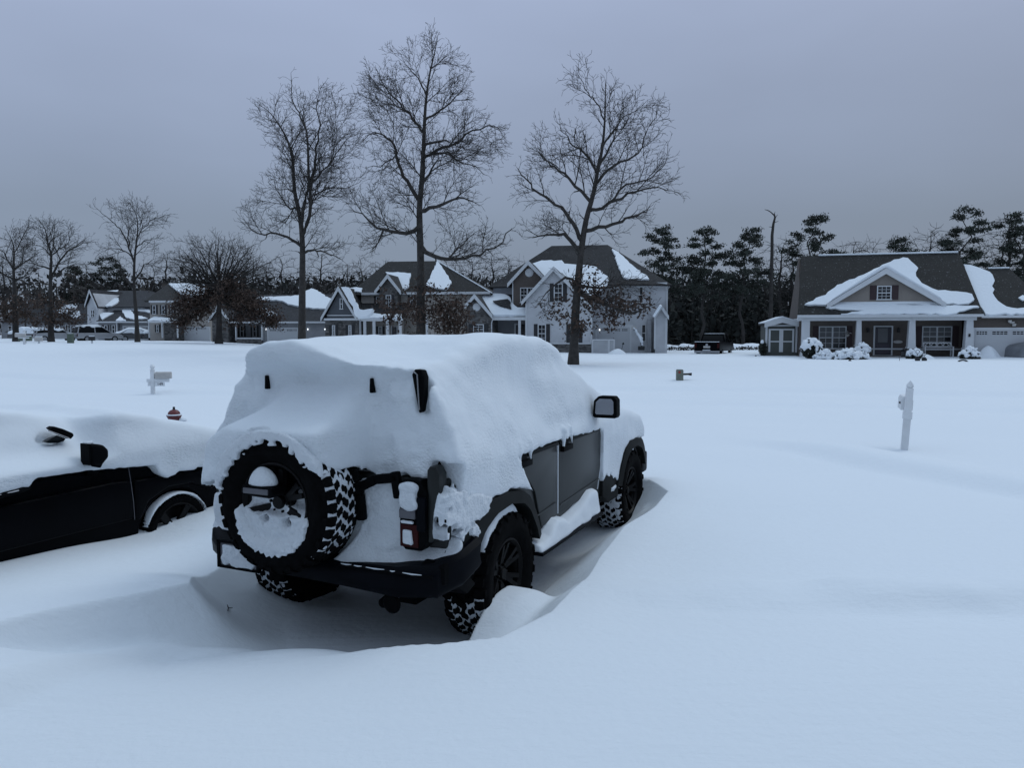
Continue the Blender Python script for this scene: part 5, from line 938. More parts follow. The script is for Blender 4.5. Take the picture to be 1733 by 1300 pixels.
# --- shed by the bungalow
H = House('garden_shed', 'small olive shed with white-trimmed double doors beside the bungalow', 'shed', 1322, 597, 56, 10, crop(1080, 330, 4.1938)); M_shed = mat('shed_olive', (.062, .068, .062), .7, var=(2, .1), lap=('X', .2, .35))
H.wall([(906, 1118), (1128, 1118), (1128, 925), (1020, 890), (906, 925)], 0, 2.6, M_shed, 'wall'); H.gable((1020, 882), (893, 922), (1144, 918), 0, 2.9, R_dark)
sn = MB(); A, L_, R_ = H.A, H.L, H.R; sn.prism([(L_[0], L_[1] + .13), (A[0], A[1] + .13), (R_[0], R_[1] + .13), (R_[0], R_[1] + .20), (A[0], A[1] + .22), (L_[0], L_[1] + .20)], -.28, 2.8, 'xz'); sn.build('roof_snow', M_rsnow, H.root)
for x0, x1 in ((926, 1012), (1016, 1104)):
    d = H.bx(x0, 950, x1, 1115, -.05, .02, M_shed, 'door'); f = MB()
    for a, b, c, e in ((x0, 950, x0 + 10, 1115), (x1 - 10, 950, x1, 1115), (x0 + 10, 950, x1 - 10, 960), (x0 + 10, 1036, x1 - 10, 1045)): p, q = H.p(a, b), H.p(c, e); f.box((p[0], -.075, q[1]), (q[0], -.04, p[1]))
    f.build('door_trim', W_trim, d)
for x in (906, 1118): H.bx(x, 925, x + 10, 1118, -.03, .05, W_trim, 'corner_board')
H.bx(900, 922, 1134, 932, -.06, .02, W_trim, 'trim_band')
# ------------------------------------------------------------------ trees
def segs_mesh(name, A, B, ra, rb, m, parent=None, n=3):
    "tapered prisms from A to B, (k,3) arrays"
    A = np.asarray(A, float); B = np.asarray(B, float); d = B - A; l = np.linalg.norm(d, axis=1, keepdims=True); d = d / np.maximum(l, 1e-6)
    h = np.where(np.abs(d[:, 2:3]) > .9, np.array([[1., 0, 0]]), np.array([[0, 0, 1.]])); u = np.cross(d, h); u /= np.linalg.norm(u, axis=1, keepdims=True); w = np.cross(d, u)
    k = len(A); V = np.zeros((k, 2 * n, 3))
    for i in range(n):
        t = 2 * math.pi * i / n; o = u * math.cos(t) + w * math.sin(t); V[:, i] = A + o * np.asarray(ra)[:, None]; V[:, n + i] = B + d * .02 * 0 + o * np.asarray(rb)[:, None]
    F = []
    for i in range(n): j = (i + 1) % n; F.append(np.stack([np.arange(k) * 2 * n + c for c in (i, j, n + j, n + i)], 1))
    return np_mesh(name, V.reshape(-1, 3), np.concatenate(F), m, parent, True)
def chain_mesh(name, chains, m, parent, n=8):
    b = MB()
    for P, R in chains: b.tube(P, R, n)
    return b.build(name, m, parent, smooth=60)
def leaves_mesh(name, C, size, m, parent=None, flat=.6, rng=RNG):
    "random leaf quads at centres C"
    k = len(C); a = rng.normal(size=(k, 3)); a[:, 2] *= flat; a /= np.linalg.norm(a, axis=1, keepdims=True); b = rng.normal(size=(k, 3)); b = np.cross(a, b); b /= np.linalg.norm(b, axis=1, keepdims=True)
    s = np.asarray(size) * rng.uniform(.6, 1.4, k); a = a * s[:, None]; b = b * (s * rng.uniform(.35, .6, k))[:, None]
    V = np.stack([C - a, C + b * .9, C + a, C - b * .9], 1).reshape(-1, 3); F = np.arange(4 * k).reshape(k, 4); return np_mesh(name, V, F, m, parent)

def colonize(limbs, attr, step, infl, kill, rng, iters=90, up=.12):
    """grow a branch skeleton from limb polylines [(points, parent_limb_or_-1)] towards attractors; returns pos, parent"""
    pos = []; par = []
    for P in limbs:
        P = [np.array(p, float) for p in P]
        if pos:
            q = np.array(pos); j = int(np.argmin(((q - P[0]) ** 2).sum(1)))
        else: j = -1
        first = True
        for a, b in zip(P, P[1:]):
            k = max(1, int(round(np.linalg.norm(b - a) / step)))
            if first and j < 0: pos.append(a); par.append(-1); j = 0
            for i in range(1, k + 1):
                w = rng.normal(0, step * .13, 3) if len(pos) > 3 else 0
                pos.append(a + (b - a) * i / k + w); par.append(j); j = len(pos) - 1
            first = False
    attr = np.array(attr); alive = np.ones(len(attr), bool); nch = {}
    for it in range(iters):
        kd = kdtree.KDTree(len(pos))
        for i, p in enumerate(pos): kd.insert(p, i)
        kd.balance(); dirs = {}
        for ai in np.nonzero(alive)[0]:
            co, i, d = kd.find(attr[ai])
            if d < kill: alive[ai] = False
            elif d < infl:
                v = attr[ai] - pos[i]; v = v / (np.linalg.norm(v) + 1e-9)
                if i in dirs: dirs[i] = dirs[i] + v
                else: dirs[i] = v
        if not dirs: break
        grew = 0
        for i, v in dirs.items():
            if nch.get(i, 0) >= 3: continue
            nch[i] = nch.get(i, 0) + 1
            pd = pos[i] - pos[par[i]] if par[i] >= 0 else np.zeros(3); v = v / (np.linalg.norm(v) + 1e-9) + .65 * pd / (np.linalg.norm(pd) + 1e-9) * (nch.get(i, 1) <= 1) + rng.normal(0, .10, 3); v[2] += up; v /= np.linalg.norm(v); np_ = pos[i] + v * step
            pos.append(np_); par.append(i); grew += 1
        if len(pos) > 20000: break
    return np.array(pos), np.array(par)
def tree_radii(par, r0, tip, e=2.35):
    n = len(par); acc = np.zeros(n); ch = np.zeros(n, int)
    for i in range(n - 1, -1, -1):
        if acc[i] == 0: acc[i] = tip ** e
        if par[i] >= 0: acc[par[i]] += acc[i]; ch[par[i]] += 1
    r = acc ** (1 / e); k = math.log(r0 / tip) / math.log(r[0] / tip); return tip * (r / tip) ** k, ch
def grow(segs, p, d, L, r, lev, inside, rng, axis, q):
    "one branch and, recursively, its side shoots; appends (a, b, ra, rb, level)"
    sl = .34 if lev < 2 else (.24 if lev == 2 else .17); n = max(1, int(round(L / sl))); sl = L / n; sp = (.30, .25, .19, .15, .2)[lev] * q; nxt = sp * rng.uniform(.4, 1.0); run = 0; side = rng.uniform(0, 6.28); tip = .0074
    for i in range(n):
        t = (i + 1) / n; d = d + rng.normal(0, .085, 3); d[2] += .022; d = d / math.sqrt(d @ d); b = p + d * sl
        if lev < 3 and i > 0 and not inside(b): return
        r2 = max(tip, r * (1 - .80 * t) if lev < 3 else tip); segs.append((p, b, max(tip, r * (1 - .80 * i / n)), r2, lev)); run += sl
        while lev < 4 and run > nxt:
            nxt += sp * rng.uniform(.7, 1.3); cl = L * rng.uniform(.38, .66) * (1 - .45 * t)
            if lev == 3: cl = rng.uniform(.10, .26)
            elif cl < .25: cl = rng.uniform(.2, .34)
            side += 2.4 + rng.normal(0, .4); u = np.cross(d, (.31, .52, .8)); u /= math.sqrt(u @ u); w = np.cross(d, u); a = rad(rng.uniform(30, 52)); pr = u * math.cos(side) + w * math.sin(side); cd = d * math.cos(a) + pr * math.sin(a)
            o = b - axis(b); o[2] = 0; cd = cd + .16 * o / (math.sqrt(o @ o) + .5); cd[2] += .05; cd /= math.sqrt(cd @ cd)
            grow(segs, b, cd, cl, min(r2 * .72, .0055 + .013 * cl), lev + 1 if cl > .8 or lev > 0 else 2, inside, rng, axis, q)
        p = b
def bare_tree(name, label, bx, by, D, trunk, limbs, ells, L1, r0, q=1.0, depth=.8, cr=None, seed=1, reach=1.0, mat_b=None, group=None, leaves=None):
    """limbs and crown ellipses are in crop pixels, laid on the plane through the base and spread in depth; side shoots grow from them"""
    rng = np.random.default_rng(seed); s = Site(at(bx, by, D), math.degrees(math.atan2(at(bx, by, D)[0], D)) * .9); s.o[2] = gz(s.o[0], s.o[1])
    def L3(p, v=0): k_ = s.fac(*cr(*p), v); return np.array([k_[0], v, k_[1]])
    tr = [L3(p) for p in trunk]; tr[0][2] = -.5; lim = []
    for l in limbs:
        slp = rng.uniform(-.6, .6); pts = [L3(p) for p in l]; ln = 0; out = [pts[0]]
        for a, b in zip(pts, pts[1:]): ln += np.linalg.norm(b - a); out.append(np.array([b[0], ln * slp * .8, b[2]]))
        lim.append(out)
    E3 = []
    for cx, cy, rx, ry in ells:
        c = L3((cx, cy)); w = abs(L3((cx + rx, cy))[0] - c[0]) * 1.02; h = abs(L3((cx, cy + ry))[2] - c[2]) * 1.0; E3.append((c, w, max(2.5, min(w * 1.2, 4.5)) * depth * 1.3, h))
    def inside(p): return any(((p[0] - c[0]) / w) ** 2 + (p[1] / dd) ** 2 + ((p[2] - c[2]) / h) ** 2 < 1 for c, w, dd, h in E3)
    tz = [p[2] for p in tr]; axis = lambda b: np.array([np.interp(b[2], tz, [p[0] for p in tr]), 0, b[2]])
    root = thing(name, label, 'tree', s.o, math.degrees(s.a), group); mb = mat_b or M_bark
    def smooth_poly(P, k=3):
        P = [np.array(p) for p in P]; out = []
        for i in range(len(P) - 1):
            p0, p1, p2, p3 = P[max(0, i - 1)], P[i], P[i + 1], P[min(len(P) - 1, i + 2)]
            for j in range(k): t = j / k; out.append(.5 * (2 * p1 + (p2 - p0) * t + (2 * p0 - 5 * p1 + 4 * p2 - p3) * t * t + (3 * p1 - p0 - 3 * p2 + p3) * t ** 3))
        return out + [P[-1]]
    T_ = smooth_poly(tr); cum = np.concatenate([[0], np.cumsum([np.linalg.norm(b - a) for a, b in zip(T_, T_[1:])])]); tl_ = cum[-1]
    rT = [max(.012, r0 * (1 - .93 * (c / tl_) ** 1.15)) * (1 + .45 * math.exp(-max(p[2], 0) / .35)) for c, p in zip(cum, T_)]
    chain_mesh('trunk', [(T_, rT)], mb, root, 12)
    segs = []; chains = []; hT = np.array(T_); low = min([l[0][2] for l in lim])
    def shoots(P, R, Lmax, z0=None):
        c_ = np.concatenate([[0], np.cumsum([np.linalg.norm(b - a) for a, b in zip(P, P[1:])])]); tot = c_[-1]; x = rng.uniform(.3, .6); side = rng.uniform(0, 6)
        while x < tot:
            i = min(len(P) - 2, int(np.searchsorted(c_, x) - 1)); i = max(i, 0); t = (x - c_[i]) / max(1e-6, c_[i + 1] - c_[i]); p = P[i] * (1 - t) + P[i + 1] * t; d = P[i + 1] - P[i]; d /= math.sqrt(d @ d); r_ = R[i] * (1 - t) + R[i + 1] * t; f = x / tot
            if z0 is None or p[2] > z0:
                side += 2.4 + rng.normal(0, .5); u = np.cross(d, (.31, .52, .8)); u /= math.sqrt(u @ u); w = np.cross(d, u); a = rad(rng.uniform(34, 58)); cd = d * math.cos(a) + (u * math.cos(side) + w * math.sin(side)) * math.sin(a); cd[2] += .05; cd /= math.sqrt(cd @ cd)
                L_ = L1 * reach * rng.uniform(.35, 1.15) * (1 - .50 * f) * (.6 + .4 * min(1, f * 4)); grow(segs, p, cd, L_, min(r_ * .6, .008 + .012 * L_), 1, inside, rng, axis, q)
            x += .39 * q * rng.uniform(.6, 1.4)
        d = P[-1] - P[-2]; grow(segs, P[-1], d / math.sqrt(d @ d), L1 * .13, R[-1], 2, inside, rng, axis, q)
    ml = max(sum(np.linalg.norm(b - a) for a, b in zip(l, l[1:])) for l in lim)
    ends = []
    for l in lim:
        pool = np.concatenate([hT] + [np.array(e_[0]) for e_ in ends]); rp = np.concatenate([np.array(rT)] + [np.array(e_[1]) for e_ in ends]); j = int(np.argmin(((pool - l[0]) ** 2).sum(1))); P = smooth_poly([pool[j]] + [x for x in (l if np.linalg.norm(pool[j] - l[0]) > .5 else l[1:])])
        P = [P[0]] + [p + rng.normal(0, .05, 3) for p in P[1:]]; n = len(P); ll = sum(np.linalg.norm(b - a) for a, b in zip(P, P[1:])); rb = min(rp[j] * .80, max(.03, r0 * .66 * (ll / ml) ** .55)); R = [max(.013, rb * (1 - .90 * (i / (n - 1)) ** 1.05)) for i in range(n)]; ends.append((P, R)); chains.append((P, R)); shoots(P, R, L1)
    shoots(T_, rT, L1, low - .3)
    A, B = np.array([x[0] for x in segs]), np.array([x[1] for x in segs]); ra, rb = np.array([x[2] for x in segs]), np.array([x[3] for x in segs]); big = ra > .016
    cro = segs_mesh('crown', A, B, ra, rb, M_twig, root, 4); chain_mesh('limbs', chains, mb, cro, 7)
    if leaves:
        C = []
        for cx, cy, rx, ry, n in leaves:
            c = L3((cx, cy)); w = abs(L3((cx + rx, cy))[0] - c[0]); h = abs(L3((cx, cy + ry))[2] - c[2]); cl = rng.normal(0, .42, (max(6, n // 14), 3)) * (w, w * .8, h)
            C.append(c + np.repeat(cl, 14, 0) + rng.normal(0, .22, (len(cl) * 14, 3)))
        leaves_mesh('leaves', np.concatenate(C), .115, M_leafb, cro, 1.0, rng)
    return root
K7 = crop(380, 50, 2.28); K8 = crop(850, 90, 2.364); K6 = crop(0, 330, 4.333); K5 = crop(250, 380, 5.416)
bare_tree('bare_tree', 'tall bare tree with a forked trunk, left neighbour of the tallest tree', 510, 600, 50, [(297, 1240), (300, 1000), (301, 870), (299, 800), (292, 730), (270, 620), (262, 500), (240, 420), (205, 360), (175, 320), (150, 300)],
    [[(294, 745), (310, 670), (325, 600), (322, 450), (300, 380), (270, 330), (265, 250)], [(300, 800), (325, 720), (345, 580), (355, 500), (365, 420), (360, 340), (380, 250)], [(345, 585), (400, 520), (450, 440), (490, 395), (540, 355)], [(332, 690), (345, 640), (400, 610), (470, 608), (530, 580)],
     [(300, 870), (330, 855), (370, 860), (420, 880), (460, 900)], [(298, 845), (260, 810), (200, 790), (130, 790), (80, 740)], [(410, 510), (428, 440), (430, 350), (420, 270)], [(262, 500), (250, 440), (200, 400)], [(258, 470), (285, 400), (350, 330)], [(285, 700), (240, 680), (190, 600)]],
    [(270, 330, 145, 115), (410, 330, 110, 105), (200, 480, 75, 130), (420, 500, 130, 150), (150, 740, 95, 85), (420, 780, 115, 110), (300, 560, 130, 120), (230, 660, 110, 110), (130, 330, 30, 40), (470, 380, 90, 80)], 3.3, .27, .95, .75, K7, 3)
bare_tree('bare_tree', 'tallest bare tree, standing in front of the beige house', 712, 604, 46, [(757, 1263), (757, 1050), (757, 900), (752, 700), (760, 600), (768, 450), (775, 300), (790, 180), (810, 90), (820, 40)],
    [[(752, 665), (715, 600), (680, 530), (655, 440), (620, 390), (560, 370), (520, 400)], [(766, 415), (740, 350), (690, 290), (640, 230), (600, 170), (580, 120)], [(768, 505), (820, 470), (890, 440), (960, 395), (1040, 370), (1085, 420)], [(760, 585), (800, 540), (830, 490)], [(810, 480), (860, 480), (900, 520), (960, 545), (1000, 585)],
     [(772, 445), (830, 430), (890, 440)], [(752, 790), (700, 785), (620, 775), (550, 730), (490, 690)], [(756, 862), (790, 870), (860, 890), (950, 880), (1030, 850), (1090, 790)], [(754, 700), (820, 690), (900, 660), (970, 690)], [(665, 490), (600, 520), (540, 515)], [(778, 365), (830, 310), (900, 250), (935, 200)], [(782, 240), (745, 190), (690, 130)], [(655, 440), (640, 330), (560, 270)], [(860, 888), (920, 820), (990, 760)], [(622, 775), (590, 820), (560, 850)], [(795, 160), (850, 120), (900, 130)]],
    [(800, 100, 105, 85), (870, 220, 85, 110), (640, 200, 110, 140), (970, 430, 130, 125), (590, 430, 110, 120), (620, 690, 150, 110), (870, 660, 130, 110), (970, 820, 155, 90), (640, 810, 110, 60), (740, 330, 90, 130), (830, 480, 90, 80), (540, 320, 60, 80), (700, 560, 110, 100)], 3.4, .29, .95, .75, K7, 5,
    leaves=[(700, 1080, 110, 60, 500), (820, 1090, 130, 90, 1200), (900, 1150, 80, 50, 520), (650, 1100, 60, 40, 200), (780, 1010, 70, 40, 200), (880, 1080, 80, 70, 500)])
bare_tree('bare_tree', 'leaning bare tree with a tuft of dead leaves, in front of the grey two-storey house', 970, 620, 41, [(283, 1255), (290, 1100), (300, 950), (315, 800), (335, 670), (365, 560), (385, 450), (400, 380), (410, 270), (413, 120)],
    [[(410, 245), (370, 190), (340, 160), (310, 100), (303, 45)], [(385, 450), (430, 370), (460, 290), (500, 180)], [(370, 545), (400, 490), (470, 440), (540, 410), (570, 330), (610, 250)], [(343, 650), (400, 610), (480, 570), (560, 530), (640, 525), (718, 538)], [(430, 596), (500, 520), (590, 490), (650, 440), (685, 350)],
     [(318, 770), (280, 680), (240, 620), (150, 570), (90, 510), (60, 470)], [(350, 600), (290, 530), (230, 470), (180, 440), (125, 390)], [(378, 500), (330, 400), (270, 370), (230, 290)], [(314, 790), (250, 735), (180, 740), (110, 750)], [(330, 710), (420, 690), (500, 660), (560, 640), (595, 610)], [(302, 930), (250, 900), (150, 1000)], [(306, 930), (400, 940), (480, 920), (575, 900)], [(398, 390), (450, 300), (560, 220)], [(300, 960), (400, 1000), (500, 1040), (590, 1010)]],
    [(325, 130, 60, 90), (440, 230, 110, 105), (560, 310, 110, 120), (620, 470, 95, 80), (230, 400, 125, 130), (125, 560, 75, 100), (200, 690, 125, 80), (490, 680, 110, 75), (420, 480, 150, 140), (450, 960, 150, 80), (220, 980, 90, 80), (500, 800, 90, 60)], 2.9, .255, .95, .75, K8, 8,
    leaves=[(400, 985, 130, 60, 620), (500, 1010, 100, 45, 420), (330, 920, 70, 60, 260), (230, 1010, 80, 60, 160), (300, 1090, 70, 70, 260), (430, 1070, 90, 40, 160)])
bare_tree('slim_bare_tree', 'slim bare tree with an arched branch, between the grey and beige houses at left', 232, 583, 65, [(1010, 1110), (1000, 900), (985, 700), (985, 500), (1000, 350), (1010, 250), (1000, 150), (950, 60)],
    [[(985, 510), (950, 400), (900, 280), (850, 220), (760, 150), (700, 90)], [(975, 480), (920, 410), (850, 390), (770, 390), (700, 440)], [(1004, 310), (1060, 240), (1130, 190), (1240, 150)], [(998, 390), (1060, 340), (1120, 330)], [(986, 620), (1060, 520), (1130, 470)], [(950, 400), (940, 260), (890, 150)], [(1010, 250), (1050, 160), (1060, 100)], [(984, 680), (900, 580), (860, 500)]],
    [(950, 150, 220, 120), (1060, 320, 130, 100), (780, 380, 120, 70), (1120, 480, 90, 80), (880, 230, 130, 120), (1150, 190, 90, 50), (880, 520, 80, 60)], 2.9, .19, 1.05, .75, K6, 12, 1.0, M_bark2)
bare_tree('bare_tree', 'broad bare tree with spreading limbs, second from the left edge', 85, 576, 66, [(375, 1070), (370, 800), (370, 600), (375, 450), (350, 350), (330, 250), (290, 190)],
    [[(372, 580), (460, 450), (560, 370), (680, 330)], [(374, 470), (330, 400), (230, 340)], [(374, 510), (400, 420), (500, 360), (520, 260)], [(371, 600), (480, 540), (580, 510)], [(370, 570), (280, 520), (180, 480)], [(355, 370), (400, 280), (400, 210)]],
    [(360, 280, 210, 100), (560, 350, 130, 100), (230, 400, 120, 130), (450, 450, 130, 90), (560, 500, 90, 50), (240, 560, 110, 90)], 3.2, .24, 1.05, .75, K6, 15, 1.0, M_bark2, leaves=[(330, 800, 200, 70, 620), (430, 900, 160, 60, 500), (520, 880, 110, 60, 360), (300, 940, 130, 50, 300)])
bare_tree('bare_tree', 'thick bare tree nearest the left edge of the photo', 28, 575, 68, [(118, 1065), (108, 800), (100, 550), (100, 380), (60, 280)],
    [[(102, 450), (150, 330), (200, 220), (215, 170)], [(101, 530), (30, 430), (-60, 380)], [(103, 570), (200, 480), (300, 420)], [(102, 600), (0, 560), (-80, 500)], [(104, 650), (180, 600), (240, 570)]],
    [(60, 350, 150, 130), (190, 300, 80, 130), (-20, 460, 110, 110), (200, 480, 110, 80), (100, 560, 150, 70)], 3.2, .26, 1.05, .75, K6, 17, 1.0, M_bark2, leaves=[(60, 800, 170, 80, 600), (180, 880, 130, 60, 420), (20, 900, 100, 50, 300)])
def oak_limbs():
    rng = np.random.default_rng(4); L_ = []
    for i in range(26):
        a = rad(8 + 164 * i / 25); L_.append([(650, 600 - 30 * (i % 3)), (650 + math.cos(a) * 150, 590 - math.sin(a) * 110), (650 + math.cos(a) * (330 + 40 * math.cos(a)), 580 - math.sin(a) * 270 - 20), (650 + math.cos(a) * (480 + 50 * math.cos(a)) + rng.normal(0, 30), 560 - math.sin(a) * 430)])
    for s_ in (-1, 1):
        for k in range(5): L_.append([(650, 640 + 18 * k), (650 + s_ * 160, 650 + 35 * k), (650 + s_ * 330, 700 + 45 * k), (650 + s_ * (430 + 50 * (s_ > 0)), 780 + 40 * k)])
    return L_
bare_tree('oak_tree', 'wide low oak keeping brown leaves on its lower branches, in front of the ranch house', 372, 588, 62, [(652, 1140), (654, 900), (655, 700), (652, 600), (655, 480), (640, 300), (650, 130)], oak_limbs(),
    [(480, 330, 300, 220), (780, 340, 260, 200), (980, 430, 160, 120), (260, 300, 150, 170), (650, 250, 200, 170), (900, 650, 250, 90), (400, 620, 250, 90)], 2.3, .26, 1.15, .8, K5, 21, 1.0, M_bark2,
    leaves=[(380, 740, 200, 110, 1700), (330, 880, 140, 100, 750), (500, 820, 130, 90, 650), (850, 700, 260, 90, 2000), (1000, 790, 190, 90, 1300), (1150, 880, 110, 80, 700), (850, 860, 140, 80, 600), (560, 650, 250, 100, 1200), (700, 560, 330, 120, 900)])

# pines and the wood beyond the houses
def pine(name, label, px, ptop, pbase, D, hw, seed, lowfrac=.45, dens=1.0, group='tall pines rising above the wood'):
    rng = np.random.default_rng(seed); o = at(px, pbase, D); o[2] = gz(o[0], o[1]); H_ = at(px, ptop, D)[2] - o[2]; w = hw * D / FPX
    root = thing(name, label, 'tree', o, math.degrees(math.atan2(o[0], D)), group); P = [(rng.normal(0, .08) * k, rng.normal(0, .08), H_ * k / 10 - (.4 if k == 0 else 0)) for k in range(11)]; R = [.22 * (1 - .085 * k) for k in range(11)]
    chain_mesh('trunk', [(P, R)], M_bark2, root, 7)
    A, B, C, SZ = [], [], [], []; nb = int(30 * dens)
    for i in range(nb):
        t = lowfrac + (1 - lowfrac) * (i + .5) / nb; z = H_ * t; a = i * 2.4 + rng.normal(0, .35); rel = (t - lowfrac) / (1 - lowfrac); ln = w * (1.12 - .82 * rel ** 1.8) * rng.uniform(.55, 1.12) * (1.0 if rel > .15 else .8)
        base = np.array([P[min(10, int(t * 10))][0], P[min(10, int(t * 10))][1], z]); tip = base + np.array([math.cos(a) * ln, math.sin(a) * ln, ln * rng.uniform(.0, .42)]); mid = (base + tip) / 2 + np.array([0, 0, -.10 * ln])
        A += [base, mid]; B += [mid, tip]; nn = max(2, int(ln * 2.6))
        for k in range(nn):
            u = 1.05 - .55 * rng.random() ** 1.5 if k else 1.0; c = base + (tip - base) * u + rng.normal(0, 1, 3) * (.42, .42, .16) * min(1, ln * .5); A.append(base + (tip - base) * max(.2, u - .3)); B.append(c); m = int(56 * rng.uniform(.6, 1.4)); C.append(c + rng.normal(0, 1, (m, 3)) * (.30, .30, .15)); SZ.append(np.full(m, .145))
    for k in range(4): c = np.array([P[10][0], P[10][1], H_ * (1 - .025 * k)]) + rng.normal(0, .22, 3); C.append(c + rng.normal(0, 1, (40, 3)) * .22); SZ.append(np.full(40, .13))
    cr_ = leaves_mesh('crown', np.concatenate(C), np.concatenate(SZ), M_leafp, root, 1.2, rng); segs_mesh('limbs', A, B, np.full(len(A), .04), np.full(len(A), .02), M_bark2, cr_, 4); return root
PINES = [(1125, 385, 34, 1, 'pine just right of the grey two-storey house roof'), (1187, 388, 36, 2, 'pine second to the right of the grey two-storey house'), (1257, 388, 38, 3, 'pine left of the broken dead trunk'), (1380, 364, 42, 4, 'pine over the left end of the bungalow roof'), (1624, 354, 44, 6, 'tall pine over the right end of the bungalow roof'),
         (1522, 404, 26, 5, 'low round pine above the middle of the bungalow ridge'), (1726, 362, 40, 7, 'pine cut off by the right photo edge'), (190, 437, 30, 8, 'pine behind the two-storey house at left'), (137, 452, 22, 9, 'pine between the two big bare trees and the slim one')]
for x, t, w, sd, lb in PINES: pine('pine_tree', lb, x, t, 592, 92 if x > 600 else 125, w, sd, .42 if sd not in (5,) else .5, 1.0)
# the broken dead trunk
o = at(1303, 592, 90); o[2] = gz(o[0], o[1]); dt = thing('dead_tree', 'broken dead trunk standing bare above the wood, left of the bungalow', 'tree', o, 19)
h = at(1303, 362, 90)[2] - o[2]; f = lambda x, y: ((x - 930) / 4.19 / FPX * 90, 0, h + (150 - y) / 4.19 / FPX * 90)
chain_mesh('trunk', [([(0, 0, -.4), (0, 0, 4), f(930, 570), f(930, 400), f(928, 300), f(935, 220), f(945, 175), f(938, 150)], [.26, .24, .2, .18, .17, .14, .11, .09])], M_bark2, dt, 8)
chain_mesh('limbs', [([f(940, 160), f(915, 135), f(895, 122), f(875, 116)], [.09, .06, .05, .025]), ([f(945, 180), f(962, 155)], [.05, .02]), ([f(938, 210), f(968, 202)], [.05, .02]), ([f(929, 240), f(905, 238)], [.05, .02]), ([f(940, 150), f(945, 135)], [.04, .02])], M_bark2, dt, 5)
# bare trees standing out above the wood: four grown once, copied along the skyline
def wood_tree(seed, Hh):
    rng = np.random.default_rng(seed); W_ = Hh * .26; att = []
    for _ in range(420):
        v = rng.normal(size=3); v = v / np.linalg.norm(v) * rng.random() ** .4; att.append(np.array([v[0] * W_, v[1] * W_, Hh * .66 + v[2] * Hh * .34]))
    lim = [[(0, 0, -.5), (.1, 0, Hh * .3), (0, .1, Hh * .6), (.1, 0, Hh * .9)]]; pos, par = colonize(lim, att, .55, 4.2, .75, rng); r, ch = tree_radii(par, .17, .016)
    A = pos[par[1:]]; B = pos[1:]; rr = r[1:]
    root = thing('bare_tree', 'tmp', 'tree', (0, 0, 0), 0, 'bare trees along the skyline of the wood'); nt_ = int(Hh * .92 / .55)
    segs_mesh('trunk', A[:nt_], B[:nt_], r[par[1:]][:nt_], rr[:nt_], M_bark2, root, 6)
    TA, TB = [], []
    for _ in range(2):
        q = np.nonzero(r < .04)[0]; d = pos[q] - pos[par[q]] + rng.normal(0, .35, (len(q), 3)); d /= np.linalg.norm(d, axis=1, keepdims=True); TA.append(pos[q]); TB.append(pos[q] + d * rng.uniform(.4, 1.0, (len(q), 1)))
    TA, TB = np.concatenate(TA), np.concatenate(TB); k_ = len(TA); segs_mesh('crown', np.concatenate([A[nt_:], TA]), np.concatenate([B[nt_:], TB]), np.concatenate([np.minimum(r[par[1:]][nt_:], rr[nt_:] * 1.4), np.full(k_, .014)]), np.concatenate([rr[nt_:], np.full(k_, .010)]), M_twig, root, 3); return root
WT = [wood_tree(s_, 11) for s_ in (31, 32, 33, 34)]; used = [False] * 4
SK = [(1318, 400, 'slight bare tree right beside the broken dead trunk'), (1340, 412, 'bare tree between the dead trunk and the bungalow'), (1442, 398, 'bare tree over the left half of the bungalow ridge'), (1470, 402, 'bare tree above the peak of the bungalow gable'), (1568, 378, 'bare tree left of the tall pine over the bungalow'), (1592, 392, 'bare tree touching the left side of the tall pine'), (1700, 356, 'tall bare tree over the garage wing'), (1688, 392, 'lower bare tree over the garage wing'),
      (545, 420, 'bare tree showing between the two tall trees, nearer the left one'), (615, 432, 'bare tree just left of the beige house roof'), (590, 440, 'bare tree over the blue front gable'), (648, 436, 'bare tree behind the left slope of the beige roof'), (800, 428, 'bare tree behind the right slope of the beige roof'), (835, 424, 'bare tree left of the grey two-storey house roof'), (860, 428, 'bare tree touching the left hip of the grey roof'), (770, 432, 'bare tree behind the ridge of the beige house'),
      (480, 425, 'bare tree right of the leafy oak'), (455, 440, 'bare tree behind the right edge of the leafy oak'), (430, 430, 'bare tree above the ranch house roof'), (285, 420, 'bare tree left of the leafy oak'), (265, 440, 'bare tree between the slim tree and the leafy oak'), (1075, 455, 'bare tree behind the right slope of the grey roof'), (1100, 446, 'bare tree left of the first pine'), (150, 440, 'bare tree left of the slim tree'), (-10, 400, 'bare tree at the left photo border'), (10, 430, 'bare tree behind the thick left tree')]
for i, (x, t, lb) in enumerate(SK):
    k = i % 4; D = 96 if x > 1250 else 118; o = at(x, 585, D); o[2] = gz(o[0], o[1]); sc = (at(x, t, D)[2] - o[2]) / 11.0
    rt = WT[k] if not used[k] else dup(WT[k]); used[k] = True; rt['label'] = lb; rt.location = [float(c) for c in o]; rt.rotation_euler = (0, 0, i * 1.7); rt.scale = (sc, sc, sc)
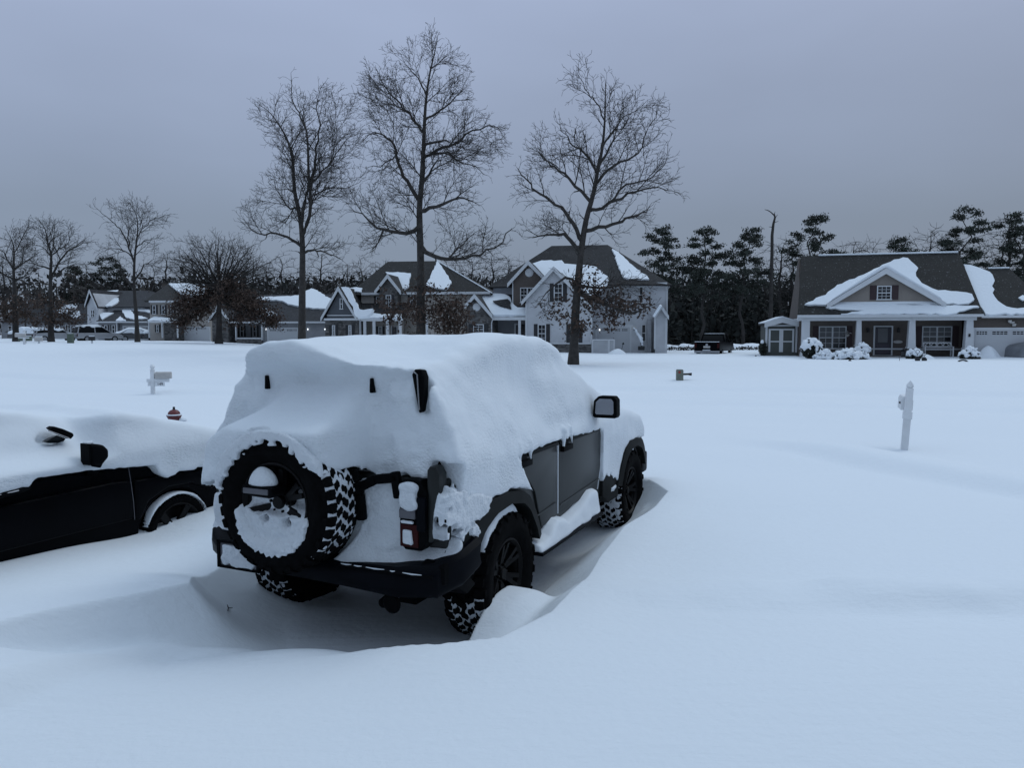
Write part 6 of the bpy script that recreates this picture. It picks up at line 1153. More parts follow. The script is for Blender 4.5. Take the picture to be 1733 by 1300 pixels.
# the wood itself: trunks and dark foliage too many to count
A, B, R_, C, SZ, C2, S2 = [], [], [], [], [], [], []
for i in range(900):
    az = RNG.uniform(-.72, .74) if i < 620 else RNG.uniform(.19, .72); D = RNG.uniform(98, 150); o = np.array([D * math.tan(az), D, 0]); o[2] = gz(o[0], o[1]); right = az > .17
    skyl = 474 if right else 476; top = at(866, skyl, D)[2] + RNG.normal(0, .75) * (1.3 if right else 1) - max(0, (az - .5)) * 2; hh = top - o[2]
    A.append(o - (0, 0, .5)); B.append(o + (RNG.normal(0, .15), 0, hh * .95)); R_.append(RNG.uniform(.06, .17))
    m = 80; z = RNG.uniform(0, 1, m) ** (1.15 if right else .8)
    if right or RNG.random() < .45: C.append(o + np.stack([RNG.normal(0, 1.7, m), RNG.normal(0, 1.5, m), z * hh * 1.0 + RNG.normal(0, .25, m)], 1)); SZ.append(RNG.uniform(.3, .7, m) * (1.25 - .55 * z))
    else: C2.append(o + np.stack([RNG.normal(0, 1.7, m), RNG.normal(0, 1.5, m), z * hh + RNG.normal(0, .2, m)], 1)); S2.append(RNG.uniform(.25, .6, m))
tag(segs_mesh('wood_trunks', A, B, R_, np.array(R_) * .5, M_bark2, None, 5), 'massed trunks of the dark wood behind the houses', 'wood', kind='stuff')
tag(leaves_mesh('wood_foliage', np.concatenate(C), np.concatenate(SZ), M_forest, None, 1.0), 'massed dark evergreen foliage of the wood behind the houses', 'wood', kind='stuff')
tag(leaves_mesh('wood_thicket', np.concatenate(C2), np.concatenate(S2) * 1.0, M_fbrown, None, 1.3), 'grey-brown bare thicket of the wood behind the left houses', 'wood', kind='stuff')
# ------------------------------------------------------------------ small things on the snow
def place(px, py, D): o = at(px, py, D); o[2] = gz(o[0], o[1]); return o
def text(s, name, size, m, parent, loc, rot, ext=.004):
    cu = bpy.data.curves.new(name, 'FONT'); cu.body = s; cu.size = size; cu.extrude = ext; cu.align_x = 'CENTER'; cu.align_y = 'CENTER'; o = bpy.data.objects.new(name, cu); COL.objects.link(o)
    dg = bpy.context.evaluated_depsgraph_get(); me = bpy.data.meshes.new_from_object(o.evaluated_get(dg)); bpy.data.objects.remove(o); r = link(name, me, m, parent); r.location = loc; r.rotation_euler = rot; return r
def mbox(b, L_=.48, r=.085, o=(0, 0, 0)):
    P = [(o[1] - r, o[2] - r * .9), (o[1] + r, o[2] - r * .9), (o[1] + r, o[2] + r * .55)] + [(o[1] + r * math.cos(rad(t)), o[2] + r * .55 + r * math.sin(rad(t))) for t in range(15, 180, 15)] + [(o[1] - r, o[2] + r * .55)]
    return b.prism(P, o[0] - L_ / 2, o[0] + L_ / 2, 'yz')
# mailbox 149
o = place(259, 665, 23.6); t = thing('mailbox', 'white-posted grey mailbox numbered 149, standing in the snow behind the hydrant', 'mailbox', o, -10)
pm = MB(); pm.box((-.055, -.055, -.6), (.055, .055, .72)); post = pm.build('post', M_postw, t, .006)
MB().lathe([(.07, .72), (.075, .745), (.045, .76), (.06, .80), (.075, .84), (.05, .89), (.0, .94)], 12, 'Z').build('finial', M_postw, post); MB().lathe([(.0, .888), (.045, .875), (.052, .89), (.0, .955)], 12, 'Z').build('snow_cap', M_snow, post)
ar = MB(); ar.box((-.17, -.045, .36), (.48, .045, .46)); ar.prism([(.055, .36), (.055, .22), (.30, .36)], -.04, .04, 'xz'); ar.box((-.14, -.04, .24), (-.06, .04, .359)); ar.build('arm', M_postw, t, .008)
bx_ = MB(); mbox(bx_, .46, .085, (.32, 0, .545)).build('letter_box', M_mail, t, .006); sn = MB(); sn.box((.055, -.04, .61), (.085, .04, .655)); 
pn = MB().box((.09, -.052, .235), (.36, -.04, .355)).build('number_board', M_postw, t, .004); text('149', 'number', .115, M_ink, pn, (.225, -.053, .295), (math.pi / 2, 0, 0))
# hydrant
o = place(295, 716, 14.3); o[2] -= .05; t = thing('fire_hydrant', 'red fire hydrant poking out of the snow behind the black car', 'hydrant', o, 0); t.scale = (.8, .8, .8); M_hs = M_snow
MB().lathe([(.12, -.5), (.12, .06), (.13, .10), (.155, .16), (.16, .18), (.12, .19)], 20, 'Z').build('barrel', M_red_h, t); bn = MB().lathe([(.145, .20), (.14, .22), (.13, .27), (.09, .315), (.04, .335), (0, .34)], 20, 'Z').build('bonnet', M_red_h, t)
MB().lathe([(.03, .335), (.026, .40), (.0, .405)], 5, 'Z').build('operating_nut', M_ink, bn); fl = MB().lathe([(.17, .18), (.175, .19), (.16, .204), (.12, .204)], 20, 'Z').build('flange', M_red_h, t); MB().lathe([(.17, .203), (.165, .225), (.125, .23)], 20, 'Z').build('flange_snow', M_hs, fl)
for a in range(8): MB().lathe([(.016, .17), (.016, .20), (0, .205)], 6, 'Z', (.155 * math.cos(a * .785), .155 * math.sin(a * .785), 0)).build('bolt', M_ink, fl)
nz_ = MB(); nz_.lathe([(.0, -.24), (.055, -.235), (.06, -.18), (.05, -.1), (.05, 0)], 14, 'X', (0, 0, .02)); nz_.build('nozzle', M_red_h, t); n2_ = MB().lathe([(.05, 0), (.05, .12), (.075, .18), (.08, .25), (.0, .26)], 14, 'X', (0, 0, .0)).build('nozzle', M_ink, t); MB().lathe([(0, -.03), (.06, -.02), (.09, .03), (.07, .07), (0, .09)], 12, 'Z', (.20, 0, .06)).build('nozzle_snow', M_hs, n2_)
# near mailbox seen from behind, leaning
o = place(1530, 768, 10.7); t = thing('mailbox', 'white leaning mailbox post with a pointed finial, nearest the camera on the right', 'mailbox', o, 22); t.rotation_euler = (0, rad(3), t.rotation_euler[2])
w_ = .046; pst = MB().prism([(-w_, -.6), (w_, -.6), (w_, .88), (-w_, .88)], -w_, w_, 'xz').build('post', M_postw, t, .005)
MB().lathe([(.05, .86), (.03, .875), (.035, .885), (.05, .895), (.043, .925), (.022, .96), (.0, .985)], 4, 'Z').build('finial', M_postw, pst)
MB().box((-.058, -.058, .44), (.058, .058, .545)).build('bracket', M_postw, t, .006); MB().lathe([(0, .543), (.05, .546), (.035, .566), (0, .572)], 12, 'Z').build('bracket_snow', M_snow, t)
mb_ = MB(); P = [(-.088, .555), (.066, .555), (.066, .70), (.03, .745), (-.03, .76), (-.07, .745), (-.088, .70)]; mb_.prism(P, .049, .52, 'xz').build('letter_box', M_postw, t, .01); MB().box((-.104, .12, .64), (-.089, .20, .665)).build('flag', M_ink, t, .002)
# pedestal with red sticker, and a black thing jutting from it
o = place(1150, 653, 25.5); t = thing('utility_pedestal', 'grey-green cable pedestal with a red dot, standing in the open snow', 'pedestal', o, 4)
pp = MB().prism([(-.115, -.4), (.115, -.4), (.115, .33), (.09, .36), (-.09, .36), (-.115, .33)], -.09, .09, 'xz').build('casing', M_ped, t, .02); MB().lathe([(0, -.096), (.04, -.096), (.04, -.085), (0, -.085)], 16, 'Y', (-.02, 0, .27)).build('sticker', mat('sticker_red', (.25, .02, .015), .5), pp); MB().lathe([(0, .355), (.09, .362), (.06, .385), (0, .39)], 14, 'Z').build('snow_cap', M_snow, t)
o2 = o + np.array([.12, .12, 0]); t = thing('post_lamp', 'black bollard arm jutting out beside the cable pedestal', 'lamp', o2, 0)
MB().tube([(.0, 0, -.4), (.0, 0, .18), (.02, 0, .20)], .02, 8).build('stem', M_ink, t); MB().prism([(.0, .16), (.18, .165), (.30, .14), (.31, .24), (.18, .225), (.0, .22)], -.05, .05, 'xz').build('head', M_ink, t, .01)
# far mailboxes and cabinets at left
o = place(42, 602, 52); t = thing('mailbox', 'white snow-capped mailbox at far left, in front of the parked hatchback', 'mailbox', o, -12)
MB().box((-.06, -.06, -.5), (.06, .06, .95)).build('post', M_postw, t); mb_ = MB(); mbox(mb_, .62, .12, (-.22, 0, .62)).build('letter_box', M_mail, t, .01); MB().lathe([(0, .94), (.1, .96), (.06, 1.02), (.09, 1.06), (0, 1.14)], 10, 'Z').build('snow_cap', M_snow, t); MB().box((-.5, -.1, .74), (.1, .1, .80)).build('box_snow', M_snow, t, .02); MB().box((-.35, -.05, .42), (.3, .05, .50)).build('arm', M_postw, t)
def cabinet(nm, lb, px, py, D, w, h, m, yaw=0, cat='box'):
    o = place(px, py, D); t = thing(nm, lb, cat, o, yaw); MB().box((-w / 2, -w * .35, -.4), (w / 2, w * .35, h)).build('casing', m, t, .025); MB().box((-w / 2 - .02, -w * .37, h - .001), (w / 2 + .02, w * .37, h + .03)).build('lid', m, t, .01); MB().box((-w / 2 + .03, -w * .3, h + .028), (w / 2 - .03, w * .3, h + .08)).build('snow_cap', M_snow, t, .025); return t
cabinet('utility_cabinet', 'green utility cabinet in front of the white minivan', 120, 591, 58, .40, .66, M_boxg); 
def smallmail(lb, px, py, D, w, h, m, yaw):
    o = place(px, py, D); t = thing('mailbox', lb, 'mailbox', o, yaw); b_ = MB(); mbox(b_, w, h * .5, (0, 0, .30)).build('letter_box', m, t, .01); MB().box((-.05, -.05, -.5), (.05, .05, .25)).build('post', M_postw, t); MB().box((-w / 2 + .02, -h * .3, .30 + h * .72), (w / 2 - .02, h * .3, .36 + h * .72)).build('snow_cap', M_snow, t, .02); return t
smallmail('black mailbox right of the green utility cabinet', 156, 589, 57, .40, .26, M_ink, -8); smallmail('long black mailbox behind the white snow-capped mailbox', 43, 584, 57, .85, .30, M_boxg, -8); smallmail('grey mailbox between the white mailbox and the green cabinet', 66, 588, 56, .50, .26, M_mail, -8)

# vehicles across the street: side profile, tapered cabin, wheels and snow
CARGLASS = mat('car_glass', (.004, .005, .006), .12, spec=.12)
def vehicle(name, label, cat, px, py, D, yaw, L_, hgt, prof, cabp, m, snowtop=.12, sink=.18, hw=.86, group=None, cov=None, lamps=True, tail=True):
    o = place(px, py, D); o[2] -= sink; t = thing(name, label, cat, o, yaw, group)    # +y forward
    MB().prism([(y * L_, z * hgt) for y, z in prof], -hw, hw, 'yz').build('body', m, t, .07, 2)
    c = MB();
    (y0, z0), (y1, z1), (y2, z2), (y3, z3) = [(p[0] * L_, p[1] * hgt) for p in cabp]; a, b_ = hw - .05, hw - .20
    c.add([(-a, y0, z0), (a, y0, z0), (a, y3, z3), (-a, y3, z3), (-b_, y1, z1), (b_, y1, z1), (b_, y2, z2), (-b_, y2, z2)], [(0, 3, 2, 1), (4, 5, 6, 7), (0, 1, 5, 4), (1, 2, 6, 5), (2, 3, 7, 6), (3, 0, 4, 7)]); cb = c.build('cabin', CARGLASS, t, .05, 2)
    rf = MB().add([(-b_ - .02, y1 - .04, z1), (b_ + .02, y1 - .04, z1), (b_ + .02, y2 + .04, z2), (-b_ - .02, y2 + .04, z2), (-b_ - .02, y1 - .04, z1 + .06), (b_ + .02, y1 - .04, z1 + .06), (b_ + .02, y2 + .04, z2 + .06), (-b_ - .02, y2 + .04, z2 + .06)], [(0, 3, 2, 1), (4, 5, 6, 7), (0, 1, 5, 4), (1, 2, 6, 5), (2, 3, 7, 6), (3, 0, 4, 7)]); rf.build('roof', m, cb, .02)
    for s_ in (-1, 1):
        ym = (y0 + y3) / 2
        for q_ in (((s_ * a, y0, z0), (s_ * b_, y1, z1)), ((s_ * a, y3, z3), (s_ * b_, y2, z2)), ((s_ * (a + .005), ym, (z0 + z3) / 2), (s_ * (b_ + .005), ym, z1))): MB().bar(*q_, .085, .06).build('pillar', m, cb)
    wh = None
    for s_ in (-1, 1):
        for f_ in (.20, .80):
            if wh is None:
                w = MB().lathe([(.20, -.09), (.31, -.10), (.335, -.07), (.335, .07), (.31, .10), (.20, .09)], 24, 'X').build('wheel', M_rubber, t); r_ = MB().lathe([(0, .07), (.08, .085), (.19, .075), (.21, .095)], 16, 'X').build('rim', M_steel, w); wh = w.data, r_.data
            else: w = link('wheel', wh[0], None, t); link('rim', wh[1], None, w)
            w.location = (s_ * (hw - .09), f_ * L_, .335); w.rotation_euler = (0, 0, 0 if s_ > 0 else math.pi)
    if tail:
        for s_ in (-1, 1): MB().box((s_ * (hw - .02), -.03, prof[2][1] * hgt * .62), (s_ * (hw - .20), .03, prof[2][1] * hgt * .92)).build('tail_light', M_red, t, .01)
        MB().box((-.26, -.028, prof[2][1] * hgt * .62), (.26, .01, prof[2][1] * hgt * .75)).build('licence_plate', M_mail, t)
    bm_ = MB(); bm_.box((-hw + .03, -.09, .38), (hw - .03, .05, .55)); bm_.build('rear_bumper', m if cat != 'pickup truck' else M_steel, t, .03)
    for s_ in (-1, 1): MB().box((s_ * hw, y3 - .25, z3 + .02), (s_ * (hw + .17), y3 - .12, z3 + .16)).build('mirror', m, t, .03)
    if cov:
        cv = cov(L_, hgt, hw)
        v, q = surfnets(cv, (-hw - .15, -.25, .35), (hw + .15, L_ + .25, hgt + .5), .06); np_mesh('snow_cover', v, q, M_snow, t, True)
    return t
def snowcap(pts, side=.75, low=.9):
    def mk(L_, hgt, hw):
        ys = [p[0] * L_ for p in pts]; zs = [p[1] * hgt for p in pts]
        def f(X, Y, Z):
            top = np.interp(Y, ys, zs) + vnoise(X, Y, Z, 1.5, 2) * .05 - .12 * np.abs(X / hw) ** 3; w = hw + .03 - .17 * sst(Z, low * hgt * .7, hgt)
            s = smax(Z - top, np.abs(X) - w, .14); s = smax(s, np.abs(Y - L_ / 2) - L_ / 2 - .03, .12); return smax(s, low * hgt + vnoise(X, Y, Z, 2.2, 5) * .14 - Z, .05)
        return f
    return mk
VAN = [(0, .22), (0, .5), (.01, .56), (.60, .58), (.78, .56), (.95, .47), (1, .38), (1, .2)]; VCAB = [(.01, .56), (.05, .96), (.52, .97), (.74, .57)]
SED = [(0, .24), (0, .5), (.02, .60), (.2, .64), (.7, .64), (.93, .55), (1, .42), (1, .22)]; SCAB = [(.10, .63), (.28, .97), (.52, .98), (.74, .63)]; HCAB = [(.02, .62), (.08, .95), (.52, .98), (.74, .63)]
PCK = [(0, .28), (0, .62), (.005, .66), (.36, .66), (.37, .64), (.74, .64), (.97, .60), (1, .45), (1, .26)]; PCAB = [(.36, .64), (.40, .97), (.60, .99), (.74, .64)]
M_van = mat('paint_silver', (.30, .31, .33), .35, metal=.3, var=(2, .06)); M_dkcar = mat('paint_dark_grey', (.05, .053, .058), .35, coat=.3)
vehicle('minivan', 'silver-white minivan with snow on its roof, parked at left behind the green cabinet', 'minivan', 126, 581, 80, 38, 4.7, 1.72, VAN, VCAB, M_van, cov=snowcap([(-.05, .95), (.05, 1.02), (.5, 1.06), (.58, .98), (.75, .66), (.9, .60), (1.05, .48)], low=.93))
vehicle('hatchback', 'pale hatchback with frosted windows, parked at far left beside the broad bare tree', 'car', 58, 579, 78, 50, 4.0, 1.5, SED, HCAB, M_van, cov=snowcap([(-.05, .9), (.05, 1.0), (.5, 1.08), (.6, .98), (.78, .72), (1.05, .6)], low=.80))
vehicle('sedan', 'snow-buried sedan right of the grey house garage, left of the slim tree', 'car', 196, 580, 84, 62, 4.5, 1.42, SED, SCAB, M_dkcar, cov=snowcap([(-.05, .70), (.1, .85), (.28, 1.10), (.55, 1.12), (.75, .86), (1.05, .66)], low=.62))
vehicle('sedan', 'snow-buried sedan just right of the slim bare tree trunk', 'car', 243, 580, 84, 62, 4.4, 1.42, SED, SCAB, M_dkcar, cov=snowcap([(-.05, .72), (.1, .9), (.28, 1.12), (.55, 1.12), (.75, .88), (1.05, .70)], low=.60))
vehicle('sedan', 'snow-buried car beside the thick tree at the left edge', 'car', 18, 578, 92, 75, 4.6, 1.45, SED, SCAB, M_dkcar, cov=snowcap([(-.05, .80), (.1, .95), (.28, 1.2), (.55, 1.2), (.75, .95), (1.05, .8)], low=.55))
pk = vehicle('pickup_truck', 'black pickup truck seen from behind, between the grey house and the shed', 'pickup truck', 1196, 597, 60, 27, 5.6, 1.88, PCK, PCAB, M_carblack, sink=.30, hw=1.0)
MB().box((-.95, -.02, 1.235), (.95, .06, 1.275)).build('tailgate_snow', M_snow, pk, .015); MB().box((-.72, 2.3, 1.88), (.72, 3.3, 1.935)).build('roof_snow', M_snow, pk, .02); MB().lathe([(0, -.035), (.10, -.035), (.10, -.02), (0, -.02)], 16, 'Y', (0, 0, 1.02)).build('emblem', M_steel, pk); pl_ = MB().box((-.30, -.11, .58), (.30, -.088, .64)).build('bumper_snow', M_snow, pk, .01)
# covered car by the garage
o = place(1712, 611, 50); t = thing('covered_car', 'car under a grey cover in front of the garage, at the right edge', 'car', o, 100)
def cvf(X, Y, Z):
    top = np.interp(Y, [-.2, .2, .9, 1.2, 1.9, 3.2, 3.9, 4.6], [.55, .84, .98, 1.12, 1.28, 1.24, 1.0, .8]); s = smax(Z - top, np.abs(X) - .90 + .22 * sst(Z, .8, 1.3) - .05 * vnoise(X, Y, Z, 4, 3), .16); return smax(smax(s, np.abs(Y - 2.2) - 2.25, .2), -.3 - Z, .01) + .02 * vnoise(X, Y, Z, 5, 2)
o_, q = surfnets(cvf, (-1.15, -.3, -.35), (1.15, 4.7, 1.5), .05); t.rotation_euler = (0, 0, -rad(78)); np_mesh('cover', o_, q, M_cloth, t, True); wl = MB()
for y in (.9, 3.5):
    for s_ in (-1, 1): MB().lathe([(.2, -.08), (.3, -.09), (.32, 0), (.3, .09), (.2, .08)], 18, 'X', (s_ * .78, y, .1)).build('wheel', M_rubber, t)
MB().lathe([(0, 1.0), (.05, 1.02), (.09, 1.06), (.05, 1.10), (0, 1.11)], 8, 'Z', (-.80, 1.05, -.05)).build('mirror', M_mail, t)
# snow heap by the covered car
def heap(lb, px, py, D, w, h, dp=None):
    o = place(px, py, D); dp = dp or w * .8; th = np.linspace(0, 2 * math.pi, 28, endpoint=False); rr = np.linspace(0, 1, 9); T_, R2 = np.meshgrid(th, rr, indexing='ij'); k = w / 2 * (1 + .25 * vnoise(np.cos(T_), np.sin(T_), px, 1.6, 3)); zz = h * (1 - R2 ** 2) ** 1.3 - .10 * R2; X = np.cos(T_) * R2 * k; Y = np.sin(T_) * R2 * k * dp / w
    I = np.arange(28 * 9).reshape(28, 9); J = np.roll(I, -1, 0); q = np.stack([I[:, :-1], I[:, 1:], J[:, 1:], J[:, :-1]], -1).reshape(-1, 4); m = np_mesh('snow_heap', np.stack([X.ravel(), Y.ravel(), zz.ravel()], 1), q[:, ::-1], M_snow, None, True); m.location = [float(c) for c in o]; return tag(m, lb, 'snow heap')
heap('drift of snow between the covered car and the porch column', 1672, 602, 50.5, 1.6, .75); heap('low snow heap right of the bungalow hedge', 1418, 606, 49.5, 1.8, .28); heap('small snow heap in front of the porch bench', 1566, 604, 49.5, 1.6, .32); heap('snow heap below the basketball hoop by the grey garage', 1046, 598, 60, 1.9, .45)
# shrubs
M_shrub = mat('shrub_leaf', (.022, .027, .020), .8, var=(4, .5))
def shrub(lb, px, py, D, w, h, cap=.6, seed=0, low=0, cat='shrub'):
    rng = np.random.default_rng(seed + 50); o = place(px, py, D); o[2] -= .05; t = thing('shrub', lb, cat, o, 0, 'shrubs along the bungalow porch' if px > 1300 else None); n = int(900 * w * h); v = rng.normal(size=(n, 3)); v /= np.linalg.norm(v, axis=1, keepdims=True); v *= (rng.random((n, 1)) ** .25); v[:, 2] = np.abs(v[:, 2]) if low else v[:, 2]
    c = v * (w / 2, w / 2 * .8, h if low else h / 2) + (0, 0, 0 if low else h / 2); leaves_mesh('foliage', c, .085, M_shrub, t, 1, rng); st_ = rng.normal(0, w * .18, (14, 3)); st_[:, 2] = h * .7; segs_mesh('stems', np.zeros((14, 3)), st_, np.full(14, .012), np.full(14, .008), M_twig, t, 3)
    def f(X, Y, Z):
        e = np.sqrt((X / (w / 2 + .05)) ** 2 + (Y / (w * .4 + .05)) ** 2 + ((Z - (0 if low else h / 2)) / ((h if low else h / 2) + .07)) ** 2) - 1; e = e * h * .5
        return np.maximum(smax(e, -e - .13, .03), (h * (1 - cap) + .25 * h * vnoise(X, Y, Z, 3.2 / max(.5, w * .6), seed)) - Z) + vnoise(X, Y, Z, 7, seed + 1) * .085
    a, q = surfnets(f, (-w / 2 - .3, -w / 2 - .2, -.05), (w / 2 + .3, w / 2 + .2, h + .3), .045); np_mesh('snow_cap', a, q, M_snow, t, True); return t
shrub('tall round shrub capped with snow at the left corner of the porch', 1373, 607, 50, 1.35, 1.32, .45, 1); shrub('low mound of hedge nearly covered in snow, left of the long hedge', 1396, 608, 49.3, 1.3, .55, .8, 2, 1); shrub('long low hedge thickly covered in snow below the left porch window', 1438, 608, 49, 2.2, .62, .72, 3, 1)
shrub('round shrub capped with snow against the second porch column', 1460, 600, 50.4, .92, 1.05, .5, 4); shrub('round snowy bush left of the porch bench', 1548, 606, 49.4, 1.05, .62, .6, 5, 1); shrub('round snowy bush at the right end of the porch', 1641, 609, 49, 1.25, .72, .55, 6, 1)
t = shrub('dark conical evergreen beside the shed', 1291, 597, 56, .62, 1.1, .08, 7); t['group'] = 'evergreens by the shed'
# bench on the porch
o = HR.s.w((HR.p(1108, 880, .7)[0], .75, HR.p(1108, 872, .7)[1])); t = thing('porch_bench', 'white wooden bench on the bungalow porch under the right window', 'bench', o, 13); z0 = 0
bw = abs(HR.p(1215, 870, .7)[0] - HR.p(1002, 870, .7)[0]) / 2; s_ = MB(); 
for k in range(4): s_.box((-bw, -.22 + k * .12, .42), (bw, -.12 + k * .12, .455))
s_.build('seat', W_trim, t); bk_ = MB(); bk_.box((-bw, .26, .86), (bw, .31, .94)); bk_.box((-bw, .26, .56), (bw, .31, .62))
for k in range(5): x = -bw + bw * 2 * (k + .5) / 5; bk_.bar((x - .14, .285, .61), (x + .14, .285, .87), .03, .03, up=(0, 1, 0)); bk_.bar((x + .14, .285, .61), (x - .14, .285, .87), .0301, .029, up=(0, 1, 0))
bk_.build('backrest', W_trim, t)
for x in (-bw + .04, bw - .04):
    for y in (-.20, .28): MB().box((x - .035, y - .035, -.2), (x + .035, y + .035, .62 if y < 0 else .90)).build('leg', W_trim, t)
    MB().box((x - .045, -.26, .62), (x + .045, .27, .655)).build('armrest', W_trim, t)
# lantern on the porch
o = HR.s.w((HR.p(855, 885, .5)[0], .55, HR.p(855, 878, .5)[1])); t = thing('floor_lantern', 'dark lantern standing on the porch right of the front door', 'lantern', o, 13); MB().box((-.13, -.13, 0), (.13, .13, .05)).build('base', M_ink, t); MB().box((-.10, -.10, .05), (.10, .10, .38)).build('glass', PANE2, t); MB().lathe([(.17, .38), (.10, .50), (.03, .56), (0, .58)], 4, 'Z').build('top', M_ink, t)
o = HR.s.w((HR.p(446, 716, 1.9)[0], 1.86, HR.p(446, 716, 1.86)[1])); t = thing('hanging_planter', 'small pale planter hanging beside the left porch window', 'planter', o, 13); MB().lathe([(0, -.16), (.11, -.12), (.15, .02), (.12, .03)], 12, 'Z').build('pot', M_mail, t); leaves_mesh('plant', np.random.default_rng(3).normal(0, .09, (50, 3)) + (0, 0, .08), .06, M_mail, t); MB().tube([(0, 0, .02), (0, .10, .5)], .01, 5).build('hanger', M_ink, t)
# ring-topped shepherd stakes in the yard
for px, hgt, lb in ((1552, .62, 'taller black garden stake with a ring top, in front of the porch steps'), (1563.5, .48, 'shorter black garden stake with a ring top, right of the taller one')):
    o = place(px, 625, 44); t = thing('garden_stake', lb, 'garden ornament', o, 0, 'ring-topped stakes in the snow'); k = hgt / .62
    MB().tube([(0, 0, -.3), (0, 0, .42 * k)], .015, 6).build('stem', M_ink, t); ring = [(.11 * math.cos(a), 0, .52 * k + .10 * math.sin(a)) for a in np.linspace(0, 2 * math.pi, 17)]; MB().tube(ring, .014, 6).build('ring', M_ink, t); MB().prism([(-.13, .0), (.15, .0), (.14, .12), (.05, .26 * k), (-.10, .26 * k), (-.13, .12)], -.05, .05, 'xz').build('base', M_ink, t, .02); MB().box((-.10, -.04, .26 * k), (.08, .04, .30 * k)).build('snow_cap', M_snow, t, .015)
o = place(1629, 627, 43); t = thing('garden_edging', 'dark curved edging poking out of the snow in front of the bungalow', 'edging', o, 0); ring = [(.30 * math.cos(a), 0, -.10 + .18 * math.sin(a)) for a in np.linspace(.3, math.pi - .3, 14)]; MB().tube(ring, [.02] + [.045] * 12 + [.02], 6).build('hoop', M_ink, t)
o = place(1522, 626, 44); t = thing('garden_stake', 'thin dark stick standing in the yard in front of the bungalow door', 'stake', o, 0); MB().tube([(.02, 0, -.2), (-.05, 0, .32)], [.014, .010], 6).build('stick', M_ink, t)
o = place(1438, 625, 44); t = thing('garden_stone', 'small dark stone poking through the snow in front of the hedge', 'stone', o, 0); MB().lathe([(0, -.05), (.09, -.02), (.07, .06), (0, .10)], 9, 'Z').build('stone', M_ink, t)
o = place(1279, 606, 55); t = thing('garden_stone', 'tiny dark stone in the snow left of the shed', 'stone', o, 0); MB().lathe([(0, -.05), (.08, -.02), (.06, .05), (0, .08)], 9, 'Z').build('stone', M_ink, t)
# by the grey house garage: privacy screens and a basketball hoop
c = HC.c
for (x0, x1, lb) in ((1015, 1140, 'white privacy screen beside the grey house garage'), (1143, 1184, 'narrow white bin enclosure right of the privacy screen')):
    p, q = HC.p(x0, 886, -.3), HC.p(x1, 995, -.3); o = HC.s.w((p[0], -.3, 0)); t = thing('screen_panel', lb, 'screen', o, 9); w = q[0] - p[0]; h0 = p[1]; b = MB().box((0, 0, -1), (w, .06 if x0 < 1100 else .5, h0)).build('panel', siding('screen_white', (.36, .375, .395), .14), t); f = MB(); f.box((-.02, -.025, h0 - .1), (w + .02, 0, h0)); f.box((-.021, -.024, -1), (.07, 0, h0 - .1)); f.box((w - .07, -.024, -1), (w + .021, 0, h0 - .1)); f.build('frame', W_trim, t)
p = HC.p(1385, 950, 2.2); o = HC.s.w((p[0], 1.6, p[1])); t = thing('basketball_hoop', 'snow-plastered basketball hoop stand right of the grey house garage door', 'basketball hoop', o, 9); top = HC.p(1340, 800, 1.6)[1] - p[1]
MB().tube([(.15, 0, -.2), (.0, 0, top * .5), (-.55, 0, top)], [.07, .06, .05], 8).build('pole', M_ink, t); MB().box((-.20, -.25, -.2), (.35, .25, .12)).build('base', M_ink, t, .03); v, q = surfnets(lambda X, Y, Z: np.minimum(capsule(X, Y, Z, (.13, -.06, .3), (0, -.06, top * .5), .13, .12), capsule(X, Y, Z, (0, -.06, top * .5), (-.55, -.06, top), .13, .10)) + vnoise(X, Y, Z, 6, 3) * .08, (-.9, -.35, 0), (.5, .3, top + .3), .04); np_mesh('snow', v, q, M_snow, t, True); MB().box((-.75, -.03, top - .1), (-.35, .03, top + .15)).build('backboard', M_mail, t)
p = HC.p(1240, 950, .5); o = HC.s.w((p[0], .5, p[1])); t = thing('snow_shovel', 'dark shovel stuck in the snow in front of the grey garage door', 'shovel', o, 9); MB().tube([(0, 0, -.2), (.12, .05, .30)], .02, 6).build('handle', M_ink, t); MB().prism([(.06, .22), (.22, .26), (.18, .42), (.04, .36)], .02, .05, 'xz').build('blade', M_ink, t)
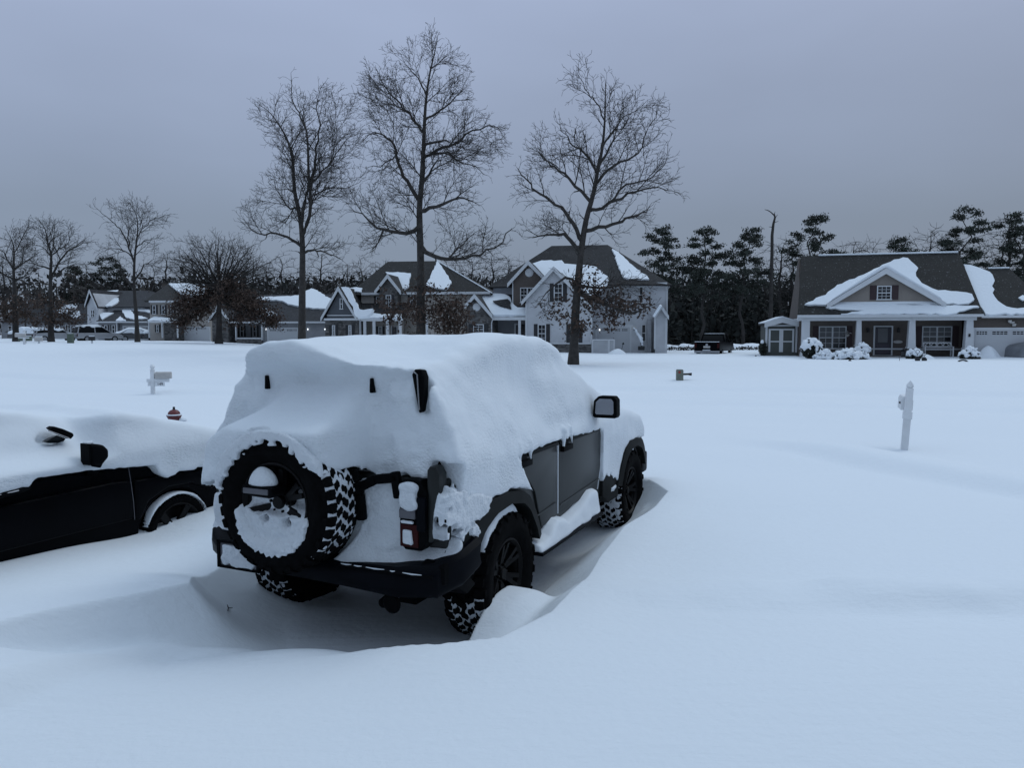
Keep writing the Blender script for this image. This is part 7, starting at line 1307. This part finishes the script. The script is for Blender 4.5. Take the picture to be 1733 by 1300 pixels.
# snowy berm along the wood's edge
b_ = []
for k in range(34):
    x = 1128 + k * 6.6; 
berm = MB(); X = np.linspace(1126, 1296, 90); pts = []
rows = []
for j, (dy, hh) in enumerate(((-1.2, -.3), (-.5, .30), (0, .52), (.6, .5), (2.0, -.3))):
    r_ = []
    for x in X:
        o = place(x, 592, 78); r_.append((o[0], o[1] + dy + .3 * float(vnoise(x, j, 0, .3, 2)), o[2] + hh * (1 + .35 * float(vnoise(x, j, 0, .12, 4))) + .05))
    rows.append(r_)
V = np.array(rows).reshape(-1, 3); I = np.arange(len(V)).reshape(5, 90); q = np.stack([I[:-1, :-1], I[:-1, 1:], I[1:, 1:], I[1:, :-1]], -1).reshape(-1, 4); m = np_mesh('snow_berm', V, q, M_snow, None, True); m['kind'] = 'structure'
C = np.array([at(RNG.uniform(1130, 1292), 590, 76.6) for _ in range(60)]); C = np.repeat(C, 14, 0) + RNG.normal(0, 1, (840, 3)) * (.16, .2, .16); C[:, 2] = np.array([gz(c[0], c[1]) for c in C]) + .18 + RNG.normal(0, .10, 840); tag(leaves_mesh('dry_grass', C, .11, M_fbrown, None, .8), 'dark dead weeds along the snowy edge of the wood', 'grass', kind='stuff')
# twig by the truck's left rear wheel and weeds in the yards
o = TS.w((-.66, -.80, 0)); o[2] = gz(o[0], o[1]) + .012; t = thing('fallen_twig', 'small dark twig on the snow behind the truck left rear wheel', 'twig', o, 20); t.scale = (.7, .7, .7); MB().tube([(-.03, .02, .02), (0, .0, .0), (.035, -.05, -.005)], [.003, .006, .004], 5).tube([(.0, 0, 0), (.04, .01, .005)], [.005, .003], 5).build('stick', M_ink, t)
# ------------------------------------------------------------------ unseen house, added behind the camera only to shade the driveway
S0 = Site((-.5, -1.8, .3), 10); t = thing('house', 'unseen two-storey house added behind the camera to shade the driveway', 'house', S0.o, 10)
MB().box((-8, -10, -1), (8, 0, 5.4)).build('wall', siding('siding_white', (.47, .48, .49)), t); MB().prism([(-10.6, 5.3), (.6, 5.3), (-5, 9.4)], -8.4, 8.4, 'yz').build('roof', R_dark, t)
for x in (-6, -3, 3.4, 6):
    MB().box((x - .55, -.02, 3.2), (x + .55, .06, 4.7)).build('window', W_trim, t); MB().box((x - .47, .05, 3.28), (x + .47, .075, 4.62)).build('pane', PANE, t.children[-1])
MB().box((2.4, -.02, -1), (7.2, .06, 2.3)).build('garage_door', W_gar, t); MB().box((-1.5, -.02, -1), (-.5, .07, 2.2)).build('door', DOOR, t)
